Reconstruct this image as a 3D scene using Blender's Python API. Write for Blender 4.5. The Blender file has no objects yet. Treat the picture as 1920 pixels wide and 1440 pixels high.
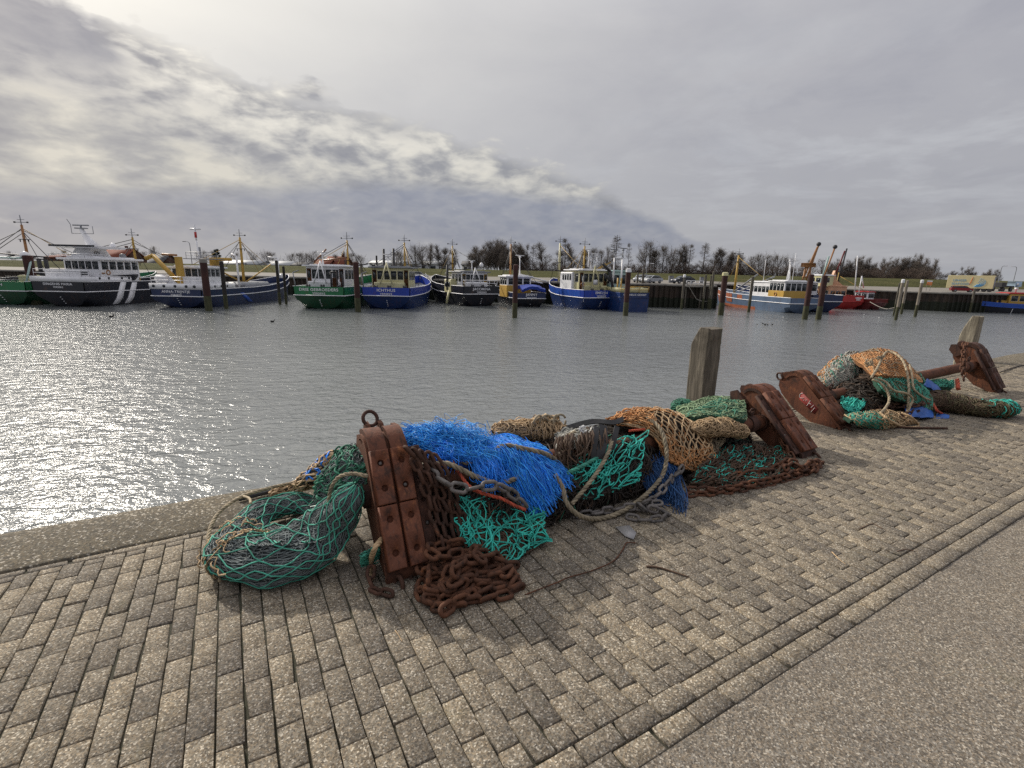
import bpy, math, random
import numpy as np
from mathutils import Vector, Matrix
RNG = np.random.default_rng(7)
random.seed(7)
SC = bpy.context.scene
COL = SC.collection
pi = math.pi
# ---------------------------------------------------------------- camera solved from the paving lines
CAM_F, CAM_P, CAM_R, CAM_A = 906.4, .22419, .02133, 1.0437
EYE = 1.85
WATER_Z = -3.65
def _cam_axes():
    fwd = np.array([0, math.cos(CAM_P), -math.sin(CAM_P)]); right = np.array([1., 0, 0]); up = np.cross(right, fwd)
    c, s = math.cos(CAM_R), math.sin(CAM_R)
    return c*right + s*up, -s*right + c*up, fwd
CR, CU, CF = _cam_axes()
CC = np.array([0, 0, EYE])
DD = np.array([math.sin(CAM_A), math.cos(CAM_A), 0]); PP = np.array([-math.cos(CAM_A), math.sin(CAM_A), 0])
THETA = math.atan2(DD[1], DD[0])
def ray(x, y): return CF + CR*(x-960)/CAM_F + CU*(720-y)/CAM_F
def G(x, y, z=0.0):
    d = ray(x, y); return CC + d*((z-EYE)/d[2])
def at_depth(x, y, Y):
    d = ray(x, y); return CC + d*(Y/d[1])
def dp(Q): return np.array([Q@DD, Q@PP, Q[2]])
def Gd(x, y, z=0.0): return dp(G(x, y, z))
def K(x, y, p):                      # point of the sight line on the upright plane p = const (dp coordinates)
    d = ray(x, y); return dp(CC + d*((p-CC@PP)/(d@PP)))
def unit(v): return v/np.linalg.norm(v)

# ---------------------------------------------------------------- mesh builder
class MB:
    def __init__(s): s.v = []; s.f = []; s.m = []; s.n = 0
    def add(s, V, F, mi=0):
        V = np.asarray(V, float).reshape(-1, 3); s.v.append(V)
        for f in F: s.f.append([i+s.n for i in f]); s.m.append(mi)
        s.n += len(V); return s
    def addq(s, V, Fq, mi=0):
        V = np.asarray(V, float).reshape(-1, 3); s.v.append(V)
        s.f.extend((np.asarray(Fq)+s.n).tolist()); s.m.extend([mi]*len(Fq)); s.n += len(V); return s
    def box(s, c, size, rot=None, mi=0, taper=1.0):
        hx, hy, hz = [q/2 for q in size]
        V = np.array([[-hx,-hy,-hz],[hx,-hy,-hz],[hx,hy,-hz],[-hx,hy,-hz],[-hx*taper,-hy*taper,hz],[hx*taper,-hy*taper,hz],[hx*taper,hy*taper,hz],[-hx*taper,hy*taper,hz]])
        if rot is not None: V = V@np.asarray(rot).T
        return s.add(V+np.asarray(c), [(0,3,2,1),(4,5,6,7),(0,1,5,4),(1,2,6,5),(2,3,7,6),(3,0,4,7)], mi)
    def bbox(s, c, size, b=.01, rot=None, mi=0):       # box with chamfered edges
        h = np.array(size)/2.; b = min(b, min(h)*.9)
        V = []; idx = {}
        for sx in (-1,1):
            for sy in (-1,1):
                for sz in (-1,1):
                    for ax in range(3):
                        p = np.array([sx,sy,sz])*h; 
                        for q in range(3):
                            if q != ax: p[q] -= (sx,sy,sz)[q]*b
                        idx[(sx,sy,sz,ax)] = len(V); V.append(p)
        F = []
        for ax in range(3):
            o = [q for q in range(3) if q != ax]
            for sg in (-1,1):
                f = []
                for a,c2 in ((-1,-1),(1,-1),(1,1),(-1,1)):
                    t = [0,0,0]; t[ax] = sg; t[o[0]] = a; t[o[1]] = c2; f.append(idx[(*t,ax)])
                if (sg < 0) != (ax == 1): f = f[::-1]
                F.append(f)
        for ax in range(3):
            o = [q for q in range(3) if q != ax]
            for a in (-1,1):
                for c2 in (-1,1):
                    f = []
                    for (sg, fa) in ((-1,o[0]),(1,o[0]),(1,o[1]),(-1,o[1])):
                        t = [0,0,0]; t[ax] = sg; t[o[0]] = a; t[o[1]] = c2; f.append(idx[(*t,fa)])
                    F.append(f)
        for sx in (-1,1):
            for sy in (-1,1):
                for sz in (-1,1): F.append([idx[(sx,sy,sz,k)] for k in range(3)])
        V = np.array(V)
        if rot is not None: V = V@np.asarray(rot).T
        return s.add(V+np.asarray(c), F, mi)
    def prism(s, poly, a, b, ax, mi=0):                 # outline in the plane across axis ax, from a to b
        n = len(poly); o = [q for q in range(3) if q != ax]
        V = np.zeros((2*n, 3)); poly = np.asarray(poly, float)
        V[:n, ax] = a; V[n:, ax] = b
        for k in range(2): V[:n, o[k]] = poly[:, k]; V[n:, o[k]] = poly[:, k]
        F = [list(range(n))[::-1], list(range(n, 2*n))] + [(i, (i+1) % n, n+(i+1) % n, n+i) for i in range(n)]
        return s.add(V, F, mi)
    def tubes(s, paths, r, n=4, mi=0, closed=False, cap=True, twist=None):
        P = np.asarray(paths, float)
        if P.ndim == 2: P = P[None]
        N, M = P.shape[:2]
        if closed: T = np.roll(P, -1, 1)-np.roll(P, 1, 1)
        else: T = np.gradient(P, axis=1)
        T /= np.linalg.norm(T, axis=2, keepdims=True)+1e-12
        U = np.zeros_like(P)
        ref = np.where(np.abs(T[:, 0, 2:3]) > .9, np.array([[1., 0, 0]]), np.array([[0, 0, 1.]]))
        u = np.cross(T[:, 0], ref); u /= np.linalg.norm(u, axis=1, keepdims=True)+1e-12
        for k in range(M):
            u = u-(u*T[:, k]).sum(1, keepdims=True)*T[:, k]; u /= np.linalg.norm(u, axis=1, keepdims=True)+1e-12; U[:, k] = u
        W = np.cross(T, U)
        r = np.asarray(r, float)
        if r.ndim == 0: R_ = np.full((N, M), float(r))
        elif r.ndim == 1 and len(r) == M: R_ = np.broadcast_to(r[None], (N, M))
        elif r.ndim == 1: R_ = np.broadcast_to(r[:, None], (N, M))
        else: R_ = r
        a = np.arange(n)*2*pi/n
        V = P[:, :, None]+R_[:, :, None, None]*(np.cos(a)[None, None, :, None]*U[:, :, None]+np.sin(a)[None, None, :, None]*W[:, :, None])
        I = np.arange(N*M*n).reshape(N, M, n)
        if closed: A, B = I, np.roll(I, -1, 1)
        else: A, B = I[:, :-1], I[:, 1:]
        q = np.stack([A, np.roll(A, -1, 2), np.roll(B, -1, 2), B], -1).reshape(-1, 4)
        s.addq(V, q, mi)
        if cap and not closed:
            base = s.n-N*M*n
            for e, rev in ((0, 1), (M-1, 0)):
                c = (I[:, e]+base).tolist()
                for f in c: s.f.append(f[::-1] if rev else f); s.m.append(mi)
        return s
    def bar(s, a, b, r, n=6, mi=0, r2=None):
        return s.tubes(np.array([a, b], float), np.array([r, r if r2 is None else r2]), n, mi)
    def lathe(s, prof, c=(0, 0, 0), n=16, rot=None, mi=0):   # prof: (radius, z)
        a = np.arange(n)*2*pi/n
        V = np.array([[[r*math.cos(t), r*math.sin(t), z] for t in a] for r, z in prof]).reshape(-1, 3)
        if rot is not None: V = V@np.asarray(rot).T
        F = [(k*n+i, k*n+(i+1) % n, (k+1)*n+(i+1) % n, (k+1)*n+i) for k in range(len(prof)-1) for i in range(n)]
        F += [list(range(n))[::-1], list(range((len(prof)-1)*n, len(prof)*n))]
        return s.add(V+np.asarray(c), F, mi)
    def ball(s, c, rad, n=10, m=6, mi=0, rot=None):
        rad = np.ones(3)*rad
        prof = [(math.sin(pi*k/m), -math.cos(pi*k/m)) for k in range(m+1)]
        prof[0] = (.02, -1); prof[-1] = (.02, 1)
        a = np.arange(n)*2*pi/n
        V = np.array([[[r*math.cos(t), r*math.sin(t), z] for t in a] for r, z in prof]).reshape(-1, 3)*rad
        if rot is not None: V = V@np.asarray(rot).T
        F = [(k*n+i, k*n+(i+1) % n, (k+1)*n+(i+1) % n, (k+1)*n+i) for k in range(m) for i in range(n)]
        F += [list(range(n))[::-1], list(range(m*n, (m+1)*n))]
        return s.add(V+np.asarray(c), F, mi)
    def grid(s, Pg, mi=0, wrap=False):                   # Pg [a,b,3]
        a, b = Pg.shape[:2]; I = np.arange(a*b).reshape(a, b)
        if wrap:
            A, B = I, np.roll(I, -1, 1)
            q = np.stack([A[:-1], B[:-1], B[1:], A[1:]], -1).reshape(-1, 4)
        else: q = np.stack([I[:-1, :-1], I[:-1, 1:], I[1:, 1:], I[1:, :-1]], -1).reshape(-1, 4)
        return s.addq(Pg, q, mi)
    def build(s, name, mat, parent=None, smooth=True, origin=(0, 0, 0), sharp=None):
        V = np.concatenate(s.v)-np.asarray(origin, float) if s.v else np.zeros((0, 3))
        me = bpy.data.meshes.new(name)
        cnt = np.fromiter((len(f) for f in s.f), int, len(s.f)); st = np.concatenate([[0], np.cumsum(cnt)[:-1]]) if len(cnt) else cnt
        loops = np.fromiter((i for f in s.f for i in f), int, int(cnt.sum()))
        me.vertices.add(len(V)); me.vertices.foreach_set('co', V.ravel().astype(np.float32))
        me.loops.add(len(loops)); me.loops.foreach_set('vertex_index', loops.astype(np.int32))
        me.polygons.add(len(cnt)); me.polygons.foreach_set('loop_start', st.astype(np.int32)); me.polygons.foreach_set('loop_total', cnt.astype(np.int32))
        me.polygons.foreach_set('material_index', np.array(s.m, np.int32))
        me.update(calc_edges=True); me.validate()
        if smooth:
            me.polygons.foreach_set('use_smooth', np.ones(len(me.polygons), bool))
            if sharp: me.set_sharp_from_angle(angle=math.radians(sharp))
        for m in (mat if isinstance(mat, (list, tuple)) else [mat]): me.materials.append(m)
        o = bpy.data.objects.new(name, me); COL.objects.link(o)
        if parent is not None: o.parent = parent
        return o
def tag(o, label=None, cat=None, group=None, kind=None):
    if label: o['label'] = label
    if cat: o['category'] = cat
    if group: o['group'] = group
    if kind: o['kind'] = kind
    return o
def empty(name, loc=(0, 0, 0), rz=0.0, label=None, cat=None, group=None):
    o = bpy.data.objects.new(name, None); COL.objects.link(o); o.empty_display_size = .2
    o.location = loc; o.rotation_euler = (0, 0, rz)
    return tag(o, label, cat, group)
def copy_tree(o, parent=None):
    kids = list(o.children); c = o.copy(); COL.objects.link(c)
    if parent is not None: c.parent = parent
    for k in kids: copy_tree(k, c)
    return c
NEAR = {}
def near(o, base):                    # an object whose mesh is in dp coordinates minus base
    b = np.asarray(base, float); w = DD*b[0]+PP*b[1]
    o.location = (w[0], w[1], b[2] if len(b) > 2 else 0); o.rotation_euler = (0, 0, THETA); return o
def near_build(mb, name, mat, base, label=None, cat=None, group=None, **kw):
    b = np.array([base[0], base[1], 0.])
    return tag(near(mb.build(name, mat, origin=b, **kw), b), label, cat, group)
def near_empty(name, base, label, cat, group=None):
    return near(empty(name, label=label, cat=cat, group=group), np.array([base[0], base[1], 0.]))
def curve(pts, n=40, closed=False):   # Catmull-Rom through the points
    P = np.asarray(pts, float); m = len(P)
    if closed: Q = np.concatenate([P[-1:], P, P[:2]])
    else: Q = np.concatenate([2*P[:1]-P[1:2], P, 2*P[-1:]-P[-2:-1]])
    segs = m if closed else m-1
    t = np.linspace(0, segs, n, endpoint=not closed); k = np.minimum(t.astype(int), segs-1); u = (t-k)[:, None]
    a, b, c, d = Q[k], Q[k+1], Q[k+2], Q[k+3]
    return .5*((2*b)+(c-a)*u+(2*a-5*b+4*c-d)*u*u+(3*b-a-3*c+d)*u**3)
def snoise(n, k=4, rng=RNG):          # smooth 1-d noise, n samples
    c = rng.normal(size=k+3); t = np.linspace(0, k, n); i = np.minimum(t.astype(int), k-1); u = t-i; u = u*u*(3-2*u)
    return c[i]*(1-u)+c[i+1]*u
class Noise2:                          # smooth value noise over a plane or in space
    def __init__(s, seed=0): s.t = np.random.default_rng(seed).uniform(-1, 1, (64, 64, 64))
    def __call__(s, P, sc=1.0):
        P = np.asarray(P, float)*sc; 
        if P.shape[-1] == 2: P = np.concatenate([P, np.zeros(P.shape[:-1]+(1,))], -1)
        i = np.floor(P).astype(int); u = P-i; u = u*u*(3-2*u); i &= 63; j = (i+1) & 63; t = s.t; r = 0
        for a, wa in ((i[..., 0], 1-u[..., 0]), (j[..., 0], u[..., 0])):
            for b, wb in ((i[..., 1], 1-u[..., 1]), (j[..., 1], u[..., 1])):
                for c, wc in ((i[..., 2], 1-u[..., 2]), (j[..., 2], u[..., 2])): r = r+wa*wb*wc*t[a, b, c]
        return r
NZ = Noise2(3)
def rotm(axis, ang): return np.array(Matrix.Rotation(ang, 3, axis))

# ---------------------------------------------------------------- materials
MATS = {}
class NT:
    def __init__(s, mat): s.t = mat.node_tree; s.n = s.t.nodes; s.l = s.t.links
    def node(s, typ, **kw):
        n = s.n.new(typ)
        for k, v in kw.items():
            if k == 'inp':
                for a, b in v.items():
                    if hasattr(b, 'is_output') or isinstance(b, bpy.types.NodeSocket): s.l.new(b, n.inputs[a])
                    else: n.inputs[a].default_value = b
            else: setattr(n, k, v)
        return n
    def link(s, a, b): s.l.new(a, b)
    def noise(s, scale, detail=3, rough=.55, vec=None, dist=0.0):
        n = s.node('ShaderNodeTexNoise', inp={'Scale': scale, 'Detail': detail, 'Roughness': rough, 'Distortion': dist})
        if vec is not None: s.link(vec, n.inputs['Vector'])
        return n.outputs['Fac']
    def ramp(s, fac, stops, interp='LINEAR'):
        n = s.node('ShaderNodeValToRGB'); e = n.color_ramp.elements; n.color_ramp.interpolation = interp
        while len(e) < len(stops): e.new(.5)
        for q, (p, c) in zip(e, stops):
            q.position = p; q.color = (*c, 1) if hasattr(c, '__len__') else (c, c, c, 1)
        s.link(fac, n.inputs[0]); return n.outputs[0]
    def mix(s, fac, a, b, mode='MIX'):
        n = s.node('ShaderNodeMix', data_type='RGBA', blend_type=mode)
        for sock, val in ((n.inputs[0], fac), (n.inputs[6], a), (n.inputs[7], b)):
            if isinstance(val, bpy.types.NodeSocket): s.link(val, sock)
            else: sock.default_value = val if not hasattr(val, '__len__') else ((*val, 1) if len(val) == 3 else val)
        return n.outputs[2]
    def math(s, op, a, b=0.0, c=0.0, clamp=False):
        n = s.node('ShaderNodeMath', operation=op, use_clamp=clamp)
        for i, v in enumerate((a, b, c)):
            if isinstance(v, bpy.types.NodeSocket): s.link(v, n.inputs[i])
            else: n.inputs[i].default_value = v
        return n.outputs[0]
    def bump(s, h, strength=.5, dist=.01, normal=None):
        n = s.node('ShaderNodeBump', inp={'Strength': strength, 'Distance': dist, 'Height': h})
        if normal is not None: s.link(normal, n.inputs['Normal'])
        return n.outputs[0]
def newmat(name):
    m = bpy.data.materials.new(name); m.use_nodes = True; t = NT(m)
    return m, t, t.n['Principled BSDF']
def mat(name, col, rough=.7, var=.25, vscale=6.0, bump=0.0, bscale=40.0, bdist=.01, metal=0.0, spec=None, col2=None, coord='Object', island=0.0):
    if name in MATS: return MATS[name]
    m, t, b = newmat(name)
    co = t.node('ShaderNodeTexCoord').outputs[coord]
    c2 = col2 if col2 else tuple(x*(1-var) for x in col); c1 = tuple(min(1, x*(1+var*.5)) for x in col) if not col2 else col
    f = t.noise(vscale, 5, .6, co)
    c = t.ramp(f, [(.3, c2), (.7, c1)])
    if island:
        g = t.node('ShaderNodeNewGeometry').outputs['Random Per Island']
        c = t.mix(1.0, c, t.ramp(g, [(0, 1-island), (1, 1+island)]), 'MULTIPLY')
    t.link(c, b.inputs['Base Color'])
    b.inputs['Roughness'].default_value = rough; b.inputs['Metallic'].default_value = metal
    if spec is not None: b.inputs['Specular IOR Level'].default_value = spec
    if bump: t.link(t.bump(t.noise(bscale, 4, .6, co), bump, bdist), b.inputs['Normal'])
    MATS[name] = m; return m
def rust(name, dark=(.035, .017, .012), mid=(.115, .042, .024), hot=(.26, .095, .04), scale=9, seed=0.0, rough=.82):
    if name in MATS: return MATS[name]
    m, t, b = newmat(name)
    co = t.node('ShaderNodeTexCoord').outputs['Object']
    mp = t.node('ShaderNodeMapping', inp={'Vector': co, 'Location': (seed, seed*.7, seed*1.3)}).outputs[0]
    f = t.noise(scale, 8, .65, mp, .4); g = t.noise(scale*7, 4, .6, mp)
    k = t.math('ADD', t.math('MULTIPLY', f, .75), t.math('MULTIPLY', g, .25))
    c = t.ramp(k, [(.34, dark), (.47, mid), (.58, mid), (.68, hot)]); st = t.node('ShaderNodeMapping', inp={'Vector': mp, 'Scale': (14, 14, 1.6)}).outputs[0]; c = t.mix(t.math('MULTIPLY', t.ramp(t.noise(1.6, 5, .65, st, .5), [(.50, 0.0), (.66, 1.0)]), .65), c, tuple(x*.45 for x in dark)); gr = t.ramp(t.noise(scale*2.4, 6, .7, mp, .8), [(.62, 0.0), (.70, 1.0)]); c = t.mix(t.math('MULTIPLY', gr, .35), c, (.16, .13, .11))
    c = t.mix(1.0, c, t.ramp(t.node('ShaderNodeNewGeometry').outputs['Random Per Island'], [(0, .72), (1, 1.3)]), 'MULTIPLY')
    t.link(c, b.inputs['Base Color']); b.inputs['Roughness'].default_value = rough; b.inputs['Metallic'].default_value = .15
    t.link(t.bump(t.noise(60, 5, .65, mp), .45, .006), b.inputs['Normal'])
    MATS[name] = m; return m
# ---------------------------------------------------------------- camera
cam = bpy.data.cameras.new('camera'); cam.sensor_width = 36; cam.sensor_fit = 'HORIZONTAL'; cam.lens = 36*CAM_F/1920; cam.clip_start = .05; cam.clip_end = 6000
co = bpy.data.objects.new('camera', cam); COL.objects.link(co)
co.matrix_world = Matrix(((CR[0], CU[0], -CF[0], 0), (CR[1], CU[1], -CF[1], 0), (CR[2], CU[2], -CF[2], EYE), (0, 0, 0, 1)))
SC.camera = co
SC.view_settings.view_transform = 'Standard'; SC.view_settings.look = 'None'; SC.view_settings.exposure = 0.0; SC.view_settings.gamma = 1.0
# ---------------------------------------------------------------- sun
_sa, _se = math.radians(-48.5), math.radians(32)
SUN_DIR = np.array([math.sin(_sa)*math.cos(_se), math.cos(_sa)*math.cos(_se), math.sin(_se)])
sl = bpy.data.lights.new('sun', 'SUN'); sl.energy = 3.7; sl.angle = math.radians(1.6); sl.color = (1.0, .93, .82)
so = bpy.data.objects.new('sun', sl); COL.objects.link(so); so.location = (-40, 40, 60)
so.rotation_euler = Vector(SUN_DIR).to_track_quat('Z', 'Y').to_euler()
# ---------------------------------------------------------------- sky: clear air plus two layers of cloud
W = bpy.data.worlds.new('World'); SC.world = W; W.use_nodes = True
t = NT(W); bg = t.n['Background']
tc = t.node('ShaderNodeTexCoord').outputs['Generated']
nd = t.node('ShaderNodeVectorMath', operation='NORMALIZE', inp={0: tc}).outputs[0]
sx = t.node('ShaderNodeSeparateXYZ', inp={0: nd})
X, Y, Zc = sx.outputs
sky = t.node('ShaderNodeTexSky', sky_type='NISHITA', sun_disc=False, sun_elevation=math.radians(32), sun_rotation=math.atan2(SUN_DIR[0], SUN_DIR[1]), air_density=1.0, dust_density=2.5, ozone_density=1.0)
skyc = t.node('ShaderNodeVectorMath', operation='SCALE', inp={0: sky.outputs[0], 'Scale': .06}).outputs[0]
az = t.math('ARCTAN2', X, Y); el = t.math('ARCSINE', Zc)
# cloud-plane coordinates: stretched towards the horizon as a real cloud deck is
hz = t.math('ADD', t.math('MAXIMUM', Zc, 0.0), .10)
cp = t.node('ShaderNodeCombineXYZ', inp={0: t.math('DIVIDE', X, hz), 1: t.math('DIVIDE', Y, hz), 2: 0.0}).outputs[0]
ap = t.node('ShaderNodeCombineXYZ', inp={0: az, 1: t.math('MULTIPLY', el, 2.2), 2: 0.0}).outputs[0]
n_big = t.noise(.55, 6, .55, cp, .3); n_mid = t.noise(1.7, 7, .6, cp, .4); n_ang = t.noise(3.0, 8, .55, ap, .6); n_fine = t.noise(9.0, 6, .6, ap, .3)
# how near the hidden sun
dot = t.node('ShaderNodeVectorMath', operation='DOT_PRODUCT', inp={0: nd, 1: tuple(float(q) for q in SUN_DIR)}).outputs['Value']
ang = t.math('ARCCOSINE', t.math('MINIMUM', dot, .99999))
glow = t.math('POWER', 2.718, t.math('MULTIPLY', t.math('POWER', t.math('DIVIDE', ang, .33), 2.0), -1.0))
glow2 = t.math('POWER', 2.718, t.math('MULTIPLY', t.math('DIVIDE', ang, .55), -1.0))
# thin even veil
veil = t.mix(t.ramp(t.math('ADD', t.math('MULTIPLY', n_ang, .65), t.math('MULTIPLY', n_mid, .35)), [(.36, 0.0), (.64, 1.0)]), (.325, .33, .395), (.43, .43, .475))
veil = t.mix(t.math('MULTIPLY', glow2, 1.45, clamp=True), veil, (1.05, 1.02, .93))
low = t.ramp(t.math('MULTIPLY', el, 2.0), [(.0, 1.0), (.22, .75), (.75, 0.0)])
veil = t.mix(t.math('MULTIPLY', low, .75), veil, (.42, .425, .45))
wisps = t.ramp(t.math('ADD', t.math('MULTIPLY', n_mid, .7), t.math('MULTIPLY', n_fine, .3)), [(.48, 0.0), (.64, 1.0)])
rightlow = t.math('MULTIPLY', t.ramp(az, [(.0, 0.15), (.45, 1.0)]), t.ramp(el, [(.05, .3), (.2, 1.0), (.5, .0)]))
veil = t.mix(t.math('MULTIPLY', t.math('MULTIPLY', wisps, rightlow), .8), veil, (.56, .57, .60)); shade = t.math('MULTIPLY', t.ramp(t.math('ADD', t.math('MULTIPLY', n_big, .5), t.math('MULTIPLY', n_fine, .5)), [(.48, 0.0), (.62, 1.0)]), rightlow); veil = t.mix(t.math('MULTIPLY', shade, .4), veil, (.30, .305, .36))
up = t.math('ADD', 1.0, t.math('MULTIPLY', t.ramp(el, [(.40, 0.0), (.78, 1.0)]), .6)); veil = t.node('ShaderNodeVectorMath', operation='SCALE', inp={0: veil, 'Scale': up}).outputs[0]  # added brightness in the unseen upper sky, fills shadows and lifts the water
# the cloud bank: below a ragged slanting edge on the sun's side
azn = t.math('ADD', t.math('MULTIPLY', az, .5), .5)
def azcurve(pts): return t.ramp(azn, [((a+1)/2, v) for a, v in pts])
pc = t.node('ShaderNodeCombineXYZ', inp={0: az, 1: t.math('MULTIPLY', el, 2.3), 2: 0.0}).outputs[0]
p1 = t.noise(4.6, 5, .5, pc, .5); p2 = t.noise(12.0, 5, .55, pc, .25); p3 = t.noise(26.0, 4, .5, pc, .3)
top = azcurve([(-1, .40), (-.76, .365), (-.63, .345), (-.44, .292), (-.27, .268), (-.07, .236), (.186, .166), (.30, .10), (.42, .02)])
edge = t.math('SUBTRACT', top, el)
edge = t.math('ADD', edge, t.math('MULTIPLY', t.math('SUBTRACT', p1, .5), .10))
edge = t.math('ADD', edge, t.math('MULTIPLY', t.math('SUBTRACT', p2, .5), .075))
edge = t.math('ADD', edge, t.math('MULTIPLY', t.math('SUBTRACT', p3, .5), .03))
bank = t.ramp(t.math('ADD', t.math('MULTIPLY', edge, 5.0), .5), [(.45, 0.0), (.57, 1.0)])
puff = t.math('ADD', t.math('MULTIPLY', p1, .34), t.math('ADD', t.math('MULTIPLY', p2, .50), t.math('MULTIPLY', p3, .16)))
bankc = t.ramp(puff, [(.38, (.285, .29, .325)), (.47, (.39, .39, .40)), (.53, (.51, .50, .475)), (.61, (.68, .65, .58))])
lit = t.ramp(t.math('SUBTRACT', .16, edge), [(.0, 0.0), (.12, 1.0)])
bankc = t.mix(t.math('MULTIPLY', t.math('MULTIPLY', lit, glow2), t.ramp(puff, [(.43, 0.0), (.56, 1.0)]), clamp=True), bankc, (1.3, 1.24, 1.1))
# dark cloud masses near the sun
dk = t.math('MULTIPLY', t.ramp(t.math('ADD', t.math('MULTIPLY', t.noise(4.2, 5, .55, pc, .3), .8), t.math('ADD', t.math('MULTIPLY', p2, .25), azcurve([(-.74, .20), (-.67, .10), (-.60, .0)]))), [(.50, 0.0), (.63, 1.0)]), t.ramp(el, [(.22, 0.0), (.29, 1.0)]))
bankc = t.mix(t.math('MULTIPLY', dk, .85), bankc, (.27, .28, .33))
# blue-grey base of the bank and pale strip at the horizon
btop = azcurve([(-1, .09), (-.75, .105), (-.6, .118), (-.37, .145), (-.27, .160), (-.07, .158), (.19, .135), (.35, .10)])
base = t.math('ADD', t.math('SUBTRACT', btop, el), t.math('MULTIPLY', t.math('SUBTRACT', p2, .5), .05))
base = t.ramp(t.math('ADD', t.math('MULTIPLY', base, 8.0), .5), [(.42, 0.0), (.62, 1.0)])
basec = t.mix(t.ramp(p3, [(.35, 0.0), (.7, .35)]), (.265, .285, .36), (.44, .44, .47))
bankc = t.mix(t.math('MULTIPLY', base, .88), bankc, basec)
puffs = t.math('MULTIPLY', t.ramp(t.noise(13.0, 5, .55, pc, .2), [(.66, 0.0), (.74, 1.0)]), t.ramp(el, [(.03, 0.0), (.06, 1.0), (.14, 1.0), (.17, 0.0)]))
bankc = t.mix(t.math('MULTIPLY', puffs, .45), bankc, (.60, .59, .58))
hor = t.ramp(el, [(.0, 1.0), (.065, 0.0)])
bankc = t.mix(t.math('MULTIPLY', hor, .8), bankc, (.46, .47, .49))
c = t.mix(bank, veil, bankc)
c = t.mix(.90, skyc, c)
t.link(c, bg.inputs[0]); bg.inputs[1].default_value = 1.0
# ---------------------------------------------------------------- water
def water_mat():
    m, t, b = newmat('harbour_water')
    co = t.node('ShaderNodeTexCoord').outputs['Object']
    mp = t.node('ShaderNodeMapping', inp={'Vector': co, 'Rotation': (0, 0, -.35), 'Scale': (1.0, 1.7, 1.0)}).outputs[0]
    h1 = t.noise(.45, 2, .5, mp, .4); h2 = t.noise(1.5, 3, .55, mp, .7); h3 = t.noise(5.0, 3, .6, mp, .3)
    h = t.math('ADD', t.math('ADD', t.math('MULTIPLY', h1, .075), t.math('MULTIPLY', h2, .090)), t.math('MULTIPLY', h3, .024))
    t.link(t.bump(h, 1.0, 1.0), b.inputs['Normal'])
    calm = t.noise(.03, 3, .5, mp)
    t.link(t.ramp(calm, [(.35, (.135, .145, .147)), (.65, (.175, .187, .187))]), b.inputs['Base Color'])
    b.inputs['Roughness'].default_value = .12; b.inputs['IOR'].default_value = 1.75
    return m
mb = MB(); mb.add([[-900, -60, 0], [900, -60, 0], [900, 900, 0], [-900, 900, 0]], [(0, 1, 2, 3)])
o = mb.build('water', water_mat(), smooth=False); o.location = (0, 0, WATER_Z); tag(o, kind='structure')

# ---------------------------------------------------------------- near quay
YK = [0.555*EYE, 0.611*EYE, 0.6655*EYE]; YJ = 2.06*EYE; YE = 2.405*EYE
def paver_mat(name, c0, c1, speck=.6, island=.22, grain=150.0, bump=.7):
    m, t, b = newmat(name)
    co = t.node('ShaderNodeTexCoord').outputs['Object']
    g = t.node('ShaderNodeNewGeometry').outputs['Random Per Island']
    v = t.node('ShaderNodeTexVoronoi', inp={'Vector': co, 'Scale': grain}); vr = t.node('ShaderNodeSeparateColor', inp={0: v.outputs['Color']}).outputs[0]
    c = t.ramp(t.math('ADD', t.math('MULTIPLY', t.noise(26, 6, .65, co), .45), t.math('MULTIPLY', vr, .55)), [(.25, tuple(x*.8 for x in c0)), (.75, tuple(x*1.12 for x in c1))])
    vg = t.node('ShaderNodeSeparateColor', inp={0: v.outputs['Color']}).outputs[1]; c = t.mix(1.0, c, t.ramp(vg, [(0, (1.08, 1.0, .90)), (1, (.94, 1.0, 1.08))]), 'MULTIPLY'); st = t.ramp(vr, [(.88, 0.0), (.95, 1.0)]); c = t.mix(t.math('MULTIPLY', st, speck), c, (.62, .57, .48))
    dk = t.ramp(vr, [(.05, 1.0), (.14, 0.0)]); c = t.mix(t.math('MULTIPLY', dk, .6), c, (.10, .085, .07))
    big = t.noise(1.1, 6, .65, co); c = t.mix(1.0, c, t.ramp(big, [(.32, (.78, .78, .80)), (.68, (1.10, 1.08, 1.04))]), 'MULTIPLY'); spot = t.ramp(t.noise(5.5, 4, .7, co, .6), [(.63, 0.0), (.69, 1.0)]); c = t.mix(t.math('MULTIPLY', spot, .5), c, (.075, .065, .052)); moss = t.ramp(t.noise(1.9, 6, .75, co, 1.0), [(.60, 0.0), (.75, 1.0)]); c = t.mix(t.math('MULTIPLY', moss, .28), c, (.13, .125, .055))
    if island: c = t.mix(1.0, c, t.ramp(g, [(0, (1-island, 1-island, 1-island*.9)), (.5, (1, 1, 1)), (1, (1+island, 1+island*.9, 1+island*.7))]), 'MULTIPLY')
    stain = t.ramp(t.noise(2.2, 6, .7, co, .5), [(.62, 0.0), (.74, 1.0)]); c = t.mix(t.math('MULTIPLY', stain, .45), c, (.12, .105, .08))
    t.link(c, b.inputs['Base Color']); b.inputs['Roughness'].default_value = .85; b.inputs['Specular IOR Level'].default_value = .3
    h = t.math('ADD', t.math('MULTIPLY', vr, .5), t.noise(70, 5, .7, co))
    t.link(t.bump(h, bump, .006), b.inputs['Normal']); MATS[name] = m; return m
M_PAVER = paver_mat('concrete_paver', (.135, .114, .085), (.272, .236, .183), island=.24)
M_ASPH = paver_mat('gravel_asphalt', (.142, .123, .099), (.278, .243, .197), speck=.55, island=0, grain=150.0, bump=1.0)
M_COPE = paver_mat('coping_concrete', (.085, .072, .050), (.185, .158, .112), speck=.7, island=0, grain=90.0, bump=.8)
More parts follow.
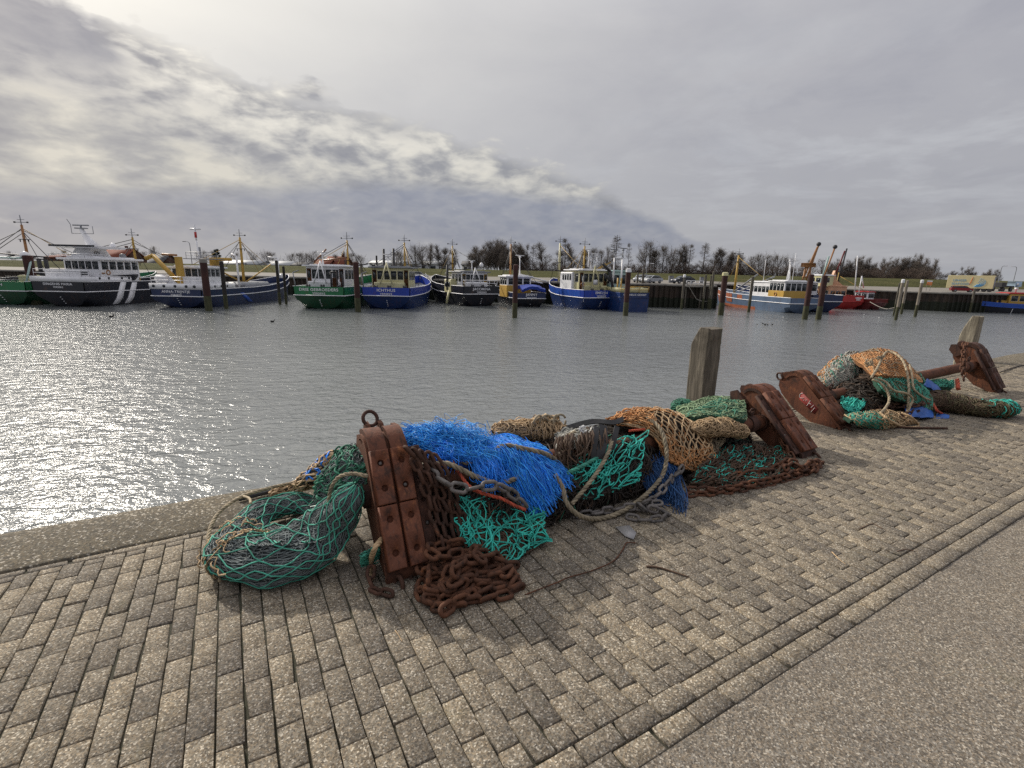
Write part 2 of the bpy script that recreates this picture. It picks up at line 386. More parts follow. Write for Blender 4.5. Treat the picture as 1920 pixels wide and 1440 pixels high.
M_SOIL = mat('joint_soil', (.060, .052, .038), .95, .4, 14, .5, 200, col2=(.028, .030, .014))
M_QWALL = mat('quay_concrete', (.16, .15, .13), .9, .4, 1.5, .4, 20)
def bricks(cells):                    # cells: (d0,d1,p0,p1) -> beveled, slightly uneven stones
    c = np.array(cells); n = len(c); gap = .0036
    x0, x1, y0, y1 = c[:, 0]+gap, c[:, 1]-gap, c[:, 2]+gap, c[:, 3]-gap
    Q = np.stack([np.stack([x0, y0], 1), np.stack([x1, y0], 1), np.stack([x1, y1], 1), np.stack([x0, y1], 1)], 1)
    Q = Q+RNG.normal(0, .0016, Q.shape)
    cen = Q.mean(1, keepdims=True)
    chip = RNG.random((n, 4)) < .07
    Q = np.where(chip[:, :, None], Q+(cen-Q)*RNG.uniform(.04, .20, (n, 4))[:, :, None]*np.array([1, .35]), Q)
    zt = RNG.normal(0, .0020, (n, 1)); tilt = RNG.normal(0, .007, (n, 2))
    und = .012*NZ(np.stack([cen[:, 0, 0], cen[:, 0, 1]], -1), .7)
    z = zt+und[:, None]+((Q-cen)*tilt[:, None]).sum(2)
    inn = Q+(cen-Q)/np.linalg.norm(cen-Q, axis=2, keepdims=True)*.0032
    V = np.concatenate([np.concatenate([inn, z[:, :, None]], 2), np.concatenate([Q, z[:, :, None]-.0022], 2), np.concatenate([Q, z[:, :, None]-.035], 2)], 1)
    q = [(0, 1, 2, 3)]+[(4+k, 4+(k+1) % 4, (k+1) % 4, k) for k in range(4)]+[(8+k, 8+(k+1) % 4, 4+(k+1) % 4, 4+k) for k in range(4)]
    F = (np.array(q)[None]+12*np.arange(n)[:, None, None]).reshape(-1, 4)
    return V.reshape(-1, 3), F
BW, BL = .1067, .2134
cells = []; k = 0
for i in range(-45, 270):
    d0 = i*BW; y = YK[2] if i % 2 else YK[2]
    if i % 2: cells.append((d0, d0+BW, y, y+BL/2)); y += BL/2
    while y < YJ-.06-.03:
        y2 = min(y+BL, YJ-.062); cells.append((d0, d0+BW, y, y2)); y = y2
for i in range(-25, 140):
    cells.append((i*BL+.03, (i+1)*BL+.03, YJ-.062, YJ)); cells.append((i*BL*.97+.0025, (i+1)*BL*.97-.0025, YK[1]+.001, YK[2]-.001)); cells.append((i*BL*.98+.1125, (i+1)*BL*.98+.1075, YK[0]+.002, YK[1]-.001))
V, F = bricks(cells); mb = MB(); mb.addq(V, F)
o = near(mb.build('quay_paving', M_PAVER, smooth=False), (0, 0, 0)); tag(o, kind='structure')
mb = MB(); mb.add([[-40, YK[0]+.002, -.012], [90, YK[0]+.002, -.012], [90, YJ, -.012], [-40, YJ, -.012]], [(0, 1, 2, 3)])
tag(near(mb.build('pavement_bed', M_SOIL, smooth=False), (0, 0, 0)), kind='structure')
gx = np.concatenate([np.linspace(-40, -3, 10), np.linspace(-2.9, 12, 110), np.linspace(12.5, 90, 20)]); gy = np.linspace(-20, YK[0], 60)**1; gy = np.concatenate([np.linspace(-30, -2.5, 8), np.linspace(-2.4, YK[0], 36)])
Gx, Gy = np.meshgrid(gx, gy, indexing='ij'); Pg = np.stack([Gx, Gy, .006*NZ(np.stack([Gx, Gy], -1), .9)-.004], -1)
mb = MB(); mb.grid(Pg)
tag(near(mb.build('asphalt_road', M_ASPH), (0, 0, 0)), kind='structure')
# coping: one long kerb of concrete with a worn edge, and the wall below it
dx = np.concatenate([np.linspace(-40, -3, 12), np.arange(-2.9, 22, .09), np.linspace(22.5, 90, 40)])
prof = [(YJ, -.03), (YJ+.003, .004), (YJ+.02, .010), (YE-.10, .010), (YE-.03, .004), (YE, -.02), (YE+.004, -.5)]
Pg = np.zeros((len(dx), len(prof), 3))
for j, (py, pz) in enumerate(prof): Pg[:, j] = np.stack([dx, np.full(len(dx), py), np.full(len(dx), pz)], 1)
wob = NZ(np.stack([dx, dx*0], 1), 1.7)*.012+NZ(np.stack([dx, dx*0+9], 1), 6)*.006
bite = np.exp(-((dx-.35)/.22)**2)*.045+np.exp(-((dx-1.9)/.15)**2)*.02
Pg[:, 4:, 1] += (wob-bite)[:, None]; Pg[:, 2:5, 2] += (NZ(np.stack([dx, dx*0+4], 1), 2.0)*.004)[:, None]
mb = MB(); mb.grid(Pg)
tag(near(mb.build('quay_coping', M_COPE), (0, 0, 0)), kind='structure')
mb = MB(); mb.box((25, YE-.35, WATER_Z/2-.8), (130, .6, -WATER_Z+.9-.4+.0)); 
tag(near(mb.build('quay_wall', M_QWALL, smooth=False), (0, 0, 0)), 'grey concrete wall of the paved quay dropping to the water', 'quay wall')

SC.cycles.use_denoising = False
SC.cycles.sample_clamp_indirect = 4.0
SC.cycles.sample_clamp_direct = 11.0
# ================================================================ the two beam trawls, chains, posts
M_RUST = rust('rusted_steel', (.026, .013, .008), (.112, .040, .019), (.29, .105, .038)); M_RUST2 = rust('worn_red_steel', (.03, .013, .008), (.125, .041, .019), (.27, .098, .036), 6, 3.0, .72)
M_RUSTD = rust('dark_rusted_steel', (.022, .013, .010), (.065, .028, .018), (.15, .06, .03), 12, 5.0)
M_CHAIN = rust('orange_rusted_chain', (.03, .014, .008), (.105, .040, .018), (.30, .11, .038), 16, 1.0)
M_CHAIND = rust('brown_rusted_chain', (.022, .012, .008), (.065, .028, .016), (.17, .065, .028), 16, 2.0)
M_CHAING = rust('grey_steel_chain', (.05, .045, .042), (.14, .125, .115), (.24, .19, .15), 16, 2.5, .6)
M_REDPAINT = mat('faded_red_paint', (.26, .035, .03), .7, .45, 18, .3, 60)
M_WHITE = mat('white_paint', (.75, .74, .70), .6, .1)
M_BLACK = mat('black_rubber', (.018, .018, .019), .6, .3, 12, .3)
M_WOOD = None
def plate_with_holes(mb, w0, w1, s0, s1, t0, t1, holes, mi=0, depth=.03):
    # plate in (w,t,s): front face at t0 pierced by round recesses
    holes = sorted(holes, key=lambda h: h[1]); cuts = [s0]+[(holes[i][1]+holes[i+1][1])/2 for i in range(len(holes)-1)]+[s1]
    b = .006
    for (hw, hs, hr), a, c in zip(holes, cuts[:-1], cuts[1:]):
        a2 = a+(b if a == s0 else 0); c2 = c-(b if c == s1 else 0)
        rect = [(w1-b, hs), (w1-b, c2), (hw, c2), (w0+b, c2), (w0+b, hs), (w0+b, a2), (hw, a2), (w1-b, a2)]
        octo = [(hw+hr*math.cos(k*pi/4), hs+hr*math.sin(k*pi/4)) for k in range(8)]
        V = [(x, t0, y) for x, y in rect]+[(x, t0, y) for x, y in octo]+[(x, t0+depth, y) for x, y in octo]
        F = [(k, (k+1) % 8, 8+(k+1) % 8, 8+k) for k in range(8)]+[(8+k, 8+(k+1) % 8, 16+(k+1) % 8, 16+k) for k in range(8)]+[tuple(range(16, 24))]
        mb.add(V, F, mi)
    e = t0+b                                             # chamfer and flanks
    o = [(w0, s0), (w1, s0), (w1, s1), (w0, s1)]; i = [(w0+b, s0+b), (w1-b, s0+b), (w1-b, s1-b), (w0+b, s1-b)]
    V = [(x, t0, y) for x, y in i]+[(x, e, y) for x, y in o]+[(x, t1, y) for x, y in o]
    F = [(k, 4+k, 4+(k+1) % 4, (k+1) % 4) for k in range(4)]+[(4+k, 8+k, 8+(k+1) % 4, 4+(k+1) % 4) for k in range(4)]
    mb.add(V, F, mi)
def ring(mb, c, R_, r, ax=(1, 0, 0), up=(0, 0, 1), n=20, a0=0, a1=2*pi, sx=1.0, k=7):
    u = unit(np.array(ax, float)); v = unit(np.array(up, float)); full = abs(a1-a0-2*pi) < 1e-6
    a = np.linspace(a0, a1, n, endpoint=not full)
    P = np.asarray(c)+R_*sx*np.cos(a)[:, None]*u+R_*np.sin(a)[:, None]*v
    mb.tubes(P, r, k, closed=full)
def shoe(root, base, lean, side, org, look, ring_top=True, patch=False, hub=True):
    """side = +1: the outer side is towards -d; lean in degrees towards the water"""
    Rm = rotm('X', -math.radians(lean)); b = np.array([base[0], base[1], .02])-np.array([org[0], org[1], 0])
    def fin(mb, name, m, parent, **kw):
        for i, v in enumerate(mb.v):
            v = v.copy(); v[:, 0] *= side; mb.v[i] = v@Rm.T+b
        if side < 0: mb.f = [f[::-1] for f in mb.f]
        return mb.build(name, m, parent, **kw)
    def arc(t0, s0, r, a0, a1, n): return [(t0+r*math.cos(a), s0+r*math.sin(a)) for a in np.linspace(a0, a1, n)]
    # sole: the long curved runner
    mb = MB()
    out = [(.05, -.03), (0, .03), (0, .80)]+arc(.15, .80, .15, pi, pi*.42, 9); inn = arc(.15, .80, .12, pi*.42, pi, 9)+[(.03, .80), (.03, .04), (.06, .0)]
    mb.prism(out+inn, -.135, .135, 0)
    sole = fin(mb, 'trawl_shoe', look[1], root, sharp=40)
    mb = MB(); plate_with_holes(mb, .137, .215, .06, .80, .004, .036, [(.178, .14+.15*k, .017) for k in range(5)]); fin(mb, 'flange_plate', M_RUSTD, sole, smooth=False)
    # side plates
    prof = [(.031, .05), (.10, .035), (.27, .24), (.36, .55), (.365, .80), (.33, .91), (.26, .972), (.17, .95), (.08, .91), (.033, .82)]
    for w in (-.125, .100):
        mb = MB(); mb.prism(prof, w, w+.024, 0); fin(mb, 'side_plate', look[0], sole, sharp=30)
    mb = MB(); bk = [(.10, .035), (.27, .24), (.36, .55), (.365, .80), (.33, .91), (.26, .972)]
    mb.prism([(x+.004, y+.003) for x, y in bk]+[(x-.016, y-.008) for x, y in bk[::-1]], -.10, .104, 0); fin(mb, 'back_plate', look[1], sole, sharp=30)
    for w in (-.06, .03):
        mb = MB(); mb.prism([(.14, .94), (.27, .94), (.25, 1.02), (.21, 1.045), (.16, 1.01)], w-.014, w+.014, 0); fin(mb, 'lug_plate', look[1], sole, sharp=30)
    mb = MB(); mb.prism([(.20, .80), (.33, .80), (.36, .95), (.30, 1.03), (.22, 1.0)], .130, .16, 0)
    fin(mb, 'lug_plate', look[1], sole, sharp=30)
    # wear plates: two bars, each a curved nose and two bolted plates
    for w0, w1 in ((-.125, -.008), (.010, .125)):
        mb = MB()
        o2 = [(-.03, .795)]+arc(.15, .80, .185, pi, pi*.45, 9); i2 = arc(.15, .80, .151, pi*.45, pi, 9)
        mb.prism(o2+i2, w0+.004, w1-.004, 0); fin(mb, 'wear_plate', look[2], sole, sharp=50)
        for s0, s1 in ((.455, .80), (.06, .448)):
            mb = MB(); wm = (w0+w1)/2
            plate_with_holes(mb, w0, w1, s0, s1, -.048, -.001, [(wm, s0+.10, .023), (wm, s1-.085, .023)])
            fin(mb, 'wear_plate', look[2], sole, smooth=False)
    for (w, s, q) in ((-.067, .715, 0), (.067, .555, 0), (.178, .29, 1), (.178, .59, 1)):
        mb = MB(); mb.lathe([(.013, -.02), (.013, .0), (.008, .006)], (w, -.03 if not q else .012, s), 8, rotm('X', pi/2)); fin(mb, 'bolt', M_CHAING, sole)
    if hub: mb = MB(); mb.lathe([(.085, 0), (.085, .035), (.068, .04), (.068, .13), (.06, .14)], (-.125, .2, .55), 18, rotm('Y', -pi/2)); fin(mb, 'beam_socket', M_RUSTD, sole, sharp=40)
    mb = MB(); mb.lathe([(.095, 0), (.095, .03), (.075, .05)], (.13, .2, .55), 18, rotm('Y', pi/2)); fin(mb, 'beam_socket', M_RUSTD, sole, sharp=40)
    mb = MB()
    if ring_top: ring(mb, (-.03, .20, 1.06), .052, .013, (1, .25, 0), (0, 0, 1))
    else: ring(mb, (-.12, .24, 1.0), .05, .013, (.3, 1, 0), (0, 0, 1))
    fin(mb, 'lifting_ring', M_RUSTD, sole)
    mb = MB(); ring(mb, (-.07, .0, -.03), .055, .014, (.4, -1, .2), (0, .2, 1), sx=.7); fin(mb, 'shackle', M_CHAIND, sole)
    mb = MB(); ring(mb, (.05, .02, -.02), .05, .014, (1, -.2, 0), (0, .3, 1), sx=.7); fin(mb, 'shackle', M_CHAIND, sole)
    if patch:
        mb = MB(); mb.prism([(.085, .36), (.17, .33), (.21, .60), (.12, .66)], -.128, -.1255, 0); pa = fin(mb, 'painted_patch', M_REDPAINT, sole, smooth=False)
        mb = MB()
        for pts in ([(.12, .63), (.15, .645), (.185, .625), (.18, .595), (.15, .575)], [(.135, .535), (.15, .53)], [(.165, .555), (.175, .55)], [(.10, .50), (.14, .485), (.185, .47)], [(.14, .485), (.12, .455)], [(.10, .43), (.15, .42)], [(.11, .395), (.19, .375)]):
            P = curve([(-.1295, x, y) for x, y in pts], 10); mb.tubes(P, .0031, 5)
        fin(mb, 'chalk_marks', M_WHITE, sole)
    return sole
def beam_part(root, org, a, b, r=.085):
    mb = MB(); P = curve([a, ((a[0]+b[0])/2, (a[1]+b[1])/2, (a[2]+b[2])/2), b], 24)-np.array([org[0], org[1], 0])
    mb.tubes(P, r, 20)
    o = mb.build('beam', M_RUST, root, sharp=40)
    d = unit(P[-1]-P[0])
    for f in (.06, .94):
        m2 = MB(); c = P[0]+(P[-1]-P[0])*f; m2.tubes([c-d*.05, c+d*.05], r+.014, 20); m2.box(c+np.array([0, 0, r+.03]), (.03, .06, .06)); ring(m2, c+np.array([0, -.02, r+.06]), .035, .010, tuple(d), (0, 0, 1), 14)
        m2.build('beam_collar', M_RUSTD, o, sharp=40)
    return o
orgA = (.78, 2.58)
tr = near_empty('beam_trawl', orgA, 'rusty steel beam trawl with upright shoes, blue fibres hanging over its beam', 'trawl', 'beam trawls on the quay')
shoe(tr, (.80, 2.58), 29, 1, orgA, (M_RUST, M_RUST, M_RUST2)); shoe(tr, (5.23, 2.60), 45, -1, orgA, (M_RUST, M_RUSTD, M_RUST2), ring_top=False)
beam_part(tr, orgA, (.92, 3.00, .42), (5.12, 3.13, .27))
orgC = (6.66, 2.95)
tr2 = near_empty('beam_trawl', orgC, 'rusty steel beam trawl with a red painted patch and orange net over its beam', 'trawl', 'beam trawls on the quay')
shoe(tr2, (6.70, 2.96), 47, 1, orgC, (M_RUST2, M_RUST, M_RUST), ring_top=False, patch=True, hub=False); shoe(tr2, (11.46, 2.80), 30, -1, orgC, (M_RUST, M_RUSTD, M_RUSTD), ring_top=False)
beam_part(tr2, orgC, (6.85, 3.47, .26), (11.35, 3.22, .44), .08)
# ---- chains
def link_shape(L, Wd, r, n=14):
    a = np.linspace(0, 2*pi, n, endpoint=False); R_ = Wd/2-r; h = L/2-r-R_
    return np.stack([R_*np.cos(a)*0+np.where(np.cos(a) >= 0, h, -h)+R_*np.cos(a), R_*np.sin(a), a*0], 1)
def chain_mesh(mb, P, L=.13, Wd=.085, r=.014, roll0=0., jit=.25, seed=0, sag=True):
    rg = np.random.default_rng(seed); P = np.asarray(P)
    s = np.concatenate([[0], np.cumsum(np.linalg.norm(np.diff(P, axis=0), axis=1))]); pitch = L-2*r*1.05; n = max(2, int(s[-1]/pitch))
    q = np.stack([np.interp((np.arange(n)+.5)*pitch, s, P[:, k]) for k in range(3)], 1); T = np.gradient(q, axis=0) if n > 1 else None
    base = link_shape(L, Wd, r)
    for i in range(n):
        t_ = unit(T[i]); ref = np.array([0, 0, 1.]) if abs(t_[2]) < .85 else np.array([1., 0, 0])
        u = unit(np.cross(ref, t_)); v = np.cross(t_, u); a = roll0+(pi/2 if i % 2 else 0)*.92+rg.normal(0, jit)
        u2 = u*math.cos(a)+v*math.sin(a); n2 = np.cross(t_, u2)
        tt = t_+u2*rg.normal(0, jit*.35)+n2*rg.normal(0, jit*.3)
        Q = q[i]+base[:, :1]*unit(tt)+base[:, 1:2]*u2+base[:, 2:]*n2
        Q[:, 2] = np.maximum(Q[:, 2], r*.9)
        mb.tubes(Q, r, 6, closed=True)
def chain(name_label, paths, mat_, L=.13, Wd=.085, r=.014, seed=0, jit=.25, name='rusty_chain'):
    mb = MB()
    for k, P in enumerate(paths): chain_mesh(mb, P, L, Wd, r, RNG.uniform(0, 1), jit, seed*17+k)
    c = np.concatenate(paths).mean(0)
    return near_build(mb, name, mat_, c[:2], name_label, 'chain', 'chains among the trawl gear')
rg = np.random.default_rng(5)
# heap at the foot of the first shoe, meandering in layers
def meander(d0, d1, p0, p1, rows, z0, z1, seed, amp=.03):
    rg = np.random.default_rng(seed); pts = []
    for k in range(rows):
        f = k/(rows-1); ds = np.linspace(d0, d1, 5); ds = ds if k % 2 == 0 else ds[::-1]
        for d in ds: pts.append((d+rg.normal(0, amp), p0+(p1-p0)*f+rg.normal(0, amp), z0+(z1-z0)*rg.random()))
    return curve(pts, 40*rows)
g = lambda x, y, z=.02: Gd(x, y, z)
pa = [meander(.86, 1.38, 2.22, 2.50, 6, .02, .05, 101), meander(.90, 1.30, 2.28, 2.55, 5, .05, .10, 102), meander(.98, 1.36, 2.20, 2.46, 4, .02, .05, 1), meander(.98, 1.30, 2.25, 2.52, 4, .07, .12, 2), meander(.95, 1.18, 2.36, 2.58, 3, .12, .19, 3),
      curve([g(785, 1105), g(800, 1130), g(835, 1142), g(880, 1128), g(930, 1120), g(970, 1105), g(968, 1085, .05)], 60)]
chain('heap of heavy rusty chain links at the foot of the upright trawl shoe', pa, M_CHAIN, .125, .082, .0145, 1, .35)
pa = [curve([K(778+o, 842+o*.4, 2.86), K(800+o, 880, 2.80), K(822+o*1.1, 940, 2.74), K(840+o*1.2, 1000, 2.66), K(862+o*1.2, 1062, 2.54)], 50) for o in (-16, -4, 8, 19, 30)]
pa += [curve([K(790, 850, 2.9), K(812, 900, 2.86), K(838, 960, 2.8), K(858, 1010, 2.72), K(880, 1050, 2.6)], 50)]
chain('dark rusty chains hanging down beside the holed plates of the upright shoe', pa, M_CHAIND, .115, .072, .0125, 2, .35)
pa = [curve([g(700, 1060, .1), g(693, 1085, .04), g(705, 1108, .02), g(730, 1112, .02), g(745, 1100, .03)], 40)]
chain('short piece of rusty chain under the left edge of the upright trawl shoe', pa, M_CHAIND, .10, .066, .012, 3, .3)
pa = [curve([K(800, 880, 2.85), K(830, 902, 2.72), K(858, 914, 2.66), K(890, 915, 2.64), K(925, 911, 2.64), K(952, 920, 2.64), K(975, 940, 2.64), K(992, 962, 2.66)], 60)]
chain('grey steel chain slung under the blue fibres and above the turquoise net', pa, M_CHAING, .135, .082, .0135, 4, .25, 'steel_chain')
pa = [curve([g(1020, 962, .03), g(1060, 965, .02), g(1110, 962, .03), g(1150, 955, .04), g(1190, 950, .05), g(1215, 955, .03)], 60), curve([K(1215, 945, 2.55), K(1240, 920, 2.6), K(1262, 895, 2.68), K(1285, 872, 2.75)], 40),
      curve([g(1175, 968), g(1205, 975), g(1240, 972), g(1250, 962), g(1225, 955, .05), g(1200, 950, .07), g(1220, 940, .09), g(1245, 950, .05)], 60)]
chain('grey brown chain lying in a bunch below the big rope loop', pa, M_CHAING, .12, .074, .0125, 5, .35, 'steel_chain')
pa = [curve([g(1288, 928), g(1330, 926), g(1380, 920), g(1430, 911), g(1480, 898), g(1520, 884), g(1545, 866)], 90), curve([g(1290, 918, .05), g(1345, 917, .05), g(1400, 908, .06), g(1450, 898, .06), g(1500, 882, .06), g(1540, 862, .05)], 90),
      curve([g(1470, 880, .1), g(1490, 866, .12), g(1500, 880, .08), g(1520, 868, .1), g(1535, 872, .06), g(1515, 890, .05)], 60), curve([g(1340, 890, .05), g(1400, 888, .06), g(1450, 878, .08), g(1480, 860, .1)], 60)]
chain('long orange rusted ground chain curving along the front of the turquoise net', pa, M_CHAIN, .115, .075, .0135, 6, .3)
pa = [curve([K(1432, 748, 3.25), K(1434, 768, 3.15), K(1448, 795, 3.0), K(1462, 815, 2.92), K(1470, 840, 2.8), K(1490, 862, 2.66)], 60), curve([K(1462, 800, 2.95), K(1472, 830, 2.8), K(1480, 850, 2.7), K(1500, 870, 2.55)], 40)]
chain('rusty chain hanging over the edge of the leaning middle trawl shoe', pa, M_CHAIN, .115, .072, .012, 7, .3)
pa = [curve([K(1812, 642, 3.2), K(1810, 670, 3.1), K(1808, 700, 3.0), K(1806, 715, 2.95)], 40), curve([K(1808, 642, 3.2), K(1805, 672, 3.1), K(1803, 705, 3.0)], 40)]
chain('thin rusty chain looped down over the side of the farthest trawl shoe', pa, M_CHAIN, .11, .07, .012, 8, .2)
pa = [meander(7.35, 8.7, 2.75, 3.05, 4, .04, .14, 11, .06), meander(7.4, 8.6, 2.80, 3.1, 3, .14, .24, 12, .06)]
chain('brown rusty chain heaped under the green skirt of the far net pile', pa, M_CHAIND, .12, .078, .0135, 9, .4)
# ---- mooring posts at the edge of the coping
def wood_mat(name, c0, c1):
    m, t, b = newmat(name); co = t.node('ShaderNodeTexCoord').outputs['Object']
    mp = t.node('ShaderNodeMapping', inp={'Vector': co, 'Scale': (9, 9, .8)}).outputs[0]
    gr = t.noise(3.0, 7, .65, mp, .6); lo = t.noise(1.5, 4, .6, co)
    c = t.ramp(t.math('ADD', t.math('MULTIPLY', gr, .7), t.math('MULTIPLY', lo, .35)), [(.34, tuple(x*.45 for x in c0)), (.48, c0), (.68, c1)])
    alg = t.ramp(t.noise(2.3, 5, .6, co), [(.52, 0.0), (.7, 1.0)]); c = t.mix(t.math('MULTIPLY', alg, .35), c, (.10, .11, .055))
    t.link(c, b.inputs['Base Color']); b.inputs['Roughness'].default_value = .9
    t.link(t.bump(gr, .8, .012), b.inputs['Normal']); return m
M_WOOD = wood_mat('weathered_wood', (.095, .08, .06), (.21, .18, .14)); M_WOODL = wood_mat('pale_weathered_wood', (.18, .155, .115), (.36, .32, .24))
def post(d0, p0, top, m, label, cut=.42, w=.29, depth=.31, slope=.5):
    mb = MB(); z = np.concatenate([np.linspace(WATER_Z-1.5, -.5, 4), np.linspace(-.3, top-cut, 8), np.linspace(top-cut+.05, top, 6)])
    rg = np.random.default_rng(int(d0*7)); rows = []
    for zz in z:
        f = max(0, (zz-(top-cut))/cut); pe = p0+depth-depth*slope*f**1.15
        c = .022
        o = [(d0+c, p0), (d0+w-c, p0), (d0+w, p0+c), (d0+w, pe-c), (d0+w-c, pe), (d0+c, pe), (d0, pe-c), (d0, p0+c)]
        rows.append([(x+rg.normal(0, .003), y+rg.normal(0, .003), zz+(0.0 if zz < top else -.012*((i in (0, 1))))) for i, (x, y) in enumerate(o)])
    Pg = np.array(rows); mb.grid(Pg, wrap=True); n = len(z)
    mb.f.append(list(range((n-1)*8, n*8))); mb.m.append(0)
    near_build(mb, 'mooring_post', m, (d0, p0), label, 'mooring post', 'wooden mooring posts at the quay edge', sharp=25)
post(5.78, 4.462, 1.16, M_WOOD, 'dark weathered square timber post behind the pale green net', .26, slope=.42)
post(15.45, 4.462, 1.09, M_WOODL, 'pale greenish timber post with slanted top behind the farthest trawl shoe', .48)
# ================================================================ nets, ropes and fibres
CAMD = dp(CC)
class Patch:
    """a draped sheet through a grid of control points, sampled densely; (u along a row, v across rows)"""
    def __init__(s, rows, nu=60, nv=40, amp=.02, freq=5., seed=0, wrap=False):
        R_ = np.array([curve(r, nu) for r in rows]); s.wrap = wrap
        Q = np.stack([curve(R_[:, k], nv) for k in range(nu)], 1)      # [nv,nu,3]
        s.P = Q; s._n()
        n = NZ(Q+seed*3.1, freq)+.5*NZ(Q+seed*5.7, freq*2.3)
        s.P = Q+s.N*(n*amp)[..., None]; s.P[..., 2] = np.maximum(s.P[..., 2], .006); s._n()
    def _n(s):
        if s.wrap:
            du = np.gradient(s.P, axis=1); dv = np.roll(s.P, -1, 0)-np.roll(s.P, 1, 0)
        else: du = np.gradient(s.P, axis=1); dv = np.gradient(s.P, axis=0)
        N = np.cross(du, dv); N /= np.linalg.norm(N, axis=2, keepdims=True)+1e-9
        if s.wrap:
            if (N*(s.P-s.P.mean(0, keepdims=True))).sum() < 0: N = -N
        else:
            if (N*(CAMD-s.P)).sum() < 0: N = -N
        s.N = N
    def at(s, u, v, off=0.0):
        nv, nu = s.P.shape[:2]
        x = np.clip(u, 0, 1)*(nu-1); i = np.minimum(x.astype(int), nu-2); fx = (x-i)[..., None]
        if s.wrap: y = np.mod(v, 1.0)*nv; j = y.astype(int) % nv; j2 = (j+1) % nv; fy = (y-np.floor(y))[..., None]
        else: y = np.clip(v, 0, 1)*(nv-1); j = np.minimum(y.astype(int), nv-2); j2 = j+1; fy = (y-j)[..., None]
        f = lambda A: (A[j, i]*(1-fx)+A[j, i+1]*fx)*(1-fy)+(A[j2, i]*(1-fx)+A[j2, i+1]*fx)*fy
        off = np.asarray(off)
        r = f(s.P)+f(s.N)*(off[..., None] if off.ndim else off)
        r[..., 2] = np.maximum(r[..., 2], .004); return r
    def sheet(s, mb, off=-.012, thick=.02, mi=0):
        A = s.P+s.N*off; B = A-s.N*thick
        A[..., 2] = np.maximum(A[..., 2], .004); B[..., 2] = np.maximum(B[..., 2], .002)
        if s.wrap: mb.grid(np.swapaxes(A, 0, 1), mi, True); return
        nv, nu = A.shape[:2]
        loop = np.concatenate([np.stack([A, B])[:, 0], np.stack([A, B])[:, 1:, -1], np.stack([A, B])[:, -1, -2::-1], np.stack([A, B])[:, -2:0:-1, 0]], 1)
        mb.grid(A, mi); mb.grid(B[:, ::-1], mi); mb.grid(loop, mi, True)
def sausage(path, rad, nu=60, nv=36, amp=.02, freq=6., seed=0, flat=.75):
    C_ = curve(path, nu); r = np.interp(np.linspace(0, 1, nu), np.linspace(0, 1, len(rad)), rad)
    T = np.gradient(C_, axis=0); T /= np.linalg.norm(T, axis=1, keepdims=True)
    U = np.cross(T, [0, 0, 1.]); U /= np.linalg.norm(U, axis=1, keepdims=True)+1e-9; Wv = np.cross(U, T)
    a = np.linspace(0, 2*pi, nv, endpoint=False)
    e = np.clip(np.minimum(np.linspace(0, 1, nu), np.linspace(1, 0, nu))*nu/5, .02, 1)**.5
    Q = C_[None]+(r*e)[None, :, None]*(np.cos(a)[:, None, None]*U[None]+flat*np.sin(a)[:, None, None]*Wv[None])
    p = Patch.__new__(Patch); p.wrap = True; p.P = Q; p._n()
    n = NZ(Q+seed*3.1, freq)+.5*NZ(Q+seed*5.7, freq*2.3); p.P = Q+p.N*(n*amp)[..., None]; p.P[..., 2] = np.maximum(p.P[..., 2], .006); p._n(); return p
def diamond(mb, S, nu, nv, r, jit=.12, sub=2, off=.0, mi=0, drop=0.0, seed=0, droop=0.0, u0=0., u1=1., v0=0., v1=1., across=False, n=4):
    """knotted diamond netting: strands running across v, meeting their neighbours at the knots"""
    rg = np.random.default_rng(seed); M = nv*sub+1
    i = np.arange(nu+1)[:, None]; j = np.arange(nv+1)[None]
    base = i+.47*np.where((i+j) % 2 == 0, 1, -1)
    kn = rg.normal(0, jit, (nu+3, nv+1)); ki = np.where((i+j) % 2 == 0, i+1, i)     # both strands of a knot share its offset
    base = base+np.take_along_axis(kn, np.broadcast_to(ki, base.shape), 0)
    kv = rg.normal(0, jit, (nu+3, nv+1)); jj = j+np.take_along_axis(kv, np.broadcast_to(ki, base.shape), 0)
    tt = np.arange(M)/sub; k = np.minimum(tt.astype(int), nv-1); f = tt-k; fs = f*f*(3-2*f)
    U = base[:, k]*(1-fs)+base[:, k+1]*fs; Vv = jj[:, k]*(1-f)+jj[:, k+1]*f
    u = u0+(u1-u0)*U/nu; v = v0+(v1-v0)*Vv/nv
    o = off+droop*np.abs(np.sin(pi*f))[None]*rg.uniform(.2, 1, (nu+1, 1))+rg.normal(0, r*.6, U.shape)
    Pt = S.at(v, u, o) if across else S.at(u, v, o)
    if drop:
        for a in Pt:
            k = 0
            while k < M-3:
                L = int(rg.integers(4, 12)); 
                if rg.random() > drop: mb.tubes(a[k:min(M, k+L+1)], r, n, mi, cap=False)
                k += L
    else: mb.tubes(Pt, r, n, mi, cap=False)
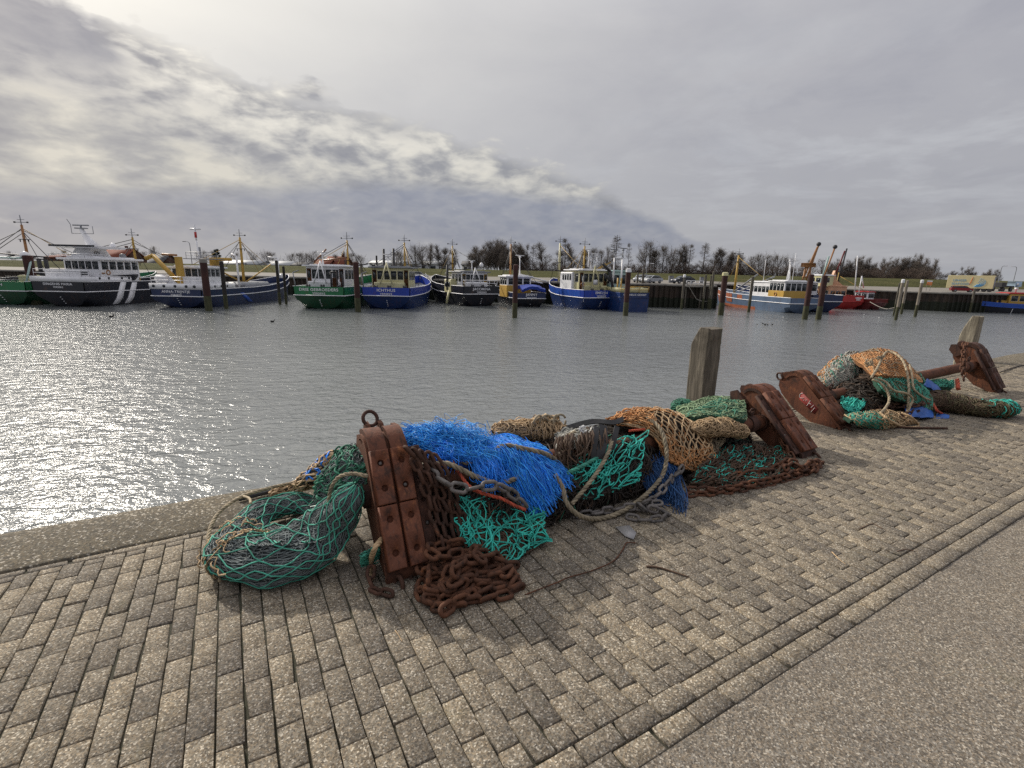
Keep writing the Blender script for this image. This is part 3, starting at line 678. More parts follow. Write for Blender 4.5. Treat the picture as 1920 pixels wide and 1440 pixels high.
def tangle(mb, S, N, r, L=.35, M=22, wig=.6, off=(.0, .03), mi=0, seed=0, n=3, bias=None, u0=0., u1=1., v0=0., v1=1.):
    """loose strands wandering over a sheet"""
    rg = np.random.default_rng(seed)
    nv, nu = S.P.shape[:2]; ul = np.linalg.norm(np.diff(S.P, axis=1), axis=2).sum(1).mean(); vl = np.linalg.norm(np.diff(S.P, axis=0), axis=2).sum(0).mean()
    h = (rg.uniform(0, 2*pi, (N, 1)) if bias is None else bias+rg.normal(0, .5, (N, 1)))+np.cumsum(rg.normal(0, wig, (N, M)), 1)
    st = L*rg.uniform(.5, 1.5, (N, 1))/M
    u = rg.uniform(u0, u1, (N, 1))+np.cumsum(np.cos(h)*st/max(ul, .05), 1); v = rg.uniform(v0, v1, (N, 1))+np.cumsum(np.sin(h)*st/max(vl, .05), 1)
    o = rg.uniform(off[0], off[1], (N, 1))*(.4+.6*np.abs(np.sin(np.linspace(0, pi, M)[None]*rg.uniform(1, 3, (N, 1)))))
    if not S.wrap: u = np.abs(u); u = 1-np.abs(1-u); v = np.abs(v); v = 1-np.abs(1-v)
    mb.tubes(S.at(u, v, o), r*rg.uniform(.75, 1.25, N), n, mi, cap=False)
def strands(mb, lines, N, r, M=16, jit=.03, wav=.02, mi=0, seed=0, n=3, ends=.08):
    """fibres flowing from the first guide line through the others"""
    rg = np.random.default_rng(seed); q = np.array([curve(l, 20) for l in lines])
    w = np.clip(rg.normal(.5, .3, N), 0, 1); w2 = np.clip(w+rg.normal(0, .12, N), 0, 1)
    out = np.zeros((N, M, 3)); t = np.linspace(0, 1, M)
    for k in range(N):
        c = np.array([[np.interp((w[k]*(1-a)+w2[k]*a)*19, range(20), q[i, :, d]) for d in range(3)] for i, a in enumerate(np.linspace(0, 1, len(q)))])
        c = c+rg.normal(0, jit, c.shape); e = 1-ends*2*rg.random(); s0 = rg.random()*ends*2
        cc = curve(c, 40); x = (s0+(e-s0)*t)*39
        for d in range(3): out[k, :, d] = np.interp(x, range(40), cc[:, d])+snoise(M, 4, rg)*wav*(.3+t)
    out[..., 2] = np.maximum(out[..., 2], .006)
    mb.tubes(out, r*rg.uniform(.7, 1.3, N), n, mi, cap=False)
def rope3(mb, P, r, pitch=.16, n=6, mi=0):
    P = np.asarray(P); s = np.concatenate([[0], np.cumsum(np.linalg.norm(np.diff(P, axis=0), axis=1))]); m = max(12, int(s[-1]/pitch*10))
    q = np.stack([np.interp(np.linspace(0, s[-1], m), s, P[:, k]) for k in range(3)], 1)
    T = np.gradient(q, axis=0); T /= np.linalg.norm(T, axis=1, keepdims=True)+1e-9
    U = np.zeros_like(T); u = np.cross(T[0], [.3, .2, .9]); u = unit(u)
    for k in range(m): u = unit(u-(u@T[k])*T[k]); U[k] = u
    W_ = np.cross(T, U); a = np.linspace(0, s[-1], m)/pitch*2*pi
    for k in range(3):
        b = a+k*2*pi/3; Q = q+r*.52*(np.cos(b)[:, None]*U+np.sin(b)[:, None]*W_); Q[:, 2] = np.maximum(Q[:, 2], r*.55); mb.tubes(Q, r*.56, n, mi)
def ropeK(pts, n=70):                    # px,py,p (p None: on the ground)
    return curve([Gd(a, b, .025) if c is None else K(a, b, c) for a, b, c in pts], n)
def KK(rows): return [[Gd(a, b, .02) if c is None else K(a, b, c) for a, b, c in r] for r in rows]
def twine(name, col, var=.35, rough=.75): return mat(name, col, rough, var, 14, island=.35)
M_TEAL = twine('turquoise_twine', (.04, .46, .37)); M_GREEN = twine('green_twine', (.045, .20, .125)); M_SEA = twine('sea_green_twine', (.06, .32, .23))
M_TAN = twine('tan_twine', (.46, .32, .18)); M_ORG = twine('orange_brown_twine', (.50, .24, .09)); M_BEIGE = twine('beige_rope', (.36, .29, .19)); M_GREYR = twine('grey_beige_rope', (.25, .205, .135))
M_DGREY = twine('slate_twine', (.15, .175, .175)); M_BROWN = twine('brown_twine', (.09, .052, .03)); M_DBROWN = twine('dark_brown_twine', (.032, .023, .017)); M_PALE = twine('pale_green_twine', (.21, .30, .17)); M_WHITEN = twine('pale_grey_twine', (.38, .37, .32)); M_OLIVE = twine('olive_twine', (.12, .10, .05))
M_BLUE = twine('blue_fibre', (.016, .25, .94), .3, .45); M_BLUE2 = twine('light_blue_fibre', (.04, .36, .88), .3, .45); M_BLUED = twine('dark_blue_fibre', (.02, .08, .22)); M_RED = twine('orange_red_rope', (.45, .075, .035)); M_TARP = mat('blue_tarpaulin', (.02, .11, .42), .5, .3, 6, .4, 12)
M_BODYK = mat('dense_dark_netting', (.055, .066, .066), .95, .5, 40, .8, 90, .01); M_BODYB = mat('matted_brown_netting', (.030, .021, .014), .95, .5, 25, .9, 60, .02)
M_BODYO = mat('matted_orange_netting', (.26, .115, .042), .95, .45, 30, .8, 80, .01); M_BODYG = mat('matted_green_netting', (.022, .075, .048), .95, .45, 30, .8, 80, .01); M_BODYT = mat('matted_tan_netting', (.16, .105, .055), .95, .45, 30, .8, 80, .01); M_BODYBL = mat('matted_blue_fibre', (.006, .07, .36), .8, .5, 30, .8, 60, .02)
def net(name, label, cat, parts, group='nets piled on the quay'):
    """parts: list of (part name, mesh builder, material)"""
    c = np.concatenate([np.concatenate(mb.v) for _, mb, _ in parts]).mean(0)
    root = near_empty(name, c[:2], label, cat, group)
    for nm, mb, m in parts: mb.build(nm, m, root, origin=np.array([c[0], c[1], 0]))
    return root
def single(name, mb, m, label, cat, group=None, **kw):
    c = np.concatenate(mb.v).mean(0); return near_build(mb, name, m, c[:2], label, cat, group, **kw)
# ---------------- 1 the dark net in its green mesh, lying in a bend by the first shoe
S = sausage([g(612, 955, .10), g(560, 945, .11), g(500, 958, .12), g(453, 1004, .12), g(470, 1038, .11), g(532, 1040, .13), g(600, 1010, .18), K(640, 955, 2.98), K(666, 912, 2.93)], [.085, .10, .125, .155, .19, .20, .19, .155, .10], 110, 44, .042, 3.2, 1, .64)
b1 = MB(); S.sheet(b1)
b2 = MB(); diamond(b2, S, 90, 40, .0034, .2, 2, -.004, seed=1, across=True); tangle(b2, S, 500, .003, .2, 10, .3, (-.006, .006), seed=2)
b3 = MB(); diamond(b3, S, 15, 22, .0045, .07, 3, .009, seed=3, across=True, n=5)
S2 = Patch([[g(462, 992, .15), g(500, 985, .13), g(545, 985, .10), g(592, 990, .13)], [g(462, 1008, .20), g(505, 1003, .17), g(550, 1002, .16), g(602, 1000, .20)], [g(468, 1028, .25), g(510, 1025, .24), g(555, 1022, .24), g(610, 1008, .28)]], 40, 24, .02, 6, 2)
diamond(b2, S2, 30, 16, .0034, .2, 2, 0, seed=201); tangle(b2, S2, 120, .003, .2, 10, .3, (-.006, .006), seed=202); diamond(b3, S2, 6, 4, .0045, .08, 3, .01, seed=203, n=5)
b4 = MB()
rope3(b4, curve([g(397, 1058, .03), g(391, 1005, .10), g(410, 962, .15), g(452, 932, .18), g(505, 915, .18), g(560, 903, .14), g(600, 893, .12)], 60), .013, .1)
for (a, b_) in (((397, 1058, .03), (412, 1090, .02)), ((394, 1040, .04), (388, 1055, .02)), ((400, 1075, .02), (430, 1070, .06)), ((455, 930, .18), (470, 945, .2))): b4.tubes(curve([g(*a), (g(*a)+g(*b_))/2+np.array([.02, -.01, .01]), g(*b_)], 10), .010, 6)
rope3(b4, curve([K(690, 893, 2.86), K(660, 888, 2.9), K(635, 895, 2.95), K(621, 915, 2.98), K(616, 942, 3.0)], 30), .012, .1)
b5 = MB(); rg = np.random.default_rng(2)
tangle(b5, S, 60, .005, .12, 10, .7, (.01, .04), seed=5, u0=.35, u1=.5)
net('fishing_net', 'dark slate net bundle wrapped in wide green mesh, bent round beside the upright trawl shoe', 'fishing net', [('net_body', b1, M_BODYK), ('netting', b2, M_DGREY), ('cover_mesh', b3, M_SEA), ('border_rope', b4, M_BEIGE), ('lashing', b5, M_TAN)])
# ---------------- 2 the dark green net standing up behind the shoe
S = Patch(KK([[(632, 850, 3.35), (660, 833, 3.35), (695, 832, 3.3)], [(612, 880, 3.3), (650, 868, 3.15), (695, 868, 3.1)], [(600, 915, 3.3), (640, 910, 3.1), (690, 905, 3.05)], [(590, 945, 3.35), (640, 950, 3.05), (695, 945, 2.98)]]), 40, 40, .03, 5, 4)
b1 = MB(); S.sheet(b1, -.01, .12); b2 = MB(); diamond(b2, S, 40, 26, .0036, .25, 2, .0, seed=4); tangle(b2, S, 260, .0036, .3, 18, .5, (0, .03), seed=5)
b3 = MB(); diamond(b3, S, 11, 9, .0055, .3, 4, .01, seed=6, droop=.03, n=5); tangle(b3, S, 45, .0055, .3, 18, .5, (.0, .05), seed=7, n=5)
net('fishing_net', 'dark green net bunched upright behind the first trawl shoe', 'fishing net', [('net_body', b1, M_BODYK), ('netting', b2, M_DGREY), ('cover_mesh', b3, M_GREEN)])
# ---------------- 3 tan meshed strip with black and blue scraps, and a black batten
S = sausage([g(505, 925, .06), g(555, 912, .08), K(592, 893, 3.55), K(615, 868, 3.5), K(632, 848, 3.42)], [.04, .06, .075, .075, .05], 50, 24, .012, 6, 6)
b1 = MB(); S.sheet(b1); b2 = MB(); diamond(b2, S, 13, 7, .0075, .2, 3, .006, seed=8, across=True, n=5); tangle(b2, S, 40, .006, .15, 10, .5, (0, .03), seed=9, n=4)
b3 = MB(); tangle(b3, S, 50, .006, .12, 8, .4, (0, .015), seed=10, u0=.45, u1=.9)
net('net_strip', 'tan meshed strip with black and blue scraps lying on the coping edge', 'net strip', [('net_body', b1, M_BLACK), ('netting', b2, M_TAN), ('blue_scrap', b3, M_BLUE)])
mb = MB(); a, b_ = g(447, 938, .03), g(520, 916, .05); d = unit(b_-a); mb.bbox((a+b_)/2, (np.linalg.norm(b_-a), .035, .03), .004, rotm('Z', math.atan2(d[1], d[0])))
single('batten', mb, M_BLACK, 'black batten sticking out from under the tan meshed strip', 'batten')
mb = MB(); mb.tubes(curve([K(582, 950, 3.25), K(598, 947, 3.15), K(617, 941, 3.05)], 10), np.linspace(.003, .009, 10), 6)
single('stick', mb, M_WHITE, 'short white plastic stick poking out of the dark net', 'stick')
# ---------------- 4 heap of dark brown netting under everything between the two shoes
def heap(d, pc, w, H, nd=110, na=40, amp=.05, seed=1):
    dd = np.linspace(d[0], d[-1], nd); f = lambda v: np.interp(dd, d, v); a = np.linspace(0, pi, na)
    Q = np.stack([np.broadcast_to(dd[None], (na, nd)), f(pc)[None]-f(w)[None]*np.cos(a)[:, None], f(H)[None]*np.sin(a)[:, None]**.75], -1)
    p = Patch.__new__(Patch); p.wrap = False; p.P = Q.copy(); p._n(); n = NZ(Q+seed, 3.2)+.6*NZ(Q+seed*2, 8); p.P = Q+p.N*(n*amp)[..., None]; p.P[..., 2] = np.maximum(p.P[..., 2], .004); p._n(); return p
S = heap([1.0, 1.25, 1.7, 2.2, 2.8, 3.2, 3.6, 4.2, 4.7, 5.1], [3.1, 3.1, 3.14, 3.2, 3.2, 3.3, 3.42, 3.42, 3.4, 3.4], [.2, .42, .46, .46, .46, .42, .36, .34, .3, .15], [.1, .38, .44, .42, .42, .40, .34, .26, .2, .08])
b1 = MB(); S.sheet(b1, -.02, .02); b2 = MB(); tangle(b2, S, 1500, .006, .5, 20, .45, (-.01, .06), seed=20); b3 = MB(); tangle(b3, S, 420, .006, .4, 20, .45, (0, .05), seed=21); b4 = MB(); tangle(b4, S, 220, .0045, .35, 18, .5, (0, .05), seed=22)
net('net_heap', 'dark brown matted netting heaped under the blue fibres and the turquoise mesh', 'net heap', [('net_body', b1, M_BODYB), ('netting', b2, M_DBROWN), ('brown_twine', b3, M_BROWN), ('green_twine', b4, M_GREEN)])
# ---------------- 5 the bright blue fibres
b1 = MB(); b2 = MB(); b3 = MB()
Sa = Patch(KK([[(745, 818, 3.35), (800, 812, 3.35), (860, 818, 3.35), (905, 825, 3.3), (960, 826, 3.25), (1010, 840, 3.15)], [(760, 835, 3.15), (810, 832, 3.1), (870, 835, 3.08), (915, 840, 3.0), (970, 850, 2.98), (1030, 860, 2.98)], [(800, 855, 3.02), (840, 858, 2.96), (880, 868, 2.92), (920, 875, 2.88), (980, 890, 2.86), (1045, 890, 2.86)]]), 60, 30, .03, 6, 8)
Sb = Patch(KK([[(935, 845, 2.98), (975, 850, 2.95), (1020, 855, 2.97)], [(955, 890, 2.84), (1000, 890, 2.82), (1050, 885, 2.86)], [(980, 930, 2.74), (1010, 925, 2.72), (1058, 910, 2.8)]]), 30, 30, .03, 6, 9)
Sa.sheet(b1, -.03, .05); Sb.sheet(b1, -.03, .05)
tangle(b2, Sa, 900, .0026,  .75, 18, .15, (-.02, .04), seed=30, bias=.25); tangle(b3, Sa, 420, .0026, .7, 18, .18, (0, .045), seed=31, bias=.3)
fall = KK([[(905, 828, 3.15), (940, 822, 3.2), (985, 830, 3.15)], [(940, 855, 2.95), (975, 855, 2.92), (1020, 862, 2.94)], [(965, 905, 2.80), (1005, 900, 2.76), (1055, 888, 2.84)], [(1000, 968, 2.66), (1030, 955, 2.64), (1068, 912, 2.78)]])
strands(b2, fall, 900, .0026, 18, .022, .010, seed=32, ends=.12); strands(b3, fall, 300, .0024, 18, .03, .014, seed=33, ends=.18)
strands(b3, KK([[(730, 806, 3.4), (800, 803, 3.4), (870, 812, 3.35)], [(780, 815, 3.2), (840, 812, 3.15), (900, 818, 3.15)], [(830, 845, 3.0), (880, 845, 2.98), (930, 848, 2.95)]]), 420, .0022, 16, .04, .03, seed=39, ends=.2); strands(b2, KK([[(880, 845, 3.0), (905, 850, 2.98), (930, 850, 2.95)], [(890, 880, 2.85), (915, 882, 2.83), (935, 880, 2.83)], [(905, 915, 2.74), (930, 912, 2.72), (948, 905, 2.74)]]), 240, .0026, 12, .025, .012, seed=34)
strands(b3, KK([[(860, 830, 3.1), (820, 835, 3.08)], [(815, 820, 3.2), (790, 830, 3.1)], [(735, 806, 3.35), (760, 840, 3.1)]]), 260, .0024, 14, .035, .02, seed=35, ends=.15)
strands(b2, KK([[(800, 825, 3.2), (850, 825, 3.15)], [(810, 845, 3.02), (850, 850, 2.98)], [(805, 875, 2.92), (850, 872, 2.9)]]), 160, .0026, 12, .03, .014, seed=36)
net('rope_fibres', 'bright blue frayed plastic fibres draped over the trawl beam', 'rope fibres', [('matted_fibre', b1, M_BODYBL), ('fibre', b2, M_BLUE), ('light_fibre', b3, M_BLUE2)], None)
b2 = MB(); strands(b2, KK([[(1198, 868, 2.9), (1228, 862, 2.9), (1262, 865, 2.9)], [(1215, 910, 2.74), (1245, 905, 2.72), (1272, 900, 2.74)], [(1238, 958, 2.56), (1258, 945, 2.56), (1282, 968, None)]]), 320, .003, 14, .03, .014, seed=37)
b3 = MB(); strands(b3, KK([[(1220, 865, 2.92), (1255, 860, 2.92)], [(1235, 900, 2.8), (1262, 895, 2.8)], [(1250, 940, 2.62), (1275, 930, 2.66)]]), 120, .003, 14, .03, .014, seed=38)
net('rope_fibres', 'dull blue frayed fibres hanging inside the big rope loop', 'rope fibres', [('fibre', b2, M_BLUED), ('light_fibre', b3, M_TARP)], None)
# ---------------- 6 turquoise nets
S = Patch(KK([[(845, 935, 2.86), (930, 940, 2.82), (1012, 955, 2.74)], [(850, 985, 2.7), (930, 990, 2.62), (1020, 985, 2.58)], [(880, 1046, None), (945, 1058, None), (1028, 1015, None)]]), 40, 40, .03, 5, 10)
b1 = MB(); S.sheet(b1, -.03, .05); b0 = MB(); tangle(b0, S, 330, .006, .4, 18, .5, (-.02, .02), seed=40)
b2 = MB(); diamond(b2, S, 9, 8, .0048, .5, 4, .012, seed=41, droop=.06, drop=.3, n=5); tangle(b2, S, 60, .0048, .5, 26, .5, (0, .07), seed=42, n=5)
net('fishing_net', 'bright turquoise net spilling onto the paving right of the chain heap', 'fishing net', [('net_body', b1, M_BODYB), ('brown_twine', b0, M_BROWN), ('netting', b2, M_TEAL)])
S = Patch(KK([[(1075, 865, 2.95), (1140, 835, 2.97), (1215, 808, 3.0)], [(1072, 900, 2.84), (1130, 885, 2.8), (1200, 860, 2.82)], [(1085, 938, 2.74), (1120, 935, 2.72), (1190, 905, 2.72)]]), 40, 30, .03, 5, 12)
b2 = MB(); diamond(b2, S, 11, 8, .0055, .35, 4, .02, seed=43, drop=.35, droop=.04, n=5); tangle(b2, S, 50, .0055, .35, 20, .5, (0, .06), seed=44, n=5); S.sheet(b1 := MB(), -.05, .04); tangle(b1, S, 330, .006, .35, 18, .4, (-.04, .02), seed=45, bias=1.4)
net('fishing_net', 'loose turquoise mesh hanging in front of the black netting below the rubber straps', 'fishing net', [('net_body', b1, M_DBROWN), ('netting', b2, M_TEAL)])
S = Patch(KK([[(1335, 846, 2.98), (1400, 838, 2.98), (1455, 846, 2.95)], [(1305, 880, 2.74), (1395, 872, 2.74), (1480, 868, 2.66)], [(1292, 912, None), (1400, 908, None), (1500, 888, None)]]), 50, 40, .035, 5, 14)
b1 = MB(); S.sheet(b1, -.03, .05); b0 = MB(); tangle(b0, S, 500, .007, .4, 18, .5, (-.02, .03), seed=46)
b2 = MB(); diamond(b2, S, 30, 18, .005, .4, 2, .012, seed=47, droop=.03, drop=.62); tangle(b2, S, 110, .005, .35, 20, .5, (0, .06), seed=48); tangle(b0, S, 260, .008, .3, 16, .5, (.02, .06), seed=146)
net('fishing_net', 'turquoise net spread low between the orange net and the leaning shoe', 'fishing net', [('net_body', b1, M_BODYB), ('brown_twine', b0, M_BROWN), ('netting', b2, M_TEAL)])
# ---------------- 7 tan bundle and brown rags with black rubber straps
S = sausage([K(928, 812, 3.42), K(960, 806, 3.45), K(1000, 805, 3.45), K(1035, 808, 3.4), K(1062, 822, 3.3)], [.06, .095, .11, .12, .08], 60, 30, .03, 6, 16)
b1 = MB(); S.sheet(b1); b2 = MB(); diamond(b2, S, 44, 24, .005, .35, 2, .004, seed=50, across=True); tangle(b2, S, 260, .006, .2, 14, .6, (0, .035), seed=51)
b3 = MB()
for k in range(7): ring(b3, K(1008+k*7, 790+rg.uniform(-4, 8), 3.36), .05+.012*rg.random(), .0095, (1, rg.uniform(-.6, .6), 0), (0, rg.uniform(-.3, .3), 1), 18, .4, 2*pi)
net('fishing_net', 'pale brown coiled net bundle behind the blue fibres', 'fishing net', [('net_body', b1, M_BODYT), ('netting', b2, M_TAN), ('rope_coil', b3, M_BEIGE)])
def ribbon(mb, P, w, th, side=None):
    P = np.asarray(P); T = np.gradient(P, axis=0); T /= np.linalg.norm(T, axis=1, keepdims=True)
    s_ = np.cross(T, np.array([0, -.6, .8]) if side is None else side); s_ /= np.linalg.norm(s_, axis=1, keepdims=True)+1e-9; n_ = np.cross(s_, T)
    Q = np.stack([P+s_*w/2+n_*th/2, P-s_*w/2+n_*th/2, P-s_*w/2-n_*th/2, P+s_*w/2-n_*th/2], 1); k = len(mb.v); mb.grid(Q, 0, True)
b1 = MB(); rg = np.random.default_rng(9)
for k in range(90):
    f = rg.random(); x = 1042+f*95; y = 822-f*14+rg.uniform(-6, 6); L_ = rg.uniform(25, 85); p_ = 2.98+rg.uniform(-.05, .08)
    P = curve([K(x, y, p_+.04), K(x+rg.uniform(-5, 5), y+L_*.35, p_-.03), K(x+rg.uniform(-8, 8), y+L_*.7, p_-.05), K(x+rg.uniform(-10, 10), y+L_, p_-.07)], 9); ribbon(b1, P, rg.uniform(.008, .02), .004)
S = Patch(KK([[(1040, 822, 3.25), (1085, 806, 3.3), (1135, 800, 3.3)], [(1042, 840, 3.05), (1085, 825, 3.04), (1135, 818, 3.05)], [(1040, 880, 2.98), (1085, 865, 2.96), (1130, 850, 2.97)]]), 30, 24, .04, 6, 18)
b0 = MB(); S.sheet(b0, -.02, .05); b2 = MB(); tangle(b2, S, 130, .008, .2, 12, .6, (0, .04), seed=53, v0=0, v1=.55, u0=0, u1=.5); 
net('rag_bundle', 'brown rags and shredded chafing strips hanging beside the black straps', 'rag bundle', [('matted_rag', b0, M_BODYB), ('rag_strip', b1, M_BROWN), ('pale_twine', b2, M_WHITEN)], None)
mb = MB()
for k in range(9):
    c = K(1082+rg.uniform(0, 34), 806+rg.uniform(-7, 5), 3.08); mb.bbox(c, (rg.uniform(.02, .06), .02, rg.uniform(.015, .04)), .003, rotm('Y', rg.uniform(-1, 1)))
single('plastic_scraps', mb, M_WHITE, 'white plastic scraps lying on top of the brown rags', 'scraps', kind='stuff') if False else tag(single('plastic_scraps', mb, M_WHITE, 'white plastic scraps lying on top of the brown rags', 'scraps'), kind='stuff')
root = near_empty('rubber_strap', K(1120, 800, 3.1)[:2], 'black rubber straps laid over the top of the dark heap', 'rubber strap')
for pts, w in (([(1055, 806, 3.3), (1085, 796, 3.25), (1115, 790, 3.2), (1150, 792, 3.12), (1170, 785, 3.2)], .05), ([(1118, 800, 3.05), (1117, 820, 2.95), (1113, 845, 2.9), (1112, 862, 2.88)], .045), ([(1130, 797, 3.05), (1132, 822, 2.95), (1126, 850, 2.88), (1122, 880, 2.84)], .075), ([(1157, 800, 3.0), (1152, 822, 2.93), (1147, 842, 2.9)], .045)):
    mb = MB(); ribbon(mb, ropeK(pts, 24), w, .012); mb.build('strap', M_BLACK, root, origin=np.array([*K(1120, 800, 3.1)[:2], 0]), sharp=40)
# ---------------- 8 orange mesh, pale green net and tan bundle in the middle
S = Patch(KK([[(1128, 792, 3.45), (1190, 768, 3.55), (1250, 768, 3.5), (1312, 792, 3.35)], [(1160, 792, 3.2), (1212, 780, 3.18), (1272, 784, 3.14), (1330, 815, 3.05)], [(1222, 815, 3.02), (1250, 826, 2.92), (1290, 836, 2.87), (1335, 846, 2.87)], [(1243, 856, 2.9), (1265, 872, 2.82), (1300, 884, 2.77), (1332, 888, 2.77)]]), 60, 50, .02, 5, 20)
b0 = MB(); S.sheet(b0, -.05, .04); tangle(b0, S, 250, .006, .35, 14, .4, (-.05, -.01), seed=59)
b1 = MB(); diamond(b1, S, 27, 15, .0072, .16, 3, .006, seed=60, n=5); b2 = MB(); tangle(b2, S, 130, .006, .25, 14, .5, (0, .04), seed=61, v0=.8, v1=1.); tangle(b2, S, 90, .006, .25, 14, .5, (0, .05), seed=62, v0=.1, v1=.4, u0=0, u1=.4)
b3 = MB(); diamond(b3, S, 27, 15, .006, .2, 3, -.012, seed=63, n=4, drop=.3)
net('fishing_net', 'orange brown coarse mesh net hanging over the middle of the pile', 'fishing net', [('net_body', b0, M_DBROWN), ('netting', b1, M_TAN), ('edge_twine', b2, M_ORG), ('inner_mesh', b3, M_ORG)])
S = Patch(KK([[(1298, 795, 3.2), (1335, 795, 3.2), (1367, 803, 3.15)], [(1318, 828, 3.02), (1340, 830, 3.0), (1352, 836, 3.02)], [(1322, 868, 2.88), (1335, 868, 2.88), (1346, 862, 2.9)]]), 30, 30, .02, 6, 21)
b1 = MB(); diamond(b1, S, 13, 13, .006, .25, 2, .0, seed=64); tangle(b1, S, 60, .005, .2, 12, .5, (0, .03), seed=65); S.sheet(b0 := MB(), -.03, .03)
net('fishing_net', 'small beige net flap right of the orange brown mesh', 'fishing net', [('net_body', b0, M_BODYB), ('netting', b1, M_BEIGE)])
S = sausage([K(1296, 805, 3.0), K(1330, 802, 2.98), K(1362, 803, 2.97), K(1396, 808, 2.98)], [.06, .09, .115, .10], 50, 30, .02, 6, 22)
b1 = MB(); S.sheet(b1); b2 = MB(); diamond(b2, S, 40, 24, .0048, .3, 2, .003, seed=66, across=True); tangle(b2, S, 150, .005, .2, 12, .4, (0, .02), seed=67)
net('fishing_net', 'rolled tan net under the pale green one beside the leaning shoe', 'fishing net', [('net_body', b1, M_BODYT), ('netting', b2, M_TAN)])
S = Patch(KK([[(1268, 765, 3.85), (1310, 752, 3.8), (1355, 743, 3.7), (1394, 745, 3.55)], [(1272, 778, 3.6), (1318, 764, 3.4), (1358, 758, 3.3), (1398, 762, 3.22)], [(1284, 788, 3.3), (1322, 782, 3.1), (1365, 782, 3.0), (1400, 788, 3.0)]]), 50, 30, .025, 5, 23)
b1 = MB(); S.sheet(b1, -.012, .05); b2 = MB(); diamond(b2, S, 38, 22, .005, .25, 2, .002, seed=68); tangle(b2, S, 120, .005, .3, 14, .4, (0, .025), seed=69); b3 = MB(); tangle(b3, S, 60, .006, .4, 14, .3, (0, .02), seed=70, v0=.4, v1=.8)
net('fishing_net', 'pale green net draped in front of the dark timber post', 'fishing net', [('net_body', b1, M_BODYG), ('netting', b2, M_PALE), ('green_twine', b3, M_GREEN)])
S = sausage([K(1258, 768, 3.95), K(1275, 760, 3.92), K(1295, 764, 3.9), K(1312, 772, 3.85)], [.05, .09, .09, .05], 30, 24, .02, 7, 24)
b1 = MB(); S.sheet(b1); b2 = MB(); diamond(b2, S, 16, 14, .005, .3, 2, .004, seed=71, across=True); tangle(b2, S, 70, .005, .2, 12, .5, (0, .02), seed=72)
net('fishing_net', 'small dark green net ball at the foot of the timber post', 'fishing net', [('net_body', b1, M_BODYG), ('netting', b2, M_GREEN)])
mb = MB(); tangle(mb, S, 16, .006, .12, 8, .6, (.0, .05), seed=73); 
# ---------------- 9 ropes of the first pile
def rope(label, paths, m, r, name='rope'):
    mb = MB()
    for P in paths: rope3(mb, P, r, r*7)
    return single(name, mb, m, label, 'rope', 'ropes lying over the nets')
rope('thick grey beige rope making one big loop down to the paving', [ropeK([(858, 862, 2.98), (874, 868, 2.94), (905, 858, 2.92), (945, 836, 2.98), (985, 842, 2.9), (1020, 850, 2.88), (1042, 862, 2.9)], 60),
     ropeK([(1040, 890, 2.76), (1055, 915, 2.70), (1062, 942, 2.62), (1085, 966, 2.56), (1118, 973, None), (1160, 962, 2.58), (1205, 933, 2.62), (1240, 895, 2.70), (1250, 855, 2.78), (1243, 815, 2.9), (1230, 795, 3.02), (1212, 784, 3.14)], 110)], M_GREYR, .019)
rope('thick grey beige rope sagging in front of the trawl beam', [ropeK([(812, 870, 2.90), (835, 869, 2.86), (858, 877, 2.82), (890, 893, 2.78), (925, 904, 2.76), (955, 902, 2.78), (985, 888, 2.8), (1010, 878, 2.82)], 70)], M_GREYR, .019)
rope('straight stiff rope slanting up from the paving to the black straps', [ropeK([(1072, 945, 2.66), (1095, 918, 2.70), (1120, 885, 2.76), (1140, 850, 2.84), (1148, 825, 2.94)], 50)], M_GREYR, .0165)
rope('orange red rope running under the blue fibres', [ropeK([(846, 862, 2.94), (860, 885, 2.84), (880, 912, 2.72), (905, 925, 2.66), (940, 935, 2.62), (965, 948, 2.60), (985, 956, 2.6)], 60)], M_RED, .012)
rope('short orange rope on top of the orange brown mesh', [ropeK([(1180, 808, 3.06), (1200, 806, 3.05), (1222, 803, 3.06), (1232, 796, 3.08)], 30), ropeK([(1168, 790, 3.2), (1185, 782, 3.22), (1205, 786, 3.2), (1190, 796, 3.14)], 30)], M_RED, .012)
rope('turquoise bound rope lying across the left of the loose turquoise mesh', [ropeK([(1062, 888, 2.80), (1085, 877, 2.82), (1110, 864, 2.86), (1128, 852, 2.9)], 30)], M_SEA, .016)
rope('pale rope bent under the rags beside the tan bundle', [ropeK([(1048, 852, 2.92), (1056, 835, 2.98), (1066, 818, 3.05), (1078, 810, 3.1)], 30)], M_BEIGE, .017)
rope('frayed brown rope hanging at the left foot of the upright shoe', [ropeK([(716, 1010, 2.72), (702, 1030, 2.62), (694, 1060, None), (698, 1085, None)], 40)], M_TAN, .017)
mb = MB(); rg = np.random.default_rng(3)
S = Patch(KK([[(672, 1040, 2.72), (690, 1030, 2.72), (712, 1020, 2.72)], [(675, 1060, None), (692, 1058, None), (712, 1050, None)]]), 16, 12, .01)
tangle(mb, S, 60, .004, .15, 10, .6, (0, .03), seed=75); single('twine_scrap', mb, M_SEA, 'bit of green twine between the dark net and the upright shoe', 'twine')
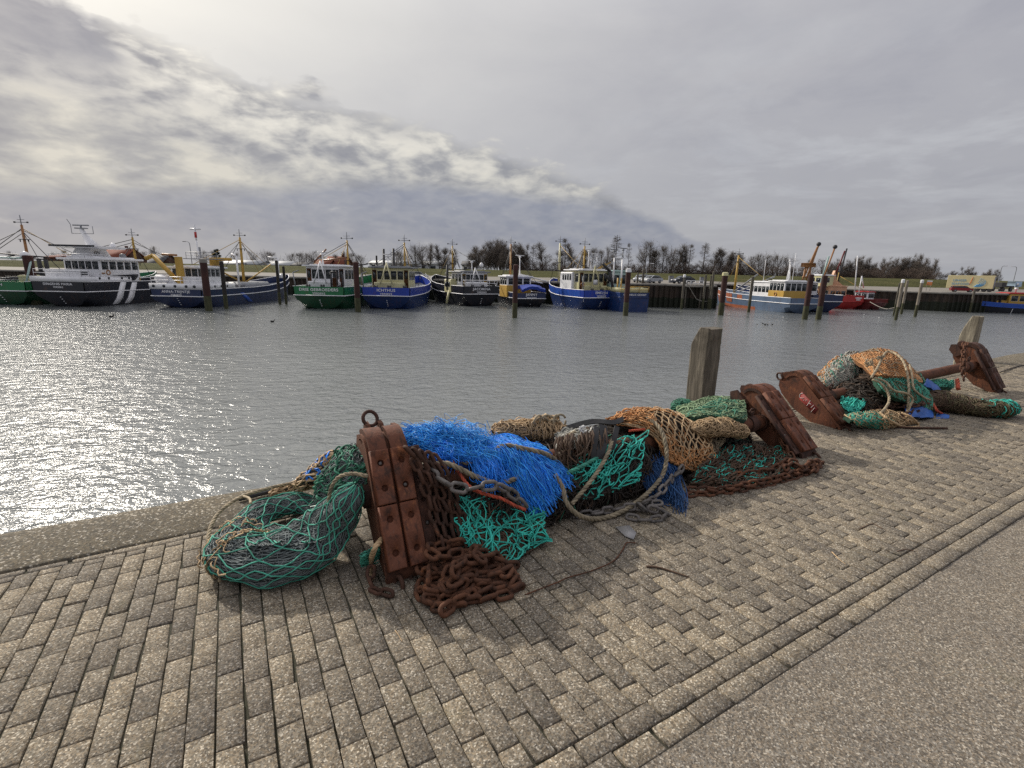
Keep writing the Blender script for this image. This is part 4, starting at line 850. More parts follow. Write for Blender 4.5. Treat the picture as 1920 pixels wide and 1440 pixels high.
# ================================================================ second pile
S = heap([7.0, 7.3, 7.8, 8.3, 8.7, 9.0, 9.3], [3.25, 3.3, 3.35, 3.4, 3.4, 3.35, 3.3], [.12, .32, .42, .44, .40, .28, .1], [.1, .26, .42, .52, .50, .36, .1], 80, 36, .05, 7)
b1 = MB(); S.sheet(b1, -.02, .02); b2 = MB(); tangle(b2, S, 900, .008, .5, 18, .45, (-.01, .06), seed=80); b3 = MB(); tangle(b3, S, 300, .008, .4, 18, .45, (0, .06), seed=81)
net('net_heap', 'dark brown matted netting under the orange net of the far pile', 'net heap', [('net_body', b1, M_BODYB), ('netting', b2, M_DBROWN), ('brown_twine', b3, M_BROWN)])
S = Patch(KK([[(1532, 702, 3.95), (1556, 678, 3.95), (1588, 660, 3.95), (1622, 668, 3.85)], [(1542, 718, 3.72), (1570, 698, 3.68), (1600, 690, 3.68), (1626, 695, 3.66)], [(1560, 738, 3.6), (1585, 726, 3.56), (1610, 726, 3.54), (1630, 715, 3.54)]]), 50, 40, .03, 5, 30)
b1 = MB(); S.sheet(b1, -.012, .06); b2 = MB(); diamond(b2, S, 32, 16, .0062, .4, 2, .003, seed=82); tangle(b2, S, 420, .0058, .4, 14, .3, (0, .03), seed=83, bias=1.2)
b3 = MB(); tangle(b3, S, 45, .0058, .35, 14, .35, (0, .03), seed=84, v0=0, v1=.3, u0=0., u1=.5); tangle(b2, S, 250, .0058, .4, 14, .3, (0, .035), seed=184, bias=1.3); b4 = MB(); tangle(b4, S, 120, .0058, .4, 14, .3, (0, .03), seed=85, bias=1.2)
net('fishing_net', 'pale grey net mound left of the orange net on the far pile', 'fishing net', [('net_body', b1, M_BODYK), ('netting', b2, M_WHITEN), ('orange_twine', b3, M_ORG), ('green_twine', b4, M_SEA)])
S = Patch(KK([[(1594, 668, 3.85), (1638, 655, 3.7), (1676, 660, 3.6), (1706, 684, 3.45), (1726, 708, 3.3)], [(1616, 684, 3.45), (1648, 678, 3.3), (1684, 684, 3.2), (1710, 700, 3.1), (1726, 712, 3.05)], [(1634, 704, 3.2), (1656, 706, 3.04), (1692, 708, 2.98), (1714, 713, 2.96), (1728, 718, 2.94)]]), 60, 40, .02, 4, 31)
b1 = MB(); S.sheet(b1, -.008, .06); b2 = MB(); diamond(b2, S, 56, 30, .0062, .16, 2, .004, seed=86); b3 = MB(); tangle(b3, S, 50, .006, .35, 12, .3, (0, .02), seed=87)
for c in ((1630, 682), (1652, 671)):
    for k in range(14): b3.bbox(K(c[0]+RNG.normal(0, 4), c[1]+RNG.normal(0, 3), 3.26), (.05, .02, .02), .004, rotm('Y', RNG.uniform(-1, 1)))
net('fishing_net', 'bright orange close meshed net forming the dome of the far pile', 'fishing net', [('net_body', b1, M_BODYO), ('netting', b2, M_ORG), ('pale_twine', b3, M_BEIGE)])
S = Patch(KK([[(1640, 708, 3.1), (1680, 708, 3.02), (1715, 712, 2.98), (1732, 722, 2.98), (1722, 700, 3.2)], [(1655, 728, 2.94), (1690, 732, 2.88), (1722, 735, 2.84), (1742, 745, 2.84), (1745, 728, 3.0)], [(1668, 740, 2.88), (1700, 754, 2.80), (1730, 762, 2.76), (1748, 770, 2.74), (1758, 755, 2.86)]]), 60, 40, .025, 5, 32)
b1 = MB(); S.sheet(b1, -.01, .05); b2 = MB(); diamond(b2, S, 50, 22, .0062, .2, 2, .004, seed=88); tangle(b2, S, 150, .006, .4, 12, .3, (0, .02), seed=89, bias=1.5); b3 = MB(); tangle(b3, S, 150, .006, .4, 12, .3, (0, .02), seed=90, bias=1.5)
net('fishing_net', 'green net skirt hanging below the orange net dome', 'fishing net', [('net_body', b1, M_BODYG), ('netting', b2, M_SEA), ('tan_twine', b3, M_OLIVE)])
S = Patch(KK([[(1575, 748, 3.35), (1605, 742, 3.3), (1620, 735, 3.3)], [(1580, 762, 3.15), (1605, 758, 3.12), (1622, 748, 3.15)], [(1590, 775, 3.0), (1608, 772, 3.0), (1620, 762, 3.05)]]), 30, 20, .03, 5, 33)
b1 = MB(); S.sheet(b1, -.02, .08); b2 = MB(); diamond(b2, S, 16, 12, .0065, .3, 2, .004, seed=91); tangle(b2, S, 110, .006, .25, 12, .4, (0, .04), seed=92)
net('fishing_net', 'turquoise net lump under the beam left of the dark chains', 'fishing net', [('net_body', b1, M_BODYG), ('netting', b2, M_TEAL)])
S = Patch(KK([[(1582, 778, 2.98), (1640, 770, 2.9), (1700, 776, 2.8)], [(1600, 790, 2.82), (1655, 786, 2.74), (1712, 787, 2.66)], [(1612, 800, None), (1660, 802, None), (1722, 793, None)]]), 50, 24, .025, 5, 34)
b1 = MB(); S.sheet(b1, -.012, .04); b0 = MB(); tangle(b0, S, 260, .006, .35, 14, .4, (0, .02), seed=93, v0=.4, v1=1, u0=0, u1=.5); b2 = MB(); diamond(b2, S, 20, 9, .0075, .25, 3, .012, seed=94, n=4); tangle(b2, S, 70, .007, .3, 14, .5, (0, .04), seed=95, u0=.5)
net('fishing_net', 'flat tan mesh over green netting at the front of the far pile', 'fishing net', [('net_body', b1, M_BODYG), ('green_twine', b0, M_SEA), ('netting', b2, M_TAN)])
S = sausage([g(1702, 752, .16), g(1745, 752, .16), g(1790, 755, .15), g(1835, 762, .14), g(1872, 767, .11), g(1898, 768, .07)], [.10, .16, .17, .16, .14, .07], 90, 36, .06, 3.2, 35, .7)
b1 = MB(); S.sheet(b1); b2 = MB(); diamond(b2, S, 60, 26, .0062, .3, 2, .004, seed=96, across=True, u0=0, u1=.55) if False else diamond(b2, S, 30, 22, .0062, .35, 3, .006, seed=96, across=True); tangle(b2, S, 420, .0062, .3, 14, .45, (0, .035), seed=97, u0=.25)
b3 = MB(); tangle(b3, S, 520, .0065, .3, 14, .45, (0, .03), seed=98, u0=0, u1=.55); b4 = MB(); tangle(b4, S, 260, .0065, .25, 14, .4, (0, .04), seed=99, u0=.72, u1=1., v0=.2, v1=.8); diamond(b4, S, 14, 14, .0068, .3, 3, .01, seed=100, across=True, u0=.4, u1=1.0) if False else None
net('fishing_net', 'long brown and olive net roll lying towards the farthest trawl shoe', 'fishing net', [('net_body', b1, M_BODYB), ('netting', b2, M_OLIVE), ('brown_twine', b3, M_BROWN), ('turquoise_twine', b4, M_TEAL)])
S = Patch(KK([[(1722, 722, 3.3), (1760, 712, 3.3), (1785, 716, 3.25)], [(1728, 738, 3.05), (1762, 728, 3.1), (1788, 728, 3.1)]]), 24, 16, .03, 5, 36)
b1 = MB(); S.sheet(b1, -.02, .1); b2 = MB(); diamond(b2, S, 16, 8, .0065, .3, 2, .005, seed=101); tangle(b2, S, 90, .006, .25, 12, .4, (0, .03), seed=102)
net('fishing_net', 'green net scrap behind the blue tarpaulin near the far beam', 'fishing net', [('net_body', b1, M_BODYG), ('netting', b2, M_SEA)])
S = Patch(KK([[(1728, 775, 2.9), (1748, 755, 2.98), (1765, 745, 3.0)], [(1735, 782, 2.74), (1752, 772, 2.74), (1768, 765, 2.8)]]), 16, 12, .02)
b1 = MB(); S.sheet(b1, -.02, .06); b2 = MB(); diamond(b2, S, 7, 5, .0075, .2, 3, .008, seed=103)
net('fishing_net', 'dark patch of pale green mesh beside the red rope', 'fishing net', [('net_body', b1, M_BODYK), ('netting', b2, M_PALE)])
for lab, rows in (('blue tarpaulin strip slanting down the right of the green net', [[(1738, 710, 3.0), (1752, 716, 3.0), (1764, 730, 2.95), (1772, 745, 2.9)], [(1737, 722, 2.92), (1750, 730, 2.9), (1760, 742, 2.86), (1769, 752, 2.84)]]),
                  ('crumpled blue tarpaulin lump under the green net skirt', [[(1695, 762, 2.86), (1720, 750, 2.88), (1745, 757, 2.84)], [(1698, 772, 2.76), (1722, 766, 2.74), (1750, 772, 2.72)], [(1702, 782, 2.7), (1728, 782, 2.66), (1752, 782, 2.64)]]),
                  ('small blue tarpaulin scrap on the paving by the red rope', [[(1755, 777, None), (1768, 775, None), (1780, 779, None)], [(1756, 783, None), (1768, 783, None), (1780, 783, None)]])):
    S = Patch(KK(rows), 24, 18, .02, 8, 40); mb = MB(); S.sheet(mb, 0, .02); single('tarpaulin', mb, M_TARP, lab, 'tarpaulin', 'blue tarpaulin pieces')
rope('beige rope running up over the orange net dome and down its front', [ropeK([(1634, 708, 3.0), (1645, 690, 3.1), (1660, 662, 3.42), (1672, 660, 3.4), (1690, 672, 3.2), (1700, 695, 3.0), (1704, 730, 2.84), (1702, 772, 2.72)], 90)], M_BEIGE, .0155)
rope('beige rope falling from the dome edge to the green skirt corner', [ropeK([(1706, 684, 3.14), (1710, 705, 2.98), (1713, 728, 2.84), (1722, 738, 2.8), (1735, 747, 2.76), (1744, 750, 2.76)], 60)], M_BEIGE, .0145)
rope('beige rope looping from the beam end down to the flat tan mesh', [ropeK([(1636, 712, 2.98), (1650, 718, 2.92), (1664, 735, 2.84), (1667, 752, 2.78), (1658, 768, 2.74), (1648, 776, 2.74)], 60)], M_BEIGE, .0155)
rope('beige rope bending right under the green skirt', [ropeK([(1640, 708, 3.0), (1660, 716, 2.9), (1676, 732, 2.8), (1700, 738, 2.76), (1711, 748, 2.74), (1706, 762, 2.72), (1702, 772, 2.72)], 60)], M_BEIGE, .0145)
rope('orange beige rope lying on the paving in a flat loop before the far pile', [ropeK([(1650, 774, 2.72), (1668, 788, 2.6), (1690, 799, None), (1716, 801, None), (1722, 797, None), (1708, 782, 2.6), (1690, 774, 2.7)], 70)], M_TAN, .0145)
rope('red orange rope hanging beside the dark mesh patch', [ropeK([(1744, 748, 2.82), (1750, 758, 2.76), (1757, 770, 2.68), (1766, 776, None)], 30)], M_RED, .017)
rope('orange red float rope dangling from the chain by the farthest shoe', [ropeK([(1795, 712, 3.05), (1796, 720, 3.0), (1797, 730, 2.95)], 12)], M_RED, .03)
mb = MB(); mb.tubes(curve([g(1612, 792, .03), g(1690, 801, .02), g(1776, 803, .02)], 20), .014, 8); single('steel_rod', mb, M_CHAIND, 'thin rusty rod lying on the paving in front of the far pile', 'rod')
mb = MB(); mb.tubes(curve([g(1875, 698, .02), g(1898, 690, .015), g(1925, 683, .015), g(1990, 668, .015)], 20), .012, 6); single('cable', mb, M_DBROWN, 'dark cable running along the coping beyond the farthest shoe', 'cable')
# ---- small litter on the paving
mb = MB(); mb.tubes(curve([g(985, 1115, .01), g(1045, 1092, .012), g(1065, 1083, .012), g(1110, 1070, .012), g(1150, 1052, .012), g(1168, 1030, .012), g(1175, 1018, .012), g(1192, 1018, .012)], 60), .0045, 5)
single('wire', mb, M_CHAIN, 'long thin rusty wire curving over the paving stones', 'wire')
for lab, pts, r in (('brown twig lying on the paving below the grey chain bunch', [(1212, 1062), (1235, 1064), (1262, 1072), (1292, 1082)], .008), ('pale bent straw on the paving near the kerb', [(1560, 1035), (1575, 1050), (1586, 1058)], .004), ('short pale straw in the joint of the nearest paving', [(741, 1182), (748, 1192), (754, 1203)], .003), ('thin dark twig by the paving edge', [(1682, 1034), (1700, 1030), (1716, 1034)], .005), ('crooked dark twig among loose paving stones', [(1612, 992), (1632, 983), (1642, 984), (1655, 992)], .006)):
    mb = MB(); P = curve([g(a, b_, .012) for a, b_ in pts], 16); mb.tubes(P, np.linspace(r, r*.5, 16), 6); single('twig', mb, M_TAN if 'pale' in lab else M_BROWN, lab, 'twig', 'bits of twig on the paving')
mb = MB(); q = np.array([g(1154, 989, .006), g(1180, 986, .006), g(1193, 1000, .006), g(1188, 1012, .006), g(1172, 1006, .006)]); q2 = q+np.array([0, 0, .006]); mb.add(np.concatenate([q, q2]), [tuple(range(5))[::-1], tuple(range(5, 10))]+[(k, (k+1) % 5, 5+(k+1) % 5, 5+k) for k in range(5)])
single('plastic_piece', mb, mat('dull_plastic', (.30, .29, .29), .5), 'flat grey plastic piece on the paving under the rope loop', 'plastic piece', smooth=False)
# ================================================================ the far side of the harbour (world frame: camera looks along +Y)
def flat(name, col, rough=.55, var=.12, dirt=.0, scale=.8):
    if name in MATS: return MATS[name]
    m, t, b = newmat(name); co = t.node('ShaderNodeTexCoord').outputs['Object']
    mp = t.node('ShaderNodeMapping', inp={'Vector': co, 'Scale': (1, 1, .35)}).outputs[0]
    f = t.noise(scale, 6, .65, mp, .5)
    c = t.ramp(f, [(.3, tuple(x*(1-var*2) for x in col)), (.6, col)])
    if dirt: c = t.mix(t.math('MULTIPLY', t.ramp(t.noise(scale*2.3, 7, .7, mp, .8), [(.54, 0.0), (.68, 1.0)]), dirt), c, (.16, .07, .03))
    t.link(c, b.inputs['Base Color']); b.inputs['Roughness'].default_value = rough; MATS[name] = m; return m
def glassmat():
    m, t, b = newmat('window_glass'); b.inputs['Base Color'].default_value = (.02, .026, .03, 1); b.inputs['Roughness'].default_value = .08; return m
F_GLASS = glassmat(); F_WHITE = flat('white_gloss', (.80, .80, .82), .4, .1, .10); F_CREAM = flat('cream_gloss', (.62, .58, .33), .45, .1, .08); F_YEL = flat('mast_yellow', (.42, .26, .04), .5, .15, .25); F_MUST = flat('mustard', (.52, .32, .06), .5, .1, .1); F_ORANGE = flat('mast_orange', (.34, .155, .05), .5, .15, .25)
F_GREY = flat('grey_steel', (.24, .25, .27), .5, .15, .15); F_DK = flat('dark_steel', (.03, .03, .035), .6, .2, .2); F_BROWN = flat('varnished_brown', (.16, .06, .025), .4, .1); F_BLK = flat('hull_black', (.010, .012, .020), .35, .15, .22); F_NAVY = flat('hull_navy', (.012, .026, .085), .35, .15, .22)
F_GREEN = flat('bulwark_green', (.012, .155, .055), .4, .12, .22); F_GREEND = flat('hull_green', (.006, .062, .026), .4, .15, .22); F_BLUE = flat('bulwark_blue', (.012, .045, .34), .4, .12, .22); F_BLUED = flat('hull_blue', (.007, .030, .125), .4, .15, .22); F_BLUEM = flat('hull_mid_blue', (.012, .075, .40), .4, .15, .22)
F_RED = flat('hull_red', (.42, .022, .02), .4, .12, .22); F_DRED = flat('hull_dark_red', (.13, .012, .012), .4, .12, .22); F_SALMON = flat('salmon', (.60, .34, .20), .5, .1, .1); F_TURQ = flat('pale_turquoise', (.36, .50, .48), .5, .1, .1); F_DECK = flat('deck_grey', (.17, .17, .18), .8, .2, .3); F_ORRED = flat('primer_orange', (.36, .10, .04), .7, .2, .1); F_GB = flat('grey_blue_paint', (.10, .15, .24), .5, .15, .25)
F_PILE = flat('pile_red_brown', (.052, .016, .013), .8, .3, .3, 1.5); F_PILEW = flat('pile_grey_wood', (.13, .115, .09), .9, .3, .0, 2.5); F_PILEL = flat('pile_pale_wood', (.25, .215, .17), .9, .25, 0, 2.5); F_PILED = flat('pile_dark_wood', (.035, .03, .026), .9, .3, 0, 2.5); F_ALG = flat('algae_band', (.065, .068, .032), .9, .3, .2, 2.5); F_CONC = flat('far_concrete', (.30, .28, .25), .9, .15, .15, .6)
# ---- ground beyond the water
def wall_y(x): return float(np.interp(x, [-260, -45, -20, 26, 37.5, 39.5, 58, 85, 300], [140, 107, 101, 90, 90.4, 115, 122, 96.5, 104]))
def dike_y(x): return float(np.interp(x, [-260, -45, 20, 60, 300], [131, 101, 89, 92.8, 104.8]))
def zq(x): return float(np.interp(x, [-45, 5, 45, 80], [-.35, 0., 0., -.5]))
xs = np.concatenate([np.linspace(-260, 30, 16), np.arange(32, 100, 1.), np.linspace(104, 300, 12)])
def strip(name, prof, m, z_jit=0.0, kind='structure'):
    Pg = np.array([[(x, wall_y(x)+dy, dz) for dy, dz in prof] for x in xs]); mb = MB(); mb.grid(Pg)
    return tag(mb.build(name, m), kind=kind)
def grass_mat():
    m, t, b = newmat('dike_grass'); co = t.node('ShaderNodeTexCoord').outputs['Object']
    mp = t.node('ShaderNodeMapping', inp={'Vector': co, 'Scale': (.25, 1, 1)}).outputs[0]
    c = t.ramp(t.math('ADD', t.math('MULTIPLY', t.noise(.25, 6, .65, mp), .6), t.math('MULTIPLY', t.noise(2.5, 5, .7, co), .4)), [(.35, (.050, .048, .022)), (.5, (.078, .080, .030)), (.64, (.115, .102, .048))])
    t.link(c, b.inputs['Base Color']); b.inputs['Roughness'].default_value = 1.0; b.inputs['Specular IOR Level'].default_value = .1
    t.link(t.bump(t.noise(1.2, 6, .7, co), 1.0, .5), b.inputs['Normal']); return m
F_GRASS = grass_mat()
Pg = np.array([[(x, y_, z_+zq(x)) for y_, z_ in zip(np.linspace(wall_y(x)+.4, max(wall_y(x)+1.5, dike_y(x)+34), 5), np.linspace(.60, 1.1, 5)*1.0)] for x in xs]); mb = MB(); mb.grid(Pg); tag(mb.build('far_quay_road', flat('pale_asphalt', (.22, .20, .175), .9, .12, 0, .4)), kind='structure')
Pg = np.array([[(x, max(wall_y(x)+1.4, dike_y(x)+33.9)+dy, dz+zq(x)*max(0, 1-dy/6)) for dy, dz in [(0, 1.08), (2, 1.5), (6, 2.1), (10, 2.60), (13, 2.80), (17, 2.80), (24, 1.7), (32, .8), (36, .2)]] for x in xs]); mb = MB(); mb.grid(Pg); tag(mb.build('grass_dike', F_GRASS), kind='structure')
mb = MB(); mb.add([[-1500, 150, .5], [1500, 150, .5], [2600, 3200, .5], [-2600, 3200, .5]], [(0, 1, 2, 3)]); tag(mb.build('far_fields', flat('far_field', (.11, .11, .045), 1, .2, 0, .01), smooth=False), kind='structure')
# sheet-pile wall with a concrete cap
mb = MB(); rows = []; x = -200.0; k = 0
while x < 240:
    for dx, dy in ((0, 0), (.30, 0), (.48, .42), (.78, .42), (.96, 0)): rows.append((x+dx, wall_y(x+dx)+dy))
    x += .96
Pg = np.array([[(a, b_, z) for z in (WATER_Z-1, -2.6, -1.2, .30+zq(a))] for a, b_ in rows]); mb.grid(Pg)
def sheet_mat():
    m, t, b = newmat('sheet_piling'); co = t.node('ShaderNodeTexCoord').outputs['Object']; z = t.node('ShaderNodeSeparateXYZ', inp={0: co}).outputs[2]
    mp = t.node('ShaderNodeMapping', inp={'Vector': co, 'Scale': (1.5, 1.5, .25)}).outputs[0]
    c = t.ramp(t.noise(1.0, 6, .65, mp, .5), [(.35, (.022, .017, .014)), (.65, (.075, .052, .038))])
    alg = t.ramp(t.math('ADD', z, t.noise(1.2, 4, .6, mp)), [(0.0, 0.0), (1.0, 0.0)])
    wet = t.math('LESS_THAN', t.math('ADD', z, t.math('MULTIPLY', t.noise(.8, 4, .6, mp), .9)), -1.4)
    c = t.mix(wet, c, (.018, .022, .012)); t.link(c, b.inputs['Base Color']); b.inputs['Roughness'].default_value = .75; return m
wl = mb.build('quay_wall', sheet_mat(), smooth=False); tag(wl, 'dark corrugated sheet pile wall of the far quay behind the moored boats', 'quay wall')
mb = MB(); Pg = np.array([[(x, wall_y(x)+dy, dz+zq(x)) for dy, dz in ((-.25, .25), (-.25, .62), (.5, .64), (.5, .25))] for x in xs]); mb.grid(Pg, 0, True); mb.build('cap', F_CONC, wl, smooth=False)
# ---- boats
def text_part(s, size, m, parent, loc, rot, name='lettering', bold=.012, sx=1.0):
    cu = bpy.data.curves.new(name, 'FONT'); cu.body = s; cu.size = size; cu.extrude = .012; cu.offset = bold*size; cu.align_x = 'CENTER'; cu.align_y = 'CENTER'; cu.space_character = 1.08; cu.resolution_u = 3
    ob = bpy.data.objects.new(name, cu); COL.objects.link(ob); bpy.context.view_layer.update()
    me = bpy.data.meshes.new_from_object(ob.evaluated_get(bpy.context.evaluated_depsgraph_get())); bpy.data.objects.remove(ob); bpy.data.curves.remove(cu)
    me.materials.clear(); me.materials.append(m)
    o = bpy.data.objects.new(name, me); COL.objects.link(o); o.parent = parent
    R4 = Matrix(((rot[0][0]*sx, rot[1][0], rot[2][0], loc[0]), (rot[0][1]*sx, rot[1][1], rot[2][1], loc[1]), (rot[0][2]*sx, rot[1][2], rot[2][2], loc[2]), (0, 0, 0, 1)))
    o.matrix_local = R4; return o
AFT = ((0, -1, 0), (0, 0, 1), (-1, 0, 0)); STB = ((1, 0, 0), (0, 0, 1), (0, -1, 0)); PORT = ((-1, 0, 0), (0, 0, 1), (0, 1, 0))
class Boat:
    def __init__(s, name, px, py, heading, label, L, B, zr, zb, up, low, bow=1.6, group='fishing boats moored at the far quay', cat='fishing boat', strake=F_WHITE, box=False, inner=F_GREY):
        p = G(px, py, WATER_Z); s.h = math.radians(heading); s.L, s.B, s.zr, s.zb, s.bow = L, B, zr, zb, bow
        s.root = empty(name, tuple(p), pi/2-s.h, label, cat, group)
        S_ = [0, .015, .05, .12, .25, .4, .55, .68, .78, .86, .93, .975, 1.0]
        def hb(f): return B/2*(.95+.05*min(1, f/.15))*(max(0., 1-((f-.55)/.45)**2.5) if f > .55 else 1)+(.06 if f > .9 else 0)
        def sh(f): return bow*max(0, (f-.35)/.65)**2
        hullrows, uprows = [], []
        for f in S_:
            b = hb(f); x = f*L; fl = max(0, (f-.6)/.4)
            xr, xb = x, x+fl*.5*(1 if f == 1 else .6)
            z1, z0 = zr+sh(f)*.85, zb+sh(f)
            if box: mid = [(b*.99, z1*.5, x), (b*.95, -.4, x+.05), (0, -.8, x+.1)]
            elif f < .03: mid = [(b*.93, z1-.62, x+.25), (b*.55, .28, x+.9), (0, -.12, x+1.3)]
            elif f < .1: mid = [(b*.95, z1*.52, x+.15), (b*.72, -.1, x+.5), (0, -.6, x+.6)]
            else: mid = [(b*(.97-.22*fl), z1*.5, x-fl*.2), (b*(.9-.4*fl), -.2, x-fl*.5), (0, -.8, x-fl*.8)]
            half = [(b, z1, xr)]+mid
            hullrows.append([(xx, y, z) for y, z, xx in half]+[(xx, -y, z) for y, z, xx in half[-2::-1]])
            bi = max(b-.12, .01); 
            uprows.append([(xr+.0, b, z1), (xb, b*(1+.02), z0), (xb-.02, bi*(1+.02), z0), (xr, bi, z1+.02)])
        mb = MB(); H = np.array(hullrows); mb.grid(H); n = H.shape[1]; mb.f.append(list(range(n))); mb.m.append(0)
        s.hull = mb.build('hull', low, s.root, sharp=35)
        mb = MB(); U = np.array(uprows); V2 = U.copy(); V2[..., 1] *= -1
        loop = np.concatenate([U[::-1], V2]); mb.grid(loop, 0, True)
        tz = [(-.0, y, z) for y, z in ((B/2*.95, zr), (B/2*.969, zb), (-B/2*.969, zb), (-B/2*.95, zr))]
        mb.add(tz+[(.12, y, z) for _, y, z in tz], [(0, 1, 2, 3), (7, 6, 5, 4), (1, 5, 6, 2), (0, 4, 5, 1), (3, 2, 6, 7)])
        s.bul = mb.build('bulwark', up, s.root, sharp=35)
        # deck
        mb = MB(); D_ = np.array([[(f*L, hb(f)-.10 if hb(f) > .12 else .02, zr+sh(f)*.85+.02), (f*L, -(hb(f)-.10 if hb(f) > .12 else .02), zr+sh(f)*.85+.02)] for f in S_]); mb.grid(D_); mb.build('deck', inner, s.root)
        for sg in (1, -1):
            mb = MB(); P = np.array([(f*L, sg*(hb(f)+.03), zr+sh(f)*.85) for f in S_]); mb.tubes(P, .07, 6); mb.build('rub_strake', strake, s.hull)
            mb = MB(); P = np.array([(f*L+max(0, (f-.6)/.4)*.3, sg*(hb(f)*1.02-.05), zb+sh(f)+.03) for f in S_]); mb.tubes(P, .06, 6); mb.build('cap_rail', strake, s.bul)
        mb = MB(); mb.bar((-.05, B/2*.95, zr), (-.05, -B/2*.95, zr), .07); mb.build('rub_strake', strake, s.hull)
        s.hb, s.sh = hb, sh
    def patch(s, name, m, x0, x1, f0, f1, side=1, n=10):
        # paint following the plating: f runs 0 at the waterline to 1 at the strake, 1..2 up the bulwark
        rows = []
        for x in np.linspace(x0, x1, n):
            f = x/s.L; b = s.hb(f); fl = max(0, (f-.6)/.4); z1 = s.zr+s.sh(f)*.85; z2 = s.zb+s.sh(f)
            pts = [(0, b*(.9-.4*fl)-.02, -.2, x-fl*.5), (.5, b*(.97-.22*fl), z1*.5, x-fl*.2), (1, b, z1, x), (2, b*1.02, z2, x+fl*.3)]
            q = [[float(np.interp(g_, [p_[0] for p_ in pts], [p_[k] for p_ in pts])) for k in (3, 1, 2)] for g_ in np.linspace(f0, f1, 7)]
            rows.append([(a, side*(y+.025), z) for a, y, z in q])
        A = np.array(rows); B = A.copy(); B[..., 1] -= side*.035
        mb = MB(); mb.grid(A); mb.grid(B[:, ::-1]); lp = np.concatenate([np.stack([A, B])[:, 0], np.stack([A, B])[:, 1:, -1], np.stack([A, B])[:, -1, -2::-1], np.stack([A, B])[:, -2:0:-1, 0]], 1); mb.grid(lp, 0, True)
        return mb.build(name, m, s.hull, smooth=False)
    def mesh(s, name, m, fn, parent=None, **kw): mb = MB(); fn(mb); return mb.build(name, m, parent or s.root, **kw)
    def text(s, t1, t2, size=.55, z=None, m=F_WHITE, y=0.0, x=-.03, sx=1.1):
        z = z if z else (s.zr+s.zb)/2+.18; text_part(t1, size, m, s.bul, (x, y, z), AFT, sx=sx)
        if t2: text_part(t2, size*.72, m, s.bul, (x, y, z-size*.95), AFT, sx=sx)
        if not getattr(s, 'nodraft', False):
            mb = MB()
            for k in range(4): mb.box((.62-.19*k if s.zr > 1.2 else 0, -.05, .45+.28*k), (.05, .16, .07))
            mb.build('draft_marks', m, s.hull)
    def house(s, x0, x1, w, z0, z1, m, roof=F_WHITE, aft=4, side=3, wz=(.52, .88), lower=None, lz=None, ov=.35, doors=0, y=0.0, slope=.0, name='wheelhouse', roofh=.16, dm=F_BROWN):
        body = MB(); zm = lz if lz is not None else None
        def blk(mb, a, b_): mb.bbox(((x0+x1)/2, y, (a+b_)/2), (x1-x0, w, b_-a), .05)
        blk(body, zm if zm else z0, z1); h = body.build(name, m, s.root, sharp=30)
        if zm: lo = MB(); lo.bbox(((x0+x1)/2, y, (z0+zm)/2), (x1-x0+.06, w+.06, zm-z0), .05); lo.build('deckhouse', lower or m, s.root, sharp=30)
        mb = MB(); mb.bbox(((x0+x1)/2, y, z1+roofh/2), (x1-x0+2*ov, w+2*ov, roofh), .05); mb.bbox(((x0+x1)/2, y, z1+roofh*1.3), (x1-x0, w*.8, roofh*.7), .05); mb.build('roof', roof, s.root, sharp=30)
        zz0 = z0+(z1-z0)*wz[0]; zz1 = z0+(z1-z0)*wz[1]
        def win(c, sz):
            f = MB(); f.bbox(c, tuple(q+.12 if q > .1 else q for q in sz), .01); fo = f.build('window', F_WHITE if m is not F_WHITE else F_GREY, h, smooth=False)
            g_ = MB(); g_.box(c, tuple(q if q > .1 else q+.03 for q in sz)); g_.build('pane', F_GLASS, fo, smooth=False)
        dw = .62 if doors else 0; ww = (w-2*dw-.3)/max(aft, 1)
        for k in range(aft): win((x0-.005, y-(w-2*dw-.3)/2+ww*(k+.5), (zz0+zz1)/2), (.05, ww*.74, zz1-zz0))
        for k in range(doors):
            yy = y+(1 if k == 0 else -1)*(w/2-.42); d_ = MB(); d_.bbox((x0-.02, yy, (z0+z1)/2-.05), (.06, .62, (z1-z0)*.88), .01); do = d_.build('door', dm, h, smooth=False)
            g_ = MB(); g_.box((x0-.06, yy, (zz0+zz1)/2), (.04, .36, (zz1-zz0)*.85)); g_.build('pane', F_GLASS, do, smooth=False)
        wl_ = (x1-x0-.3)/max(side, 1)
        for k in range(side):
            for sg in (1, -1): win((x0+.15+wl_*(k+.5), y+sg*(w/2+.005), (zz0+zz1)/2), (wl_*.72, .05, zz1-zz0))
        return h
    def mast(s, x, z0, z1, m=F_YEL, r=.17, y=0.0, cross=(.78, .5), stays=(), top=True, rake=0.0):
        mb = MB(); ztop = z1-(1.3 if top else 0); mb.tubes(np.array([(x, y, z0), (x+rake*.5, y, (z0+ztop)/2), (x+rake, y, ztop)]), np.array([r, r*.9, r*.7]), 8); mo = mb.build('mast', m, s.root)
        if top:
            mb = MB(); mb.bar((x+rake, y, ztop), (x+rake, y, z1), .06); mb.bar((x+rake, y-.9, ztop+.35), (x+rake, y+.9, ztop+.35), .05); mb.bar((x+rake, y-.5, ztop+.7), (x+rake, y+.5, ztop+.7), .035); mb.build('topmast', F_GREY, mo)
            for sg in (1, -1): mb = MB(); mb.lathe([(.10, -.1), (.13, .08), (.05, .12)], (x+rake, y+sg*.9, ztop+.35), 8); mb.build('lamp', F_DK, mo)
